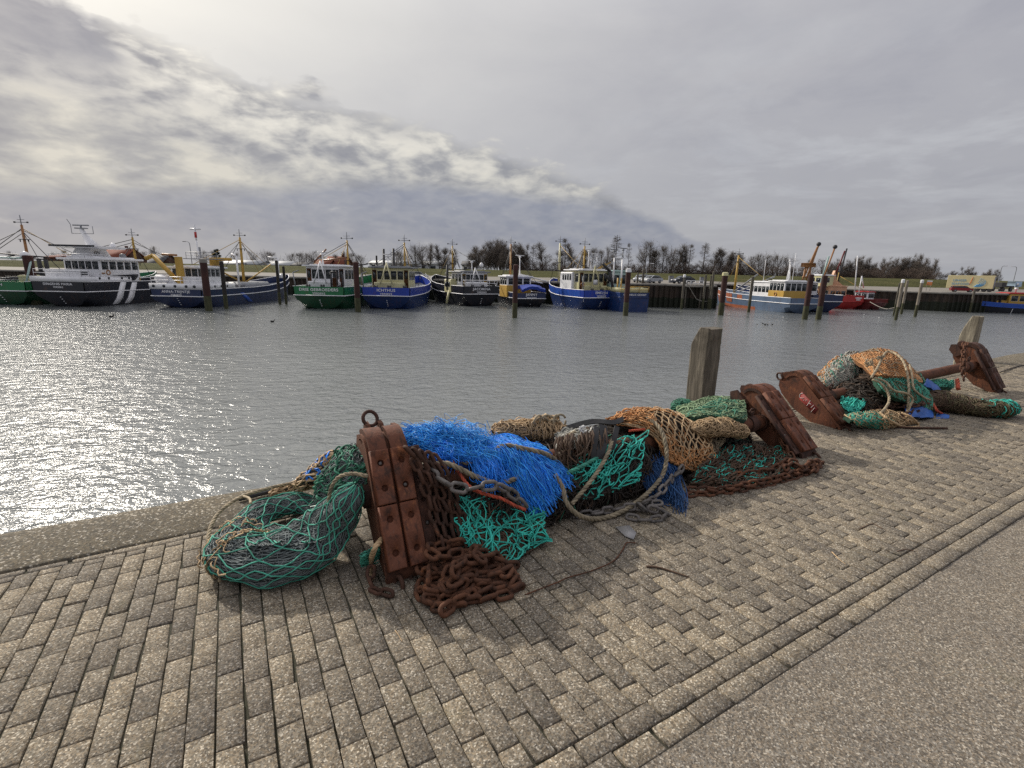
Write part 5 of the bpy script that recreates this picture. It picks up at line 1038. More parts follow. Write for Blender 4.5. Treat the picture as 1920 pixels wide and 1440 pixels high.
        for f in cross:
            zz = z0+(ztop-z0)*f; mb = MB(); mb.box((x+rake*f, y, zz), (.5, 1.3, .07)); mb.bar((x+rake*f, y-.6, zz), (x+rake*f, y-.6, zz-.35), .06); mb.bar((x+rake*f, y+.6, zz), (x+rake*f, y+.6, zz-.35), .06); mb.build('crosstree', F_DK, mo)
        for a, f in stays:
            mb = MB(); mb.bar((x+rake*f, y, z0+(ztop-z0)*f), a, .045, 4); mb.build('stay', F_DK if random.random() < .6 else F_YEL, mo)
        return mo
    def bars(s, name, m, segs, r=.05, parent=None):
        mb = MB()
        for a, b_ in segs: mb.bar(a, b_, r, 5)
        return mb.build(name, m, parent or s.root)
    def radar(s, x, y, z0, z1, m=F_WHITE, w=1.5):
        mb = MB(); mb.bar((x, y, z0), (x, y, z1), .09); mb.bar((x-.35, y, z0), (x, y, z0+(z1-z0)*.6), .05); mb.bar((x+.35, y, z0), (x, y, z0+(z1-z0)*.6), .05); mb.lathe([(.2, 0), (.24, .12), (.12, .28)], (x, y, z1-.28), 10); po = mb.build('radar_mast', m, s.root)
        mb = MB(); mb.bbox((x, y, z1+.08), (.14, w, .14), .03, rotm('Z', .3)); mb.build('radar', m, po)
    def rail(s, pts, h=.9, m=F_WHITE, r=.035, step=1.3, name='railing'):
        mb = MB(); P = np.array(pts, float)
        for q in (h, h*.5): mb.tubes(P+np.array([0, 0, q]), r, 4)
        for a, b_ in zip(P[:-1], P[1:]):
            n = max(1, int(np.linalg.norm(b_-a)/step))
            for k in range(n+1): c = a+(b_-a)*k/n; mb.bar(c, c+np.array([0, 0, h]), r, 4)
        return mb.build(name, m, s.root)
    def clutter(s, x0, x1, y0, y1, z, n, seed, mats_=(F_DK, F_GREY, F_BROWN)):
        rg = np.random.default_rng(seed)
        for k in range(n):
            x, y = rg.uniform(x0, x1), rg.uniform(y0, y1); t_ = k % 3; mb = MB(); mm = mats_[k % len(mats_)]
            if t_ == 0: mb.lathe([(.28, 0), (.28, .08), (.14, .12), (.14, .5), (.28, .54), (.28, .62)], (x, y, z+.25), 10, rotm('X', pi/2)); mb.box((x, y-.3, z+.15), (.7, .9, .3)); mb.build('winch', mm, s.root, sharp=40)
            elif t_ == 1: mb.lathe([(.16, 0), (.16, .55), (.24, .6), (.24, .7)], (x, y, z), 8); mb.build('bollard', mm, s.root, sharp=40)
            else: mb.bbox((x, y, z+.4), (rg.uniform(.6, 1.1), rg.uniform(.5, 1.0), .8), .06); mb.box((x, y, z+.83), (.5, .5, .06)); mb.build('deck_box', mm, s.root, sharp=40)
    def dredge(s, x, y, z, w=2.6, h=1.3, ang=.3, m=F_DK):
        mb = MB(); R_ = rotm('Y', ang)
        for k in range(6): a = np.array((0, -w/2+w*k/5, 0)); mb.tubes(np.array([(x, y, z)+R_@a, (x, y, z)+R_@(a+np.array([0, 0, h]))]), .05, 5)
        for q in (0, .5, 1): mb.tubes(np.array([(x, y, z)+R_@np.array((0, -w/2, h*q)), (x, y, z)+R_@np.array((0, w/2, h*q))]), .06, 5)
        mb.build('dredge', m, s.root)
    def tyres(s, pts):
        for x, y, z in pts: mb = MB(); ring(mb, (x, y, z), .34, .13, (1, 0, 0), (0, 0, 1), 14); mb.build('fender', F_DK, s.root)
    def ringbuoy(s, c, ax=(0, 1, 0), m=F_ORANGE): mb = MB(); ring(mb, c, .30, .08, ax, (0, 0, 1), 14); mb.build('lifebuoy', m, s.root)
# -- 1 green boat cut by the left edge
b = Boat('fishing_boat', 4, 572, 0, 'dark green fishing boat cut off by the left edge of the view', 29, 7.6, 1.9, 3.1, F_GREEN, F_GREEND, 1.4)
b.text('ELIZABETH', 'YERSEKE', .52, y=.9)
b.mast(5.0, 1.9, 12.0, F_ORANGE, .2, y=.2, stays=(((1, 3.4, 5.5), .95), ((2, 5.2, 4.8), .88), ((14, -2, 4.5), .95), ((16, -2.5, 4.6), .92), ((4, -3.4, 3.2), .9), ((7, -3.4, 3.4), .9), ((3, 6.4, 6.4), .93)))
b.bars('gantry', F_TURQ, [((2.2, -3.0, 2), (2.2, -3.0, 6.2)), ((2.2, -3.0, 6.2), (2.2, 3.0, 6.2)), ((2.2, 3.0, 2), (2.2, 3.0, 6.2)), ((2.2, -3.0, 6.2), (.4, -3.5, 3.2))], .13)
b.bars('boom', F_DK, [((5, -2.6, 6.4), (5, 6, 6.9)), ((5, -2.6, 6.1), (5, 6, 6.3)), ((5, -1, 6.4), (5, .5, 6.15)), ((5, 2, 6.6), (5, 3.5, 6.25))], .09)
b.house(1.4, 3.2, 1.5, 1.9, 3.7, F_CREAM, F_CREAM, 0, 1, y=-2.2, name='deckhouse', ov=.05); b.mesh('dome', F_WHITE, lambda mb: mb.lathe([(.55, 0), (.55, .3), (.35, .65), (.05, .8)], (2.2, -2.2, 6.3), 12))
b.clutter(.8, 6, -1, 3, 1.9, 7, 1); b.dredge(3, .5, 2.0, 3.4, 1.7, .2); b.bars('exhaust', F_DK, [((8, 1.6, 2), (8, 1.6, 6.2)), ((8, .6, 2), (8, .6, 6.2))], .28)
b.rail([(0.2, 3.4, 3.1), (.2, -3.4, 3.1)], .5, F_GREY)
# -- 2 white superstructure, black hull
b = Boat('fishing_boat', 116, 575.5, 0, 'black hulled fishing boat with tall white wheelhouse and two slanting white stripes', 31, 7.2, 2.0, 3.25, F_BLK, F_BLK, 1.2)
b.text('DINGENIS MARIA', 'YERSEKE', .42, z=2.95)
b.mesh('white_bulwark', F_WHITE, lambda mb: (mb.prism([(.05, 3.27), (9.5, 3.27), (9.5, 3.8), (7, 3.8), (.05, 3.95)], 3.42, 3.52, 1), mb.prism([(.05, 3.27), (9.5, 3.27), (9.5, 3.8), (7, 3.8), (.05, 3.95)], -3.52, -3.42, 1), mb.box((.0, 0, 3.6), (.1, 7.0, .66))))
b.mesh('deck_plate', F_WHITE, lambda mb: mb.box((4.7, 0, 3.74), (9.2, 6.8, .08)))
for x in (4.6, 6.7):
    b.mesh('hull_stripe', F_WHITE, lambda mb, x=x: mb.add([(x+1.2, -3.665, 3.2), (x+2.2, -3.665, 3.2), (x+1.2, -3.64, 1.0), (x+.2, -3.64, 1.0), (x+.65, -3.3, .15), (x-.35, -3.3, .15), (x+1.2, -3.55, 3.2), (x+2.2, -3.55, 3.2), (x+1.2, -3.5, 1.0), (x+.2, -3.5, 1.0), (x+.65, -3.1, .15), (x-.35, -3.1, .15)], [(0, 3, 2, 1), (3, 5, 4, 2), (6, 7, 8, 9), (9, 8, 10, 11), (0, 1, 7, 6), (1, 2, 8, 7), (2, 4, 10, 8), (4, 5, 11, 10), (5, 3, 9, 11), (3, 0, 6, 9)]), parent=b.hull, smooth=False)
h = b.house(3.2, 10.2, 4.9, 3.76, 6.15, F_WHITE, F_WHITE, 5, 5, (.50, .90), ov=.5, roofh=.28, y=-.8)
b.house(.9, 2.4, 4.6, 3.76, 4.6, F_WHITE, F_WHITE, 0, 1, name='deckhouse', ov=.1)
b.rail([(.2, 3.1, 3.9), (.2, -3.1, 3.9), (9, -3.1, 3.8)], .95); b.rail([(2.0, 2.4, 6.4), (2.0, -2.4, 6.4), (6, -2.4, 6.4)], .5)
b.mesh('funnel_base', F_WHITE, lambda mb: mb.prism([(3.6, 6.4), (8.2, 6.4), (7.2, 7.7), (4.8, 7.7)], -1.1, 1.1, 1), sharp=30)
b.mesh('wing', F_WHITE, lambda mb: mb.prism([(4.0, 7.7), (8.2, 7.7), (9.0, 8.0), (3.0, 8.0)], -3.0, 3.0, 1), sharp=30); b.mesh('wing_edge', F_BLK, lambda mb: mb.prism([(2.95, 7.84), (3.05, 7.84), (3.05, 8.08), (2.95, 8.08)], -3.05, 3.05, 1), sharp=30)
b.mesh('mast', F_WHITE, lambda mb: mb.tubes(np.array([(6.6, 0, 7.9), (6.2, .3, 8.8), (5.9, .5, 9.7), (5.7, .6, 10.4)]), np.array([.75, .5, .32, .25]), 10))
b.mesh('radar', F_GREY, lambda mb: (mb.box((5.7, .6, 10.4), (.5, 1.5, .14)), mb.box((5.7, .6, 10.8), (.16, 2.2, .16)), mb.bar((5.7, .6, 10.4), (5.7, .6, 10.8), .12)))
b.bars('antenna_frame', F_GREY, [((5.7, 2.0, 9.7), (5.7, -1.0, 9.7)), ((5.7, 2.0, 9.7), (5.7, 2.0, 10.9)), ((5.7, -1.0, 9.7), (5.7, -1.0, 10.7)), ((5.7, 2.0, 10.9), (5.7, 2.4, 11.6))], .04)
b.mesh('dome', F_WHITE, lambda mb: mb.lathe([(.35, 0), (.40, .25), (.25, .5), (.03, .6)], (8, -1.6, 8.05), 10)); b.mesh('dome', F_GREY, lambda mb: mb.lathe([(.4, 0), (.45, .3), (.3, .6), (.03, .7)], (8.6, -2.3, 6.5), 10))
text_part('EZ5', .55, F_BLK, h, (5.6, -1.12, 7.1), STB)
b.mesh('flash', F_BLK, lambda mb: mb.prism([(4.2, 4.1), (9.4, 4.3), (9.4, 4.0), (8.8, 3.5), (8.2, 3.3), (8.0, 4.0), (7.5, 3.95)], -3.57, -3.54, 1), smooth=False)
for x in (2.5, 4.0, 6.3, 7.6): b.mesh('porthole', F_GLASS, lambda mb, x=x: mb.lathe([(.18, 0), (.18, .03)], (x, -3.52, 3.75), 12, rotm('X', pi/2)))
b.house(9.6, 12.2, 3.5, 2.0, 4.4, F_MUST, F_MUST, 0, 2, name='deckhouse', ov=.0)
b.mast(14, 2, 11.1, F_YEL, .20, stays=(((4, 2.5, 6.5), .96), ((6, 2.0, 6.5), .9), ((26, 1, 5), .96), ((27, -1, 5), .9), ((13, -3, 3.4), .9), ((12, 3, 3.4), .9)))
b.bars('lifebuoy_rack', F_ORANGE, [((3.3, -3.27, 4.4), (3.8, -3.27, 4.4))], .09); b.ringbuoy((4.4, -3.27, 4.5), (1, 0, 0)); b.clutter(15, 24, -2.5, 1, 2.0, 8, 3); b.dredge(21, -1, 2.2, 3, 1.8, -.2)
# -- 3 navy, long side
b = Boat('fishing_boat', 334, 578, 0, 'navy blue fishing boat with white cabin and yellow crane seen along its side', 33, 7.2, 1.6, 2.5, F_NAVY, F_NAVY, 1.9)
b.text('ANNA-TRIJNTJE', 'YERSEKE', .46, z=2.2)
b.mesh('white_bulwark', F_WHITE, lambda mb: (mb.prism([(.05, 2.52), (8.0, 2.52), (8.0, 3.25), (.05, 3.3)], -3.52, -3.42, 1), mb.prism([(.05, 2.52), (8.0, 2.52), (8.0, 3.25), (.05, 3.3)], 3.42, 3.52, 1), mb.box((.0, 0, 2.9), (.1, 7.0, .76))))
b.mesh('deck_plate', F_WHITE, lambda mb: mb.box((4.0, 0, 3.2), (8, 6.8, .08)))
for y in (-2.6, -1.5, 0, 1.5, 2.9): b.mesh('porthole', F_GLASS, lambda mb, y=y: mb.lathe([(.2, 0), (.2, .03)], (-.05, y, 2.92), 12, rotm('Y', -pi/2)))
for x in (1.5, 3, 4.5, 6): b.mesh('porthole', F_GLASS, lambda mb, x=x: mb.lathe([(.2, 0), (.2, .03)], (x, -3.52, 2.9), 12, rotm('X', pi/2)))
b.house(3.0, 7.6, 4.8, 3.2, 5.35, F_WHITE, F_WHITE, 5, 4, (.50, .92), ov=.35, roofh=.22); b.house(1.2, 3.0, 4.0, 3.2, 3.9, F_WHITE, F_WHITE, 0, 0, name='deckhouse', ov=.05)
b.mesh('rescue_pod', F_WHITE, lambda mb: mb.bbox((1.2, 2.4, 3.85), (1.5, 1.7, 1.1), .3), sharp=60)
b.mesh('crane', F_MUST, lambda mb: (mb.prism([(-.35, 3.2), (.35, 3.2), (.3, 6.8), (-.3, 6.8)], 1.0, 1.7, 0), ), sharp=30)
b.bars('crane_arm', F_MUST, [((1.3, .4, 3.5), (1.3, 3.4, 6.9)), ((1.3, 3.4, 6.9), (1.3, 4.4, 6.5))], .30); b.bars('crane_jib', F_ORANGE, [((1.4, 0.2, 7.0), (1.4, 2.2, 7.1))], .14)
b.mesh('crane_post', F_MUST, lambda mb: (mb.bbox((8.3, -.6, 6.0), (.9, 1.0, 1.8), .08), mb.bbox((8.3, -2.0, 6.7), (.8, 2.2, .45), .08)), sharp=30)
b.bars('exhaust', F_GREY, [((8.5, 1.6, 3.0), (8.5, 1.6, 8.4))], .24); b.bars('signal_mast', F_WHITE, [((6, .1, 5.4), (6.4, .5, 9.2)), ((6.4, .5, 9.2), (6.4, .5, 11.4)), ((6.4, 1.2, 10.8), (6.4, -.3, 10.8))], .12); b.mesh('lamp', F_RED, lambda mb: mb.lathe([(.16, 0), (.16, .8)], (6.4, .5, 9.6), 8))
b.rail([(.2, 3.3, 3.25), (.2, -3.3, 3.25), (3, -3.4, 3.25)], .9); b.rail([(6, 2.0, 6.7), (6, -2.4, 6.7)], .9, F_GREY); b.mesh('platform', F_GREY, lambda mb: mb.box((6.5, -.2, 6.65), (2.2, 4.6, .1)))
b.bars('gantry', F_WHITE, [((9.5, -3.3, 2.4), (9.5, -3.3, 7.2)), ((9.5, -3.3, 7.2), (9.5, -2.6, 7.5)), ((27.0, -1.2, 3.9), (27.0, -1.2, 7.4)), ((27.0, -1.2, 7.4), (27, .6, 7.6))], .15)
b.mast(17, 2.2, 11.7, F_MUST, .24, stays=(((6, 2, 5.4), .96), ((7, -1.5, 5.4), .92), ((14.5, 3, 3), .95), ((25, 1.4, 4.8), .96), ((26, -1, 4.8), .94), ((27, 1, 4.8), .9))); b.bars('derrick', F_MUST, [((17, -.3, 3.2), (22.5, -2, 6.2)), ((17, .3, 3.2), (12.5, 1.6, 5.2))], .13)
b.clutter(11, 24, -2.6, 2, 1.9, 9, 5); b.mesh('hatch_cover', F_GREY, lambda mb: mb.bbox((18, 0, 2.6), (9, 3.6, 1.3), .4), sharp=50); b.mesh('windlass', F_WHITE, lambda mb: mb.lathe([(.4, 0), (.4, 1.2)], (27.5, -.9, 4.2), 10, rotm('X', pi/2)))
b.mesh('hull_mark', F_BLUEM, lambda mb: mb.add([(9.0, -3.63, 1.8), (10.1, -3.63, 1.8), (12.6, -3.52, .3), (11.5, -3.52, .3), (9.0, -3.5, 1.8), (10.1, -3.5, 1.8), (12.6, -3.4, .3), (11.5, -3.4, .3)], [(0, 3, 2, 1), (4, 5, 6, 7), (0, 1, 5, 4), (1, 2, 6, 5), (2, 3, 7, 6), (3, 0, 4, 7)]), parent=b.hull, smooth=False)
# -- 4 / 5 green and blue stern-on pair
def stern_boat(px, py, hd, label, up, low, L, B, zr, zb, house, roof, name1, name2, mastc, lower=None, doors=2, my=0.0, mx=13, ht=3.3, wh=None, dm=F_BROWN):
    b = Boat('fishing_boat', px, py, hd, label, L, B, zr, zb, up, low, 1.7); b.text(name1, name2, .56)
    w = wh or B*.74
    b.house(2.8, 7.4, w, zr, zr+ht+.7, house, roof, 4, 3, (.58, .88), doors=doors, ov=.42, lower=lower, roofh=.2, dm=dm)
    b.mesh('engine_casing', house, lambda mb: mb.bbox((2.3, 0, zr+.95), (1.1, w*.8, 1.9), .1), sharp=30)
    b.radar(3.2, .4, zr+ht+.9, zr+ht+2.6); b.bars('tripod', house, [((2.0, .3, zr+ht+1.5), (1.4, -.6, zr+1.6)), ((2.0, .3, zr+ht+1.5), (1.4, 1.2, zr+1.6))], .09)
    b.mast(mx, zr, zr+9.6, mastc, .2, y=my, stays=(((4, w/2, zr+4.4), .97), ((4.4, w/2-.4, zr+4.3), .93), ((3.5, -w/2, zr+4.4), .95), ((mx+.5, B/2-.4, zr+1.3), .97), ((mx+1, -B/2+.4, zr+1.3), .95), ((L-3, .4, zr+3), .97)), cross=(.62, .52))
    b.bars('boom', F_DK, [((9, 1.5, zr+3.6), (9.5, -B/2-.6, zr+4.6)), ((9, -1.0, zr+3.4), (9.5, B/2+.4, zr+4.4))], .09)
    b.bars('davit', F_GREY, [((.5, B/2-.3, zb), (.5, B/2-.05, zb+1.9)), ((.5, B/2-.05, zb+1.9), (1.2, B/2-.6, zb+2.2))], .08)
    for k, y in enumerate((-.36*B, -.05*B, .22*B)): b.mesh('bollard', F_DK, lambda mb, y=y: (mb.bar((.5, y-.18, zr), (.5, y-.18, zb+.3), .13), mb.bar((.5, y+.18, zr), (.5, y+.18, zb+.3), .13), mb.bar((.5, y-.3, zb+.1), (.5, y+.3, zb+.1), .09)))
    b.clutter(8.5, L*.75, -B/3, B/3, zr, 7, int(px)); b.dredge(10.5, -B*.2, zr+.3, 2.4, 1.4, .2); b.dredge(17, B*.1, zr+.5, 3, 1.6, -.3)
    b.rail([(L*.75, -B*.38, zb+.7), (L*.93, -B*.2, zb+1.4)], .7, F_GREY)
    return b
b = stern_boat(600, 580, 0, 'green sterned fishing boat with white wheelhouse beside a red brown pile', F_GREEN, F_GREEND, 28, 7.5, 1.95, 3.15, F_WHITE, F_WHITE, 'DRIE GEBROEDERS', 'YERSEKE', F_MUST)
b.bars('dredge_frame', F_DK, [((1.2, -2.2, 2), (1.2, -2.2, 5.4)), ((1.2, -1.4, 2), (1.2, -1.4, 5.2)), ((1.2, -2.2, 5.2), (1.2, -1.4, 5.2)), ((1.4, -3.0, 2), (1.4, -3.0, 5.0))], .14); b.mesh('orange_locker', F_BROWN, lambda mb: mb.bbox((1.4, -1.9, 3.6), (.7, .6, 1.6), .05))
b.bars('derrick', F_BROWN, [((8, 2.2, 6.9), (8, -1.6, 7.4)), ((8, 3.6, 6.6), (8, 1.6, 8.6))], .14)
b = stern_boat(725, 580, 0, 'blue sterned fishing boat with cream wheelhouse and brown doors', F_BLUE, F_BLUED, 26, 7.4, 1.95, 3.15, F_CREAM, F_GREY, 'ICHTHUS', 'YERSEKE', F_YEL, wh=5.6)
b.bars('exhaust', F_DK, [((9.4, 2.6, 2), (9.4, 2.6, 9.0)), ((9.4, 1.0, 2), (9.4, 1.0, 9.1))], .2)
# -- 6 black with white stripe
b = stern_boat(903, 574.5, -29, 'black sterned fishing boat with white stripe, white wheelhouse and white railing', F_BLK, F_BLK, 22, 6.9, 2.05, 3.3, F_WHITE, F_GREY, 'JACOMINA', 'YERSEKE', F_YEL, wh=4.9, mx=13, ht=2.8, dm=F_MUST)
b.rail([(1.2, 3.0, 3.35), (.2, 3.0, 3.35), (.2, -3.0, 3.35), (1.2, -3.0, 3.35)], .95, F_WHITE, .045); b.mesh('dome', F_WHITE, lambda mb: mb.lathe([(.3, 0), (.35, .3), (.2, .6), (.03, .7)], (3.6, -1.6, 6.6), 10)); b.bars('gangplank', F_CREAM, [((6, 3.4, 2.6), (5.4, 4.2, .2))], .22)
b.house(5.0, 8.0, 1.2, 2.05, 4.1, F_CREAM, F_CREAM, 0, 2, y=3.0, name='deckhouse', ov=.02); b.bars('exhaust', F_DK, [((6.5, 3.6, 2.5), (6.5, 3.6, 6.8))], .22)
# -- 7 low navy with orange and white house
b = Boat('fishing_boat', 996, 576, -20, 'navy fishing boat with orange and white wheelhouse and a blue tarpaulin on the stern', 16.5, 5.6, 1.45, 2.35, F_NAVY, F_BLK, 1.6); b.text('JANNY', 'YERSEKE', .58)
b.house(4.0, 8.0, 4.5, 1.45, 4.9, F_WHITE, F_WHITE, 3, 3, (.66, .93), lower=F_MUST, lz=3.5, ov=.3, roofh=.25, y=.8); b.radar(5.5, .2, 5.2, 8.6, F_WHITE, 2.0); b.ringbuoy((3.9, -.5, 3.4)); b.ringbuoy((3.9, 1.2, 3.2))
S = Patch([[(.3, 1.6, 2.5), (.3, 0, 2.9), (.3, -1.6, 2.75), (.3, -2.7, 2.5)], [(1.5, 1.6, 3.1), (1.5, 0, 3.25), (1.5, -1.6, 3.1), (1.5, -2.7, 2.7)], [(3, 1.6, 2.9), (3, 0, 3.0), (3, -1.6, 2.9), (3, -2.7, 2.6)]], 20, 12, .1, 1.5, 50); mb = MB(); S.sheet(mb, 0, .5); mb.build('tarpaulin', F_BLUE, b.root)
b.mast(11, 1.8, 12.2, F_ORANGE, .26, stays=(((6, 2.6, 5.8), .97), ((9, 2.6, 3.5), .95), ((14, 1.0, 4), .95), ((5, -2.2, 4.5), .97), ((3, -2.6, 3.4), .96), ((8, 1, 3.4), .9)), cross=(.6,)); b.bars('boom', F_WHITE, [((11, 0, 5.0), (3, -3.2, 4.0)), ((9, -1, 5.5), (4, -4.5, 4.3))], .11); b.clutter(8, 12, -2, 2, 1.5, 6, 77)
# -- 8 bright blue, cream and white house
b = stern_boat(1126, 581, -22, 'bright blue fishing boat with cream stern house and white roofed wheelhouse', F_BLUE, F_BLUED, 17.5, 6.9, 1.95, 3.15, F_CREAM, F_WHITE, 'EMELIJN', 'YERSEKE', F_YEL, wh=5.4, mx=4.5, my=1.0, ht=3.6)
b.mesh('side_cabin', F_WHITE, lambda mb: mb.bbox((6.6, 1.9, 4.5), (4.4, 2.6, 3.0), .15), sharp=30)
for k in range(4):
    b.mesh('window', F_GLASS, lambda mb, k=k: mb.box((5.0+k*.85, 3.22, 5.2), (.5, .06, 1.0)), smooth=False)
b.mast(15.5, 2.5, 12.6, F_CREAM, .24, stays=(((11, 2.5, 3.8), .96), ((7, 0, 6.5), .96), ((7, -1.5, 6.2), .94), ((17, 1, 4.5), .9)), cross=(.6,)); b.patch('side_paint', F_BLUEM, 1.0, 12.5, 1.1, 1.9); b.radar(2.4, -.2, 6.9, 8.9, F_WHITE, 2.4); b.radar(3.2, .9, 6.9, 9.6, F_WHITE, 2.0); b.ringbuoy((1.8, 2.6, 4.0)); b.mesh('notice_board', F_WHITE, lambda mb: mb.box((1.7, .2, 4.4), (.06, .9, .8)), smooth=False); b.bars('net_boom', F_YEL, [((5, -2.6, 6.8), (5, -4.6, 7.8)), ((5, -2.2, 6.5), (5, -4.6, 7.8)), ((5, -1.8, 6.5), (5, -3.6, 7.6))], .08)
# -- 9 boxy blue work barge
b = Boat('work_boat', 1188, 585, -10, 'square sterned blue work boat with yellow deck rail and pale turquoise cabin', 16.5, 5.0, 2.25, 2.95, F_BLUED, F_BLUED, .6, box=True, strake=F_BLUED, cat='work boat'); b.nodraft = True; b.text('CORNELIS GERRIT', None, .40, z=2.65)
b.mesh('deck_rail', F_CREAM, lambda mb: (mb.box((.4, 0, 3.35), (.08, 4.6, .75)), mb.box((4, 2.3, 3.35), (7, .08, .75)), mb.box((4, -2.3, 3.35), (7, .08, .75))), smooth=False); b.rail([(.3, 2.4, 2.95), (.3, -2.4, 2.95)], 1.0, F_MUST)
b.house(6.5, 9.5, 3.4, 2.3, 6.2, F_TURQ, F_TURQ, 2, 2, (.50, .85), ov=.25); b.bars('frame', F_WHITE, [((5, .4, 3), (5, .4, 8.4)), ((5, .4, 8.4), (5, 1.8, 8.4)), ((5, 1.8, 3), (5, 1.8, 8.9))], .14); b.radar(5, 1.9, 8.4, 9.6, F_GREY); b.radar(6, 0, 8.4, 9.9, F_GREY, 1.3); b.bars('crane', F_DK, [((4, 2.0, 2.8), (4, 2.8, 6.2)), ((4, 2.8, 6.2), (4, 4.2, 7.4)), ((4, 2.2, 4.4), (4, 3.8, 5.8))], .24); b.bars('stanchion', F_MUST, [((2, 2.2, 2.9), (2, 2.2, 5.2)), ((2, 1.6, 2.9), (2, 1.6, 5.2))], .12); b.clutter(1, 5, -1.5, 2, 2.95, 5, 90, (F_CREAM, F_WHITE, F_MUST))
# -- 10 worn blue and orange side-on
b = Boat('fishing_boat', 1506, 588, -9, 'worn blue fishing boat with orange primer patches and yellow front wheelhouse', 26, 5.6, 1.6, 2.5, F_GB, F_GB, .9, inner=F_DECK)
b.patch('primer_patch', F_ORRED, 20.6, 24.2, .1, 1.95); b.patch('primer_patch', F_ORRED, 16.4, 18.6, .55, 1.9); b.patch('primer_patch', F_ORRED, 13.0, 14.6, 1.05, 1.9); b.patch('primer_patch', F_ORRED, 9, 20, .0, .35)
b.house(2.5, 6.5, 4.4, 1.6, 5.1, F_WHITE, F_WHITE, 4, 4, (.60, .92), lower=F_MUST, lz=3.6, ov=.2, roofh=.2); b.house(6.6, 12.5, 3.6, 1.6, 4.9, F_WHITE, F_WHITE, 0, 5, (.5, .78), ov=.15, name='deckhouse'); b.ringbuoy((4.5, 2.26, 3.0), (1, 0, 0))
b.mast(20, 2, 11.4, F_MUST, .24, stays=(((9, 1, 5.2), .96), ((10, -1, 5.2), .92), ((14, 0, 5), .9), ((25, 1, 3.8), .96), ((25, -1, 3.8), .9)), cross=(.85,)); b.bars('boom', F_GREY, [((19, .6, 3.0), (12, .8, 6.4)), ((19, -.6, 3.0), (10, -1.2, 6.0))], .15); b.clutter(13, 22, -2, 2, 1.7, 7, 55); b.radar(4, .5, 5.4, 8.4, F_WHITE); b.bars('antenna', F_WHITE, [((10, 1, 5), (10, 1, 9))], .05); b.bars('antenna', F_WHITE, [((5, -1, 5), (5, -1, 10))], .05)
# -- 11 dark blue with orange derricks
b = Boat('fishing_boat', 1548, 586, -9, 'dark blue fishing boat with tall orange derricks between two red piles', 27, 6.2, 1.9, 3.0, F_NAVY, F_NAVY, 1.2)
b.house(5, 8, 4, 1.9, 5.0, F_WHITE, F_WHITE, 3, 2, (.55, .88)); b.bars('derrick', F_ORANGE, [((3, 2.6, 4.5), (3, .9, 11.6)), ((3, 3.4, 4.5), (3, 1.1, 11.2)), ((4, -1.6, 4.5), (4, -3.3, 11.4)), ((3, 2.9, 7.5), (3, 1.6, 8.6))], .15)
b.bars('gantry', F_ORANGE, [((3, 3.2, 2), (3, 2.8, 8.2)), ((3, 1.6, 2), (3, 1.8, 8.2)), ((3, 3.2, 8), (3, 1.4, 8)), ((3, 3.1, 6), (3, 1.7, 6)), ((4, -1.5, 2), (4, -1.6, 5))], .15); b.mesh('derrick_block', F_DK, lambda mb: mb.ball((3, .9, 11.7), .38)); b.mesh('derrick_block', F_DK, lambda mb: mb.ball((4, -3.3, 11.4), .38)); b.mesh('platform', F_ORANGE, lambda mb: mb.bbox((3, 2.3, 8.1), (.8, 2.4, .7), .05)); b.bars('mast', F_TURQ, [((5, -2.4, 5.2), (5, -3.2, 9.8))], .16); b.radar(4, 5.2, 5.4, 9.0, F_WHITE)
# -- 12 red with salmon house
b = Boat('fishing_boat', 1592, 580, -7, 'bright red fishing boat with salmon coloured deckhouse and leaning red mast', 14, 6.0, 1.5, 2.6, F_RED, F_RED, 1.2, strake=F_RED); b.nodraft = True; b.text('YE 42', 'YERSEKE', .42, y=-1.0) if False else b.mesh('name_plate', F_WHITE, lambda mb: (mb.box((-.06, -1.6, 2.2), (.04, 1.4, .22)), mb.box((-.06, -1.6, 1.85), (.04, .9, .18))), parent=b.bul, smooth=False)
b.house(2.5, 7, 3.8, 1.5, 4.3, F_SALMON, F_SALMON, 3, 3, (.42, .70), ov=.12, y=.9); b.house(3, 6.5, 2.6, 4.3, 6.4, F_CREAM, F_WHITE, 1, 2, (.4, .8), ov=.2, y=3.2, doors=1, dm=F_RED); b.mesh('mast_foot', F_SALMON, lambda mb: mb.prism([(1.9, 4.5), (-1.4, 4.5), (.4, 5.6), (1.0, 7.5)], 4.0, 4.6, 0), sharp=30); b.bars('mast', F_DRED, [((4.3, .7, 6.5), (4.3, -.6, 11.4))], .17); b.bars('pole', F_DK, [((6, -1.6, 5), (6, -2.4, 12.0))], .16); b.ringbuoy((2.4, 1.9, 3.0)); b.ringbuoy((2.4, .6, 3.0)); b.clutter(7, 11, -2.4, 0, 1.6, 7, 31)
# -- 13 dark red long low
b = Boat('fishing_boat', 1650, 581, -28, 'dark red fishing boat with small white and red cabin beside pale wooden piles', 14.5, 5.0, 1.4, 2.0, F_DRED, F_DRED, .9, strake=F_DRED)
b.house(2.5, 5, 2.4, 1.4, 3.3, F_WHITE, F_RED, 3, 2, (.45, .85), y=-.9, ov=.15); b.mast(9, 1.5, 8.5, F_YEL, .15, stays=(((3, 0, 3.4), .9),), cross=(.7,)); b.bars('frame', F_WHITE, [((4, .9, 2), (4, .8, 6.5)), ((4, .8, 6.5), (4, -.6, 4.2)), ((4, 2.2, 2), (4, 3.6, 10.4))], .11); b.clutter(5, 11, -1.6, 1.8, 1.5, 12, 43, (F_WHITE, F_GREY, F_GREEND)); b.mesh('pale_cabin', F_CREAM, lambda mb: mb.bbox((9, 1.6, 2.5), (3.5, 1.2, 1.9), .1), sharp=30)
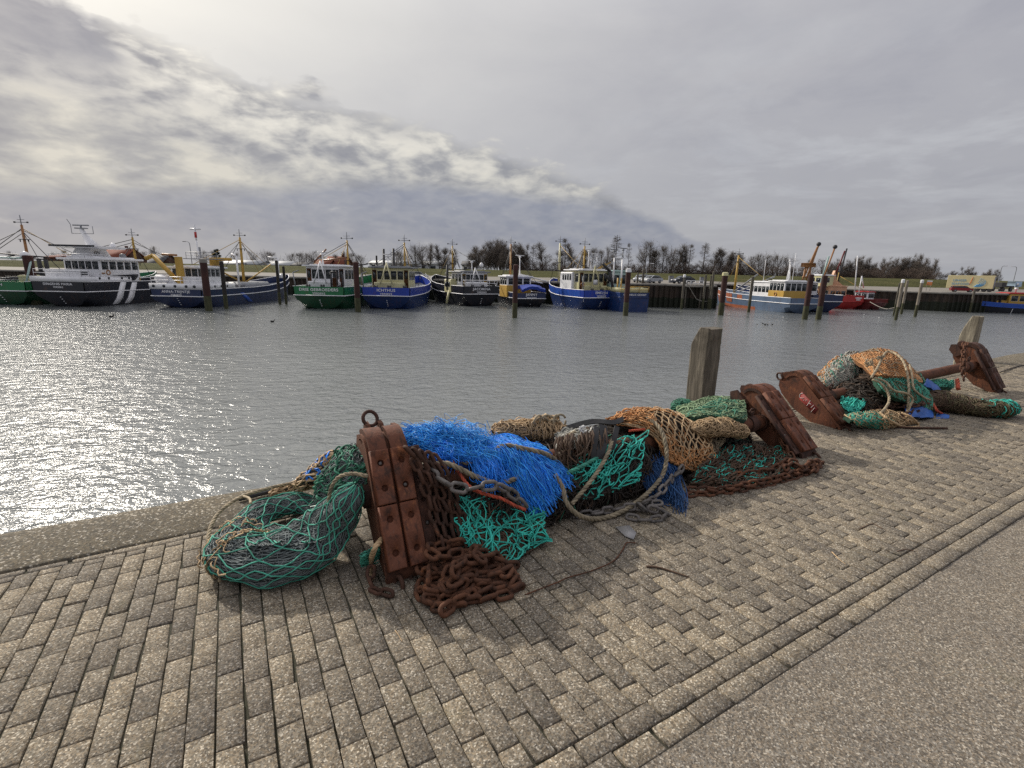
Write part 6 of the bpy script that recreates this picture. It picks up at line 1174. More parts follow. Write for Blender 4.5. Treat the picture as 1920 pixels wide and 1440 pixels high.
b.mast(11, 1.5, 10.5, F_MUST, .2, y=1.5, stays=(((8, 2, 3.5), .8),), cross=())
# -- 14 yellow and blue at the right edge, bow to the left
pb = G(1846, 580, WATER_Z); b = Boat('tug_boat', 1990, 589, -80, 'blue and yellow boat with red roof lying by the wall at the right edge', 19.5, 5.0, 1.0, 1.7, F_BLUEM, F_BLK, .9, cat='boat', strake=F_BLUEM)
b.house(6.0, 10.6, 3.4, 1.1, 3.7, F_MUST, F_RED, 0, 3, (.48, .84), ov=.2); b.house(10.6, 14.2, 2.8, 1.2, 2.2, F_MUST, F_MUST, 0, 2, (.3, .7), ov=.02, name='deckhouse'); b.mesh('searchlight', F_WHITE, lambda mb: mb.lathe([(.12, 0), (.12, .6), (.28, .65), (.28, 1.0)], (9.0, .5, 3.9), 10)); b.bars('anchor', F_WHITE, [((10, 2.4, 1.3), (10.4, 2.5, -.1))], .05)
# ---- piles standing in the water
def pile(px, ytop, ybot, wpx, m, label, cap=None, alg=True, square=False, band=None, lean=0.0):
    p = G(px, ybot, WATER_Z); Yd = p[1]; top = at_depth(px, ytop, Yd); zt = top[2]; r = wpx/2*Yd/CAM_F
    root = empty('mooring_pile', (p[0], p[1], WATER_Z), random.uniform(0, 1.5), label, 'mooring pile', 'mooring piles in the harbour')
    H = zt-WATER_Z; n = 6 if square else 14
    mb = MB(); z = [-2.0]+list(np.linspace(1.7 if alg else .3, H, 5)); mb.lathe([(r*(1+.03*math.sin(q*3)), q) for q in z], (0, 0, 0), n); mb.build('shaft', m, root, sharp=50)
    if alg: mb = MB(); mb.lathe([(r*1.02, -2), (r*1.04, .8), (r*1.02, 1.5), (r*1.01, 1.9)], (0, 0, 0), n); mb.build('algae_band', F_ALG, root, sharp=50)
    if cap: mb = MB(); mb.lathe([(r*1.08, H-.45), (r*1.08, H-.02), (r*.6, H+.06)], (0, 0, 0), n); mb.build('cap', cap, root, sharp=50)
    else: mb = MB(); mb.lathe([(r*.98, H), (r*.7, H+.06), (r*.1, H+.08)], (0, 0, 0), n); mb.build('top', m, root, sharp=50)
    return root
for a in ((69, 480, 571, 15, F_PILE, 'thick dark red pile between the cut off green boat and the black white boat'),
          (392, 486, 583, 12, F_PILE, 'thick dark pile with pale cap in front of the navy cabin boat', F_CONC), (424.5, 491, 579, 7, F_PILED, 'thinner dark wooden pile right of the pale capped one by the navy boat'),
          (525, 489, 571, 5, F_PILED, 'dark wooden pile behind the raised bow of the navy boat'), (537, 500, 570.5, 4.5, F_PILED, 'shorter dark wooden pile left of the green sterned boat'),
          (671.5, 492, 585, 10, F_PILE, 'red brown steel pile between the green and the cream cabin boats'), (681, 495, 572, 4.5, F_PILEW, 'grey wooden pile just behind the red brown steel pile'),
          (709.5, 480, 571, 3.2, F_PILED, 'slim black pile over the roof of the cream cabin boat'),
          (965, 497, 596, 9.5, F_PILE, 'rusty pile with green foot in front of the orange and white wheelhouse'), (1172.5, 504, 592, 9.5, F_PILE, 'dark red pile with white cap in front of the square blue work boat', F_WHITE),
          (1191.5, 512, 574, 3.2, F_PILEW, 'short grey pile beside the turquoise cabin'), (1201.5, 505, 575, 4.2, F_PILEW, 'grey pile with knobbed top right of the turquoise cabin', F_PILEW),
          (1277.5, 515, 580, 4.2, F_PILEW, 'lone slim grey pile before the bare wall', F_WHITE), (1317, 516, 580, 4, F_PILEW, 'slim grey pile at the foot of the white gangway'), (1327, 517, 579, 3.2, F_PILEW, 'thinnest grey pile right of the gangway'), (1330.8, 509, 580, 3.8, F_PILEW, 'tall slim grey pile left of the cream capped pile'),
          (1351, 511, 591, 10, F_PILE, 'dark red pile with cream cap before the worn blue bow', F_CREAM), (1403.5, 519, 585, 5, F_PILEW, 'grey wooden pile against the side of the worn blue boat'),
          (1508.5, 515, 599, 9.5, F_PILE, 'red brown pile at the stern of the worn blue boat'), (1534, 517, 599, 9.5, F_PILE, 'red brown pile in front of the dark blue boat with orange derricks'),
          (1679, 524, 600, 5.2, F_PILEL, 'tall pale wooden pile right of the dark red boat', F_WHITE), (1689.5, 526, 589, 4.2, F_PILEL, 'pale pile close behind the tall pale one'), (1715.5, 525, 594, 4.8, F_PILEL, 'pale pile standing alone before the corrugated wall', F_WHITE),
          (1675, 531, 592, 2.6, F_PILEW, 'thin grey pile left of the tall pale one'), (1818, 541, 586, 3.6, F_PILEW, 'brown pile against the wall below the red car')): pile(*a)
# ---- mooring lines
def line(label, pts, r=.05):
    mb = MB(); mb.tubes(curve(pts, 20), r, 5); single_w(mb, 'mooring_line', F_CONC, label, 'mooring line', 'slack mooring lines')
def single_w(mb, name, m, label, cat, group=None, **kw):
    c = np.concatenate(mb.v).mean(0); o = mb.build(name, m, origin=c, **kw); o.location = tuple(c); return tag(o, label, cat, group)
line('slack mooring line from the lone slim pile down towards the gangway piles', [at_depth(1280, 520, 84), at_depth(1292, 538, 85), at_depth(1306, 561, 86)])
line('pale mooring line sagging from the gangway piles to the worn blue bow', [at_depth(1306, 561, 86), at_depth(1318, 565, 88), at_depth(1332, 564, 92), at_depth(1344, 559, 96)])
line('mooring line from the dark red boat dipping to the tall pale pile', [at_depth(1631, 566, 92), at_depth(1648, 575, 88), at_depth(1662, 579, 82), at_depth(1677, 577, 78)])
# ---- gangway with white railing
p = at_depth(1301, 536, 90); root = empty('gangway', tuple(p), .1, 'white railed gangway on the far quay edge', 'gangway')
mb = MB(); mb.box((0, 0, -.1), (3.2, 1.0, .25)); mb.build('platform', F_CONC, root); mb = MB()
for z in (.45, .9): mb.bar((-1.6, -.4, z), (1.6, -.4, z), .05, 5)
for x in np.linspace(-1.6, 1.6, 5): mb.bar((x, -.4, 0), (x, -.4, .9), .05, 5)
mb.build('railing', F_WHITE, root)
for x in (-1.4, 1.4): mb = MB(); mb.bar((x, 0, -.1), (x, 0, -5), .13); mb.build('leg', F_PILEW, root)
# ---- cars
def road_z(x, y): w = wall_y(x)+.4; e = max(w+1.1, dike_y(x)+34); return .60+.5*max(0, min(1, (y-w)/(e-w)))+zq(x)+.01
def car(px, py, rz, paint, label, L=4.2, wagon=False, Yd=None):
    p = at_depth(px, py, Yd); p[2] = road_z(p[0], p[1]); root = empty('parked_car', tuple(p), rz, label, 'car', 'cars parked on the far quay')
    w = 1.72; s = L/4.2
    prof = [(-2.1, .35), (-2.1, .75), (-2.0, .95), (-1.75, 1.0) if not wagon else (-1.98, 1.0), (-.95 if not wagon else -1.8, 1.42), (.15, 1.45), (.55, 1.38), (1.15, .95), (1.95, .80), (2.1, .60), (2.1, .32)]
    prof = [(x*s, z) for x, z in prof]; mb = MB(); mb.prism(prof, -w/2, w/2, 1); o = mb.build('body', paint, root, sharp=25)
    gp = [((-1.62 if not wagon else -1.85)*s, 1.0), ((-.9 if not wagon else -1.7)*s, 1.36), (.15*s, 1.39), (.48*s, 1.33), (.98*s, .98)]
    for sg in (1, -1): mb = MB(); mb.prism(gp, sg*w/2-.01, sg*w/2+.012, 1); mb.build('side_window', F_GLASS, o, smooth=False)
    for (x0, z0, x1, z1, nm) in (((.57*s), 1.375, 1.12*s, .975, 'windscreen'), (((-1.75 if not wagon else -1.985)*s), 1.02, ((-.99 if not wagon else -1.82)*s), 1.40, 'rear_window')):
        nx, nz = -(z1-z0), (x1-x0); q = math.hypot(nx, nz); nx, nz = nx/q*.012, nz/q*.012
        if nz < 0: nx, nz = -nx, -nz
        mb = MB(); V = [(x0, -w*.42, z0), (x1, -w*.42, z1), (x1, w*.42, z1), (x0, w*.42, z0)]; V2 = [(x+nx, y, z+nz) for x, y, z in V]; mb.add(V+V2, [(4, 5, 6, 7), (0, 1, 5, 4), (1, 2, 6, 5), (2, 3, 7, 6), (3, 0, 4, 7), (3, 2, 1, 0)]); mb.build(nm, F_GLASS, o, smooth=False)
    for x in (-1.3*s, 1.32*s):
        for sg in (1, -1):
            mb = MB(); mb.lathe([(.2, -.1), (.31, -.1), (.31, .1), (.2, .1)], (x, sg*(w/2-.08), .31), 16, rotm('X', pi/2)); wo = mb.build('wheel', F_DK, root, sharp=40); mb = MB(); mb.lathe([(.19, -.105), (.19, .105)], (x, sg*(w/2-.08), .31), 12, rotm('X', pi/2)); mb.build('rim', F_GREY, wo)
    for sg in (1, -1): mb = MB(); mb.bbox((2.06*s, sg*.6, .68), (.12, .34, .15), .02); mb.build('headlight', F_WHITE, o); mb = MB(); mb.bbox((-2.09*s, sg*.66, .82), (.08, .2, .22), .02); mb.build('tail_light', F_RED, o)
    return root
C_WHITE = flat('car_white', (.62, .62, .62), .25, .05); C_SILV = flat('car_silver', (.36, .38, .41), .25, .05); C_DARK = flat('car_dark', (.018, .022, .035), .25, .05); C_RED = flat('car_red', (.22, .012, .02), .25, .05)
car(784, 519.5, .2, C_WHITE, 'white parked car above the bow of the cream cabin boat', 4.2, Yd=103)
car(1222, 530, pi+.5, C_SILV, 'silver hatchback at the quay edge right of the turquoise cabin', 4.0, Yd=94)
car(1202, 529, pi+.9, C_SILV, 'pale car half hidden behind the knobbed grey pile', 4.2, Yd=98); car(1210, 529, .9, C_DARK, 'dark car parked close left of the silver hatchback', 4.2, Yd=103)
car(1280, 531.5, pi+.3, C_DARK, 'dark blue car behind the lone slim grey pile', 4.3, Yd=95); car(1803, 547, -.5, C_RED, 'red estate car in front of the cream lorry trailer', 4.5, True, Yd=99).scale = (.82, .82, .85)
# ---- cream lorry trailer, black chassis, blue box
p = at_depth(1815, 545, 105); rz = math.radians(-49)
tr = empty('lorry_trailer', (p[0], p[1], .20), rz, 'cream box trailer with blue lettering and shell shaped logo', 'trailer')
Lx, Hx = 9.2, 2.9
mb = MB(); mb.bbox((0, 1.25, 1.05+Hx/2-.35), (Lx, 2.5, Hx), .04); bx = mb.build('box_body', flat('trailer_cream', (.66, .58, .33), .5, .05, .05), tr, sharp=30)
mb = MB(); mb.bbox((Lx/2+.02, 1.25, 2.05), (.06, 2.4, 2.6), .02); mb.build('rear_door', F_GREY, bx)
F_SKY = flat('sign_blue', (.12, .36, .62), .5, .05); F_SOR = flat('sign_orange', (.75, .24, .06), .5, .05)
text_part('LENGER', .72, F_SKY, bx, (-2.1, -.02, 2.45), STB, sx=1.0, bold=.0); text_part('SEAFOODS', .72, F_SKY, bx, (-1.75, -.02, 1.68), STB, sx=1.0, bold=.0)
for k in range(6):
    r = .35+k*.16
    mb = MB(); mb.tubes(np.array([(.55+k*.10+r*.62*math.cos(a)-.35*k*.2, -.02, 2.95-k*.26+.35*math.sin(a)) for a in np.linspace(1.9, 3.6, 10)]), np.linspace(.035, .06, 10), 5); mb.build('logo_arc', F_SOR, bx)
for k in range(6):
    rx, rz_ = 1.5-k*.20, .95-k*.14; mb = MB(); mb.tubes(np.array([(1.55+k*-.02+rx*math.cos(a), -.02, 2.05-.05*k+rz_*math.sin(a)) for a in np.linspace(-2.0+k*.05, 1.4, 22)]), np.linspace(.075, .02, 22), 5); mb.build('logo_arc', F_SKY, bx)
mb = MB(); mb.box((.3, 1.25, .60), (8.6, 1.0, .2)); mb.build('chassis', F_DK, tr)
for x in (1.6, 2.9, 4.0):
    for y in (.2, 2.3): mb = MB(); mb.lathe([(.3, -.15), (.46, -.15), (.46, .15), (.3, .15)], (x, y, .46), 14, rotm('X', pi/2)); mb.build('wheel', F_DK, tr, sharp=40)
for y in (.4, 2.1): mb = MB(); mb.bar((-3.2, y, 0), (-3.2, y, .7), .07); mb.build('landing_leg', F_GREY, tr)
tr.scale = (.80, .80, .92)
p = at_depth(1877, 545, 110); tb = empty('flatbed_trailer', (p[0], p[1], .27), .3, 'low black flatbed chassis right of the cream trailer', 'trailer')
mb = MB(); mb.bbox((0, 0, 1.1), (4.2, 2.2, .35), .05); mb.bbox((-1.2, 0, 1.6), (1.4, 2.0, .7), .05); mb.build('frame', F_DK, tb, sharp=30)
for x in (-1.2, 1.3):
    for y in (-.9, .9): mb = MB(); mb.lathe([(.3, -.15), (.46, -.15), (.46, .15), (.3, .15)], (x, y, .46), 14, rotm('X', pi/2)); mb.build('wheel', F_DK, tb, sharp=40)
p = at_depth(1901, 537.5, 122); ct = empty('container', (p[0], p[1], p[2]), .1, 'pale blue box container on the road right of the black chassis', 'container')
mb = MB(); mb.bbox((0, 0, .6), (1.7, 2.0, 1.3), .05); mb.build('box_body', flat('pale_blue', (.36, .48, .62), .5), ct); mb = MB(); mb.box((-.3, -1.02, .6), (.5, .03, .5)); mb.build('panel', F_WHITE, ct)
for x in (-.6, .6): mb = MB(); mb.bar((x, 0, 0), (x, 0, -.6), .12); mb.build('leg', F_DK, ct)
p = at_depth(1741, 541, 103); sg_ = empty('sign_board', (p[0], p[1], .2), .15, 'orange and white sign board on two posts before the dike', 'sign')
mb = MB(); mb.bbox((0, 0, 1.45), (1.25, .06, .65), .01); mb.build('orange_panel', F_SOR, sg_); mb = MB(); mb.bbox((0, 0, 1.93), (1.25, .06, .28), .01); mb.build('white_panel', F_WHITE, sg_)
for x in (-.45, .45): mb = MB(); mb.bar((x, .06, 0), (x, .06, 1.9), .035); mb.build('post', F_GREY, sg_)
# ---- street lamps
def lamp(px, ytop, Yd, label, side=-1, z0=.8):
    t_ = at_depth(px, ytop, Yd); H = t_[2]-z0; root = empty('street_lamp', (t_[0], Yd, z0), 0, label, 'street lamp', 'street lamps along the far quay road')
    mb = MB(); P = curve([(0, 0, 0), (0, 0, H*.6), (0, 0, H*.9), (side*.25, 0, H*.985), (side*.9, 0, H)], 20); mb.tubes(P, np.linspace(.09, .05, 20), 6); mb.build('pole', F_GREY, root)
    mb = MB(); mb.bbox((side*1.2, 0, H), (.75, .25, .14), .04); mb.build('lamp_head', F_DK if px < 600 else F_WHITE, root)
lamp(355, 453, 118, 'curved street lamp above the navy boat cabin', -1, .3); lamp(1311.5, 507, 150, 'small street lamp on the dike above the gangway', -1, 2.6); lamp(1879, 498.5, 125, 'street lamp right of the cream trailer', 1); lamp(1907, 500, 140, 'farther street lamp nearest the right edge', -1); lamp(1213.5, 494, 112, 'slim street lamp behind the silver hatchback', 1)
# ---- low cabinets and posts on the quay
for px, py, lab in ((560, 512, 'grey cabinet by the road left of the green sterned boat'), (1380, 527, 'grey cabinet box before the dike behind the worn blue boat'), (1257, 529, 'small grey box on the quay left of the dark blue car')):
    p = at_depth(px, py+6, 100); mb = MB(); mb.bbox((0, 0, .7), (.9, .6, 1.3), .04); mb.box((0, 0, 1.38), (1.0, .7, .06)); mb.box((0, -.31, .7), (.7, .03, 1.0)); o = mb.build('utility_cabinet', F_GREY, sharp=30); o.location = (p[0], max(p[1], wall_y(p[0])+1.5), road_z(p[0], max(p[1], wall_y(p[0])+1.5))-.03); tag(o, lab, 'cabinet', 'cabinets on the far quay')
# ---- water birds
def bird(px, py, m, label, grp, s=1.0, rz=0.0):
    p = G(px, py, WATER_Z); root = empty('water_bird', tuple(p), rz, label, 'bird', grp); root.scale = (s, s, s)
    mb = MB(); mb.tubes(np.array([(-.30, 0, .14), (-.22, 0, .11), (-.08, 0, .09), (.08, 0, .10), (.18, 0, .15), (.22, 0, .25), (.26, 0, .33), (.32, 0, .33), (.40, 0, .31)]), np.array([.01, .06, .11, .11, .075, .045, .05, .045, .01]), 8); mb.build('body', m, root)
    mb = MB()
    for sg in (1, -1): mb.ball((-.08, sg*.075, .13), (.19, .04, .08), 8, 5)
    mb.build('wing', m, root)
F_DUCK = flat('duck_brown', (.02, .018, .016), .7); F_GULL = flat('gull_white', (.7, .7, .7), .7)
for k, (x, y) in enumerate(((1419.5, 609), (1430, 607), (1434, 608.5), (1434.5, 610), (1439, 609.5), (1448, 609))): bird(x, y, F_DUCK, ('leftmost duck of the small dark flock on the water', 'upper duck of the dark flock on the water', 'duck in the middle of the flock, just above another', 'lowest duck in the middle of the dark flock', 'duck right of the pair in the dark flock', 'rightmost duck of the small dark flock')[k], 'ducks swimming in the harbour', .45, random.uniform(0, 6))
bird(511, 604, F_DUCK, 'single dark duck on the water below the green sterned boat', 'ducks swimming in the harbour', .8, .2); bird(209, 595, F_DUCK, 'single dark duck on the water below the slanting white stripes', 'ducks swimming in the harbour', .9, .3)
for x, y, lab in ((1367, 591, 'white gull on the water right of the cream capped pile'), (1468, 596, 'white gull on the water below the yellow wheelhouse'), (1620, 591, 'white gull on the water below the red boat'), (1648, 597, 'white gull on the water below the dark red boat')): bird(x, y, F_GULL, lab, 'gulls on the water', .55, 1.0)
# ---- buildings behind the dike
F_BRICK = flat('dark_brick', (.10, .045, .032), .9, .2); F_ROOFR = flat('red_tiles', (.20, .055, .03), .9, .2); F_ROOFG = flat('grey_roof', (.10, .10, .11), .8, .2); F_SHED = flat('white_sheet', (.42, .43, .44), .6, .08)
def building(px0, px1, ytop, Yd, wallm, roofm, label, name='shed', depth=12., ridge=.35, base=.5, wins=0, chim=False):
    a, b_ = at_depth(px0, ytop, Yd), at_depth(px1, ytop, Yd); w = b_[0]-a[0]; H = (a[2]+b_[2])/2-base; cx = (a[0]+b_[0])/2
    root = empty(name, (cx, Yd, base), 0, label, 'building', 'buildings behind the dike'); e = H*(1-ridge)
    mb = MB(); mb.box((0, depth/2, e/2), (w, depth, e))
    mb.prism([(0, e), (depth, e), (depth/2, H)], -w/2+.1, w/2-.1, 0); wo = mb.build('wall', wallm, root, smooth=False)
    mb = MB(); t_ = .25; mb.prism([(-.4, e-.1), (depth/2, H), (depth+.4, e-.1), (depth+.4, e+t_-.1), (depth/2, H+t_), (-.4, e+t_-.1)], -w/2-.4, w/2+.4, 0); ro = mb.build('roof', roofm, root, smooth=False)
    if chim: mb = MB(); mb.box((w*.25, depth/2, H+.5), (.8, .8, 1.6)); mb.build('chimney', F_BRICK, ro)
    for k in range(wins): mb = MB(); mb.box((-w/2+w*(k+.5)/wins, -.04, e*.72), (w/wins*.45, .08, e*.28)); mb.build('window', F_GLASS, wo, smooth=False)
building(80, 140, 478, 175, F_BRICK, F_ROOFR, 'long dark brick building behind the dike above the black boat', 'brick_building', 12, .2, wins=6); building(172, 228, 466, 185, F_BRICK, F_ROOFR, 'red roofed house behind the white wheelhouse', 'brick_house', 12, .5, wins=3, chim=True)
building(276, 300, 476, 180, F_BRICK, F_ROOFG, 'dark roofed barn behind the yellow crane', 'barn', 10, .6, wins=1); building(412, 482, 488, 190, F_SHED, F_SHED, 'long white shed left of the dark fir', 'shed', 14, .35, wins=4); building(486, 552, 490, 195, F_SHED, F_SHED, 'low white shed behind the navy boat bow', 'shed', 14, .35, wins=3)
building(546, 586, 492, 190, F_SHED, F_ROOFG, 'pale shed left of the red roofed farm', 'shed', 12, .3, wins=2); building(586, 612, 487, 180, F_BRICK, F_ROOFR, 'low red roofed barn left of the brown roofed house', 'barn', 12, .5, wins=1); building(606, 642, 481, 185, F_BRICK, F_ROOFR, 'brown roofed farmhouse above the green sterned boat', 'brick_house', 12, .5, wins=2, chim=True)
building(692, 782, 489, 190, F_SHED, F_SHED, 'long white shed above the cream cabin boat', 'shed', 14, .2, wins=5); building(782, 842, 490, 200, F_SHED, F_SHED, 'white shed left of the big thicket', 'shed', 14, .2, wins=3); building(866, 892, 490, 180, F_SHED, F_ROOFG, 'small white house at the left of the big thicket', 'white_house', 10, .25, wins=2)
# ---- trees
M_BARK = flat('bare_bark', (.085, .070, .058), .95, .3, 0, 2.); M_TWIG = flat('bare_twigs', (.155, .13, .112), .95, .2, 0, 2.); M_TWIGR = flat('reddish_twigs', (.125, .090, .072), .95, .2, 0, 2.); M_FIR = flat('fir_needles', (.018, .030, .016), .95, .2, 0, 2.)
def tree_proto(kind, seed):
    """unit tree, 10 m tall"""
    rg = np.random.default_rng(seed); tr_, tw = MB(), MB(); H = 10.
    def limb(mb, a, d, L, r, n=6, curl=.15, up=.1):
        P = [np.array(a)]; d = unit(d)
        for k in range(n-1): d = unit(d+rg.normal(0, curl, 3)+np.array([0, 0, up])); P.append(P[-1]+d*L/(n-1))
        mb.tubes(np.array(P), np.linspace(r, r*.35, n), 4, cap=False); return np.array(P)
    twigs = []
    def twig(a, d, L, up=.12):
        P = [np.array(a)]; d = unit(d)
        for k in range(3): d = unit(d+rg.normal(0, .22, 3)+np.array([0, 0, up])); P.append(P[-1]+d*L/3)
        twigs.append(P)
    def rnd(el): a = rg.uniform(0, 2*pi); return np.array([math.cos(a)*math.cos(el), math.sin(a)*math.cos(el), math.sin(el)])
    if kind in ('larch', 'fir'):
        T = limb(tr_, (0, 0, 0), (0, 0, 1), H, .16, 10, .02, .2)
        for k in range(64):
            f = rg.uniform(.12, .98); i = f*9; a = T[int(i)]+(T[min(9, int(i)+1)]-T[int(i)])*(i-int(i)); L = (1-f)*3.0+.35; L *= rg.uniform(.6, 1.15)*(1.0 if kind == 'larch' else 1.1)
            P = limb(tr_, a, rnd(rg.uniform(-.1, .25)), L, .035, 5, .1, .06 if kind == 'larch' else -.05)
            for q in range(14 if kind == 'larch' else 40): j = rg.uniform(.3, 1)*4; b_ = P[int(min(3, j))]+(P[int(min(3, j))+1]-P[int(min(3, j))])*(j-int(min(3, j))); twig(b_, unit(P[-1]-P[0])+rg.normal(0, .6, 3), rg.uniform(.35, .8), -.02)
    else:
        if kind == 'thicket': stems = [((rg.normal(0, 2.2), rg.normal(0, 1.5), 0), unit(np.array([rg.normal(0, .28), rg.normal(0, .2), 1])), H*rg.uniform(.55, .95), .09) for _ in range(11)]
        elif kind == 'bush': stems = [((rg.normal(0, 2.6), rg.normal(0, 1.2), 0), unit(np.array([rg.normal(0, .35), rg.normal(0, .3), 1])), H*rg.uniform(.35, .75), .06) for _ in range(12)]
        elif kind == 'slim': stems = [((0, 0, 0), (0, 0, 1), H*.97, .13)]
        else: stems = [((0, 0, 0), (rg.normal(0, .05), 0, 1), H*.9, .22)]
        for a0, d0, L0, r0 in stems:
            T = limb(tr_, a0, d0, L0, r0, 8, .05, .12)
            nl = {'round': 20, 'slim': 22, 'thicket': 10, 'bush': 8}[kind]
            for k in range(nl):
                f = rg.uniform(.22 if kind != 'bush' else .1, .95); i = f*7; ii = int(min(6, i)); a = T[ii]+(T[ii+1]-T[ii])*(i-ii)
                el, L = {'round': (rg.uniform(.3, .95), H*.42*math.sin(pi*min(1, f*.75+.22))), 'slim': (rg.uniform(.8, 1.25), H*.27*(1.15-f)), 'thicket': (rg.uniform(.4, 1.1), H*.24*(1.2-f)), 'bush': (rg.uniform(.2, 1.1), H*.2)}[kind]
                P = limb(tr_, a, rnd(el), L*rg.uniform(.6, 1.2), .042 if kind == 'round' else .032, 6, .12, .12)
                for s_ in range(7 if kind in ('round', 'slim') else 6):
                    j = rg.uniform(.08, 1)*5; jj = int(min(4, j)); c = P[jj]+(P[jj+1]-P[jj])*(j-jj); d = unit(unit(P[-1]-P[0])+rg.normal(0, .45, 3))
                    Q = limb(tr_, c, d, L*rg.uniform(.35, .75), .016, 4, .12, .12)
                    for q in range(7 if kind != 'bush' else 6): m_ = rg.uniform(.2, 1)*3; mm = int(min(2, m_)); twig(Q[mm]+(Q[mm+1]-Q[mm])*(m_-mm), unit(Q[-1]-Q[0])+rg.normal(0, .5, 3), rg.uniform(.5, 1.5))
    tw.tubes(np.array(twigs), .0105 if kind != 'fir' else .05, 3, cap=False)
    root = empty({'larch': 'larch_tree', 'fir': 'fir_tree', 'round': 'bare_tree', 'slim': 'slender_tree', 'thicket': 'thicket_tree', 'bush': 'bare_shrub'}[kind])
    tr_.build('trunk', M_BARK, root); tw.build('crown', {'fir': M_FIR, 'bush': M_TWIGR}.get(kind, M_TWIG), root)
    return root
PROTO = {}
TREES = []
def tree(kind, px, ytop, Yd, base=.6, wide=1.0, variant=0):
    TREES.append((kind, px, ytop, Yd, base, wide, variant))
rt = random.Random(4)
for px, yt in ((20, 472), (48, 476), (95, 474), (120, 470), (152, 474), (262, 472), (291, 464), (377, 470), (395, 472), (440, 474), (470, 473), (498, 471), (512, 474)): tree('round', px, yt, 190+rt.uniform(0, 60), variant=rt.randrange(3))
for px, yt in ((545, 475), (559, 475), (572, 474), (587, 472), (600, 476), (630, 478), (648, 473), (662, 475), (676, 478)): tree('round', px, yt, 185+rt.uniform(0, 40), variant=rt.randrange(3))
tree('fir', 406, 468, 170, wide=1.1)
for px, yt in ((742, 474), (752, 470), (780, 460), (792, 463)): tree('round', px, yt, 150+rt.uniform(0, 10), variant=rt.randrange(3))
for px, yt in ((806, 460), (824, 463), (838, 466), (850, 468)): tree('slim', px, yt, 150, wide=1.4, variant=rt.randrange(2))
for px, yt, w in ((900, 462, 1.0), (915, 452, 1.0), (930, 449, 1.0), (942, 447, .9), (955, 458, .9), (968, 464, 1.0), (975, 455, .8)): tree('thicket', px, yt, 148+rt.uniform(0, 10), wide=w, variant=rt.randrange(2))
for px, yt in ((985, 462), (1020, 458), (1048, 470), (1075, 460), (1098, 470)): tree('slim', px, yt, 152, wide=1.5, variant=rt.randrange(2))
tree('larch', 1000, 460, 150, wide=.9); tree('larch', 1061, 449, 150, variant=1); tree('larch', 1157, 443, 150, wide=1.1); tree('larch', 1181, 458, 152, wide=.7, variant=1)
for px, yt in ((1112, 466), (1128, 470), (1140, 466), (1212, 457), (1222, 455), (1245, 462), (1262, 466), (1385, 476)): tree('round', px, yt, 150+rt.uniform(0, 12), variant=rt.randrange(3), wide=.85)
for px, yt in ((1233, 470), (1273, 462), (1284, 470), (1340, 468), (1350, 470), (1368, 474), (1376, 478), (1395, 478)): tree('slim', px, yt, 152, wide=1.5, variant=rt.randrange(2))
tree('larch', 1295, 460, 152, variant=1); tree('larch', 1323, 457, 150, wide=1.1)
for px, yt in ((1412, 480), (1426, 476), (1438, 480), (1452, 484), (1463, 477), (1478, 482), (1520, 488), (1544, 488)): tree('round', px, yt, 155+rt.uniform(0, 10), variant=rt.randrange(3), wide=.9)
for px, yt in ((1562, 490), (1578, 484), (1596, 486), (1612, 479), (1625, 482), (1640, 492), (1660, 489), (1676, 483), (1690, 484), (1705, 480), (1722, 486), (1733, 477), (1742, 486)): tree('thicket', px, yt, 150+rt.uniform(0, 14), variant=rt.randrange(2), wide=.8)
tree('round', 1758, 502, 160, wide=.6); tree('thicket', 1792, 507, 150); tree('thicket', 1818, 500, 150, wide=.8, variant=1); tree('thicket', 1850, 508, 152); tree('thicket', 1870, 505, 154, variant=1)
for k, px in enumerate(range(985, 1500, 17)): tree('bush', px+rt.uniform(-4, 4), 488+ (px-985)*.012+rt.uniform(-4, 4), 146+rt.uniform(0, 5), base=.9, variant=k % 2, wide=1.2)
for k, px in enumerate(range(1552, 1752, 18)): tree('bush', px+rt.uniform(-4, 4), 499+rt.uniform(-4, 4), 147+rt.uniform(0, 4), base=.9, variant=k % 2, wide=1.2)
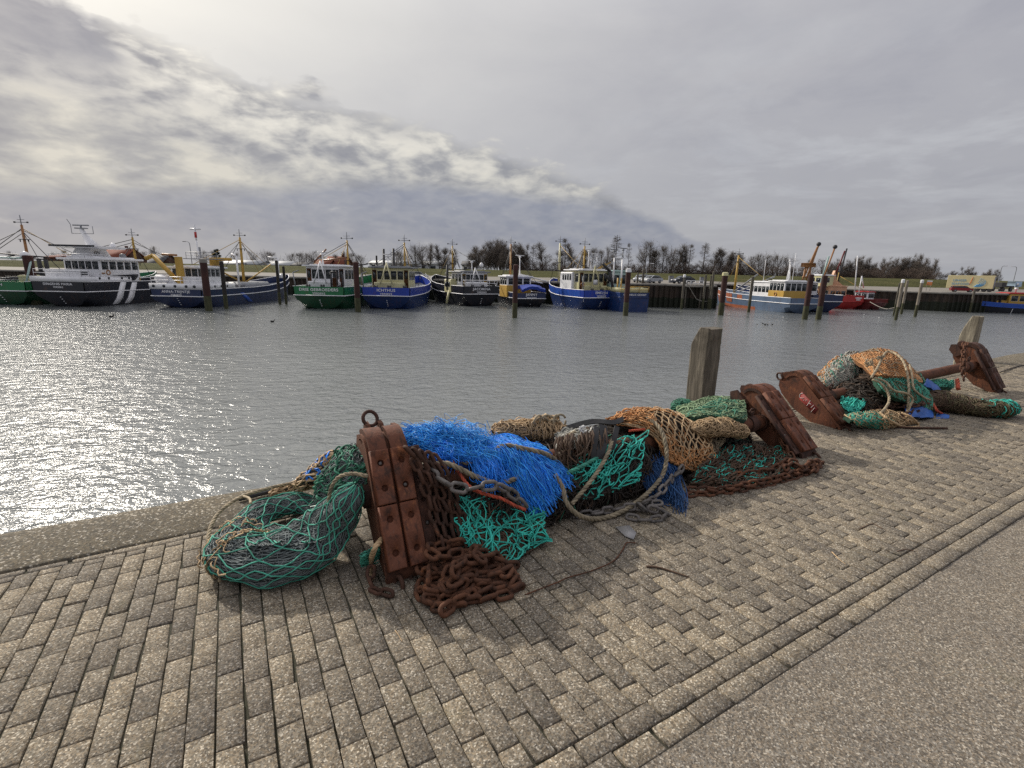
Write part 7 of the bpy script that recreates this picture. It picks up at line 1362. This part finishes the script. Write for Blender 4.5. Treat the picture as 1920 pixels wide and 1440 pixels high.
SECT = [(0, 160, 'behind the black hulled boat'), (160, 340, 'behind the yellow crane'), (340, 540, 'behind the navy boat'), (540, 700, 'behind the green boat'), (700, 880, 'behind the cream cabin boat'), (880, 1010, 'behind the black sterned boat'), (1010, 1110, 'behind the bright blue boat'), (1110, 1240, 'behind the turquoise cabin'), (1240, 1340, 'behind the gangway'), (1340, 1480, 'behind the worn blue boat'), (1480, 1600, 'behind the orange derricks'), (1600, 1700, 'behind the red boats'), (1700, 1775, 'behind the sign board'), (1775, 1925, 'behind the cream trailer')]
KIND = {'round': 'bare round crowned tree', 'slim': 'bare slender upright tree', 'larch': 'bare conical tree with level branches', 'fir': 'dark evergreen fir', 'thicket': 'dense twiggy bare tree', 'bush': 'low reddish brown shrub'}
ORD = ['first', 'second', 'third', 'fourth', 'fifth', 'sixth', 'seventh', 'eighth', 'ninth', 'tenth', 'eleventh', 'twelfth', 'thirteenth', 'fourteenth', 'fifteenth', 'sixteenth']
TREES.sort(key=lambda a: a[1])
cnt = {}
for a in TREES:
    s_ = next(i for i, q in enumerate(SECT) if a[1] < q[1]); cnt[(a[0], s_)] = cnt.get((a[0], s_), 0)+1
seen = {}
for kind, px, yt, Yd, base, wide, var in TREES:
    key = (kind, var)
    if key not in PROTO: PROTO[key] = tree_proto(kind, hash(kind) % 1 + len(PROTO)*7+3); root = PROTO[key]
    else: root = copy_tree(PROTO[key])
    t_ = at_depth(px, yt, Yd); H = (t_[2]-base)*1.03; s1 = H/10.
    root.location = (t_[0], Yd, base); root.rotation_euler = (0, 0, rt.uniform(0, 6.28)); root.scale = (s1*wide, s1*wide, s1)
    s_ = next(i for i, q in enumerate(SECT) if px < q[1]); k = seen.get((kind, s_), 0); seen[(kind, s_)] = k+1
    lab = f"{KIND[kind]} {SECT[s_][2]}" if cnt[(kind, s_)] == 1 else f"{KIND[kind]}, {ORD[k]} from left {SECT[s_][2]}"
    tag(root, lab, 'shrub' if kind == 'bush' else 'tree', 'bare shrubs along the dike' if kind == 'bush' else 'trees beyond the dike')
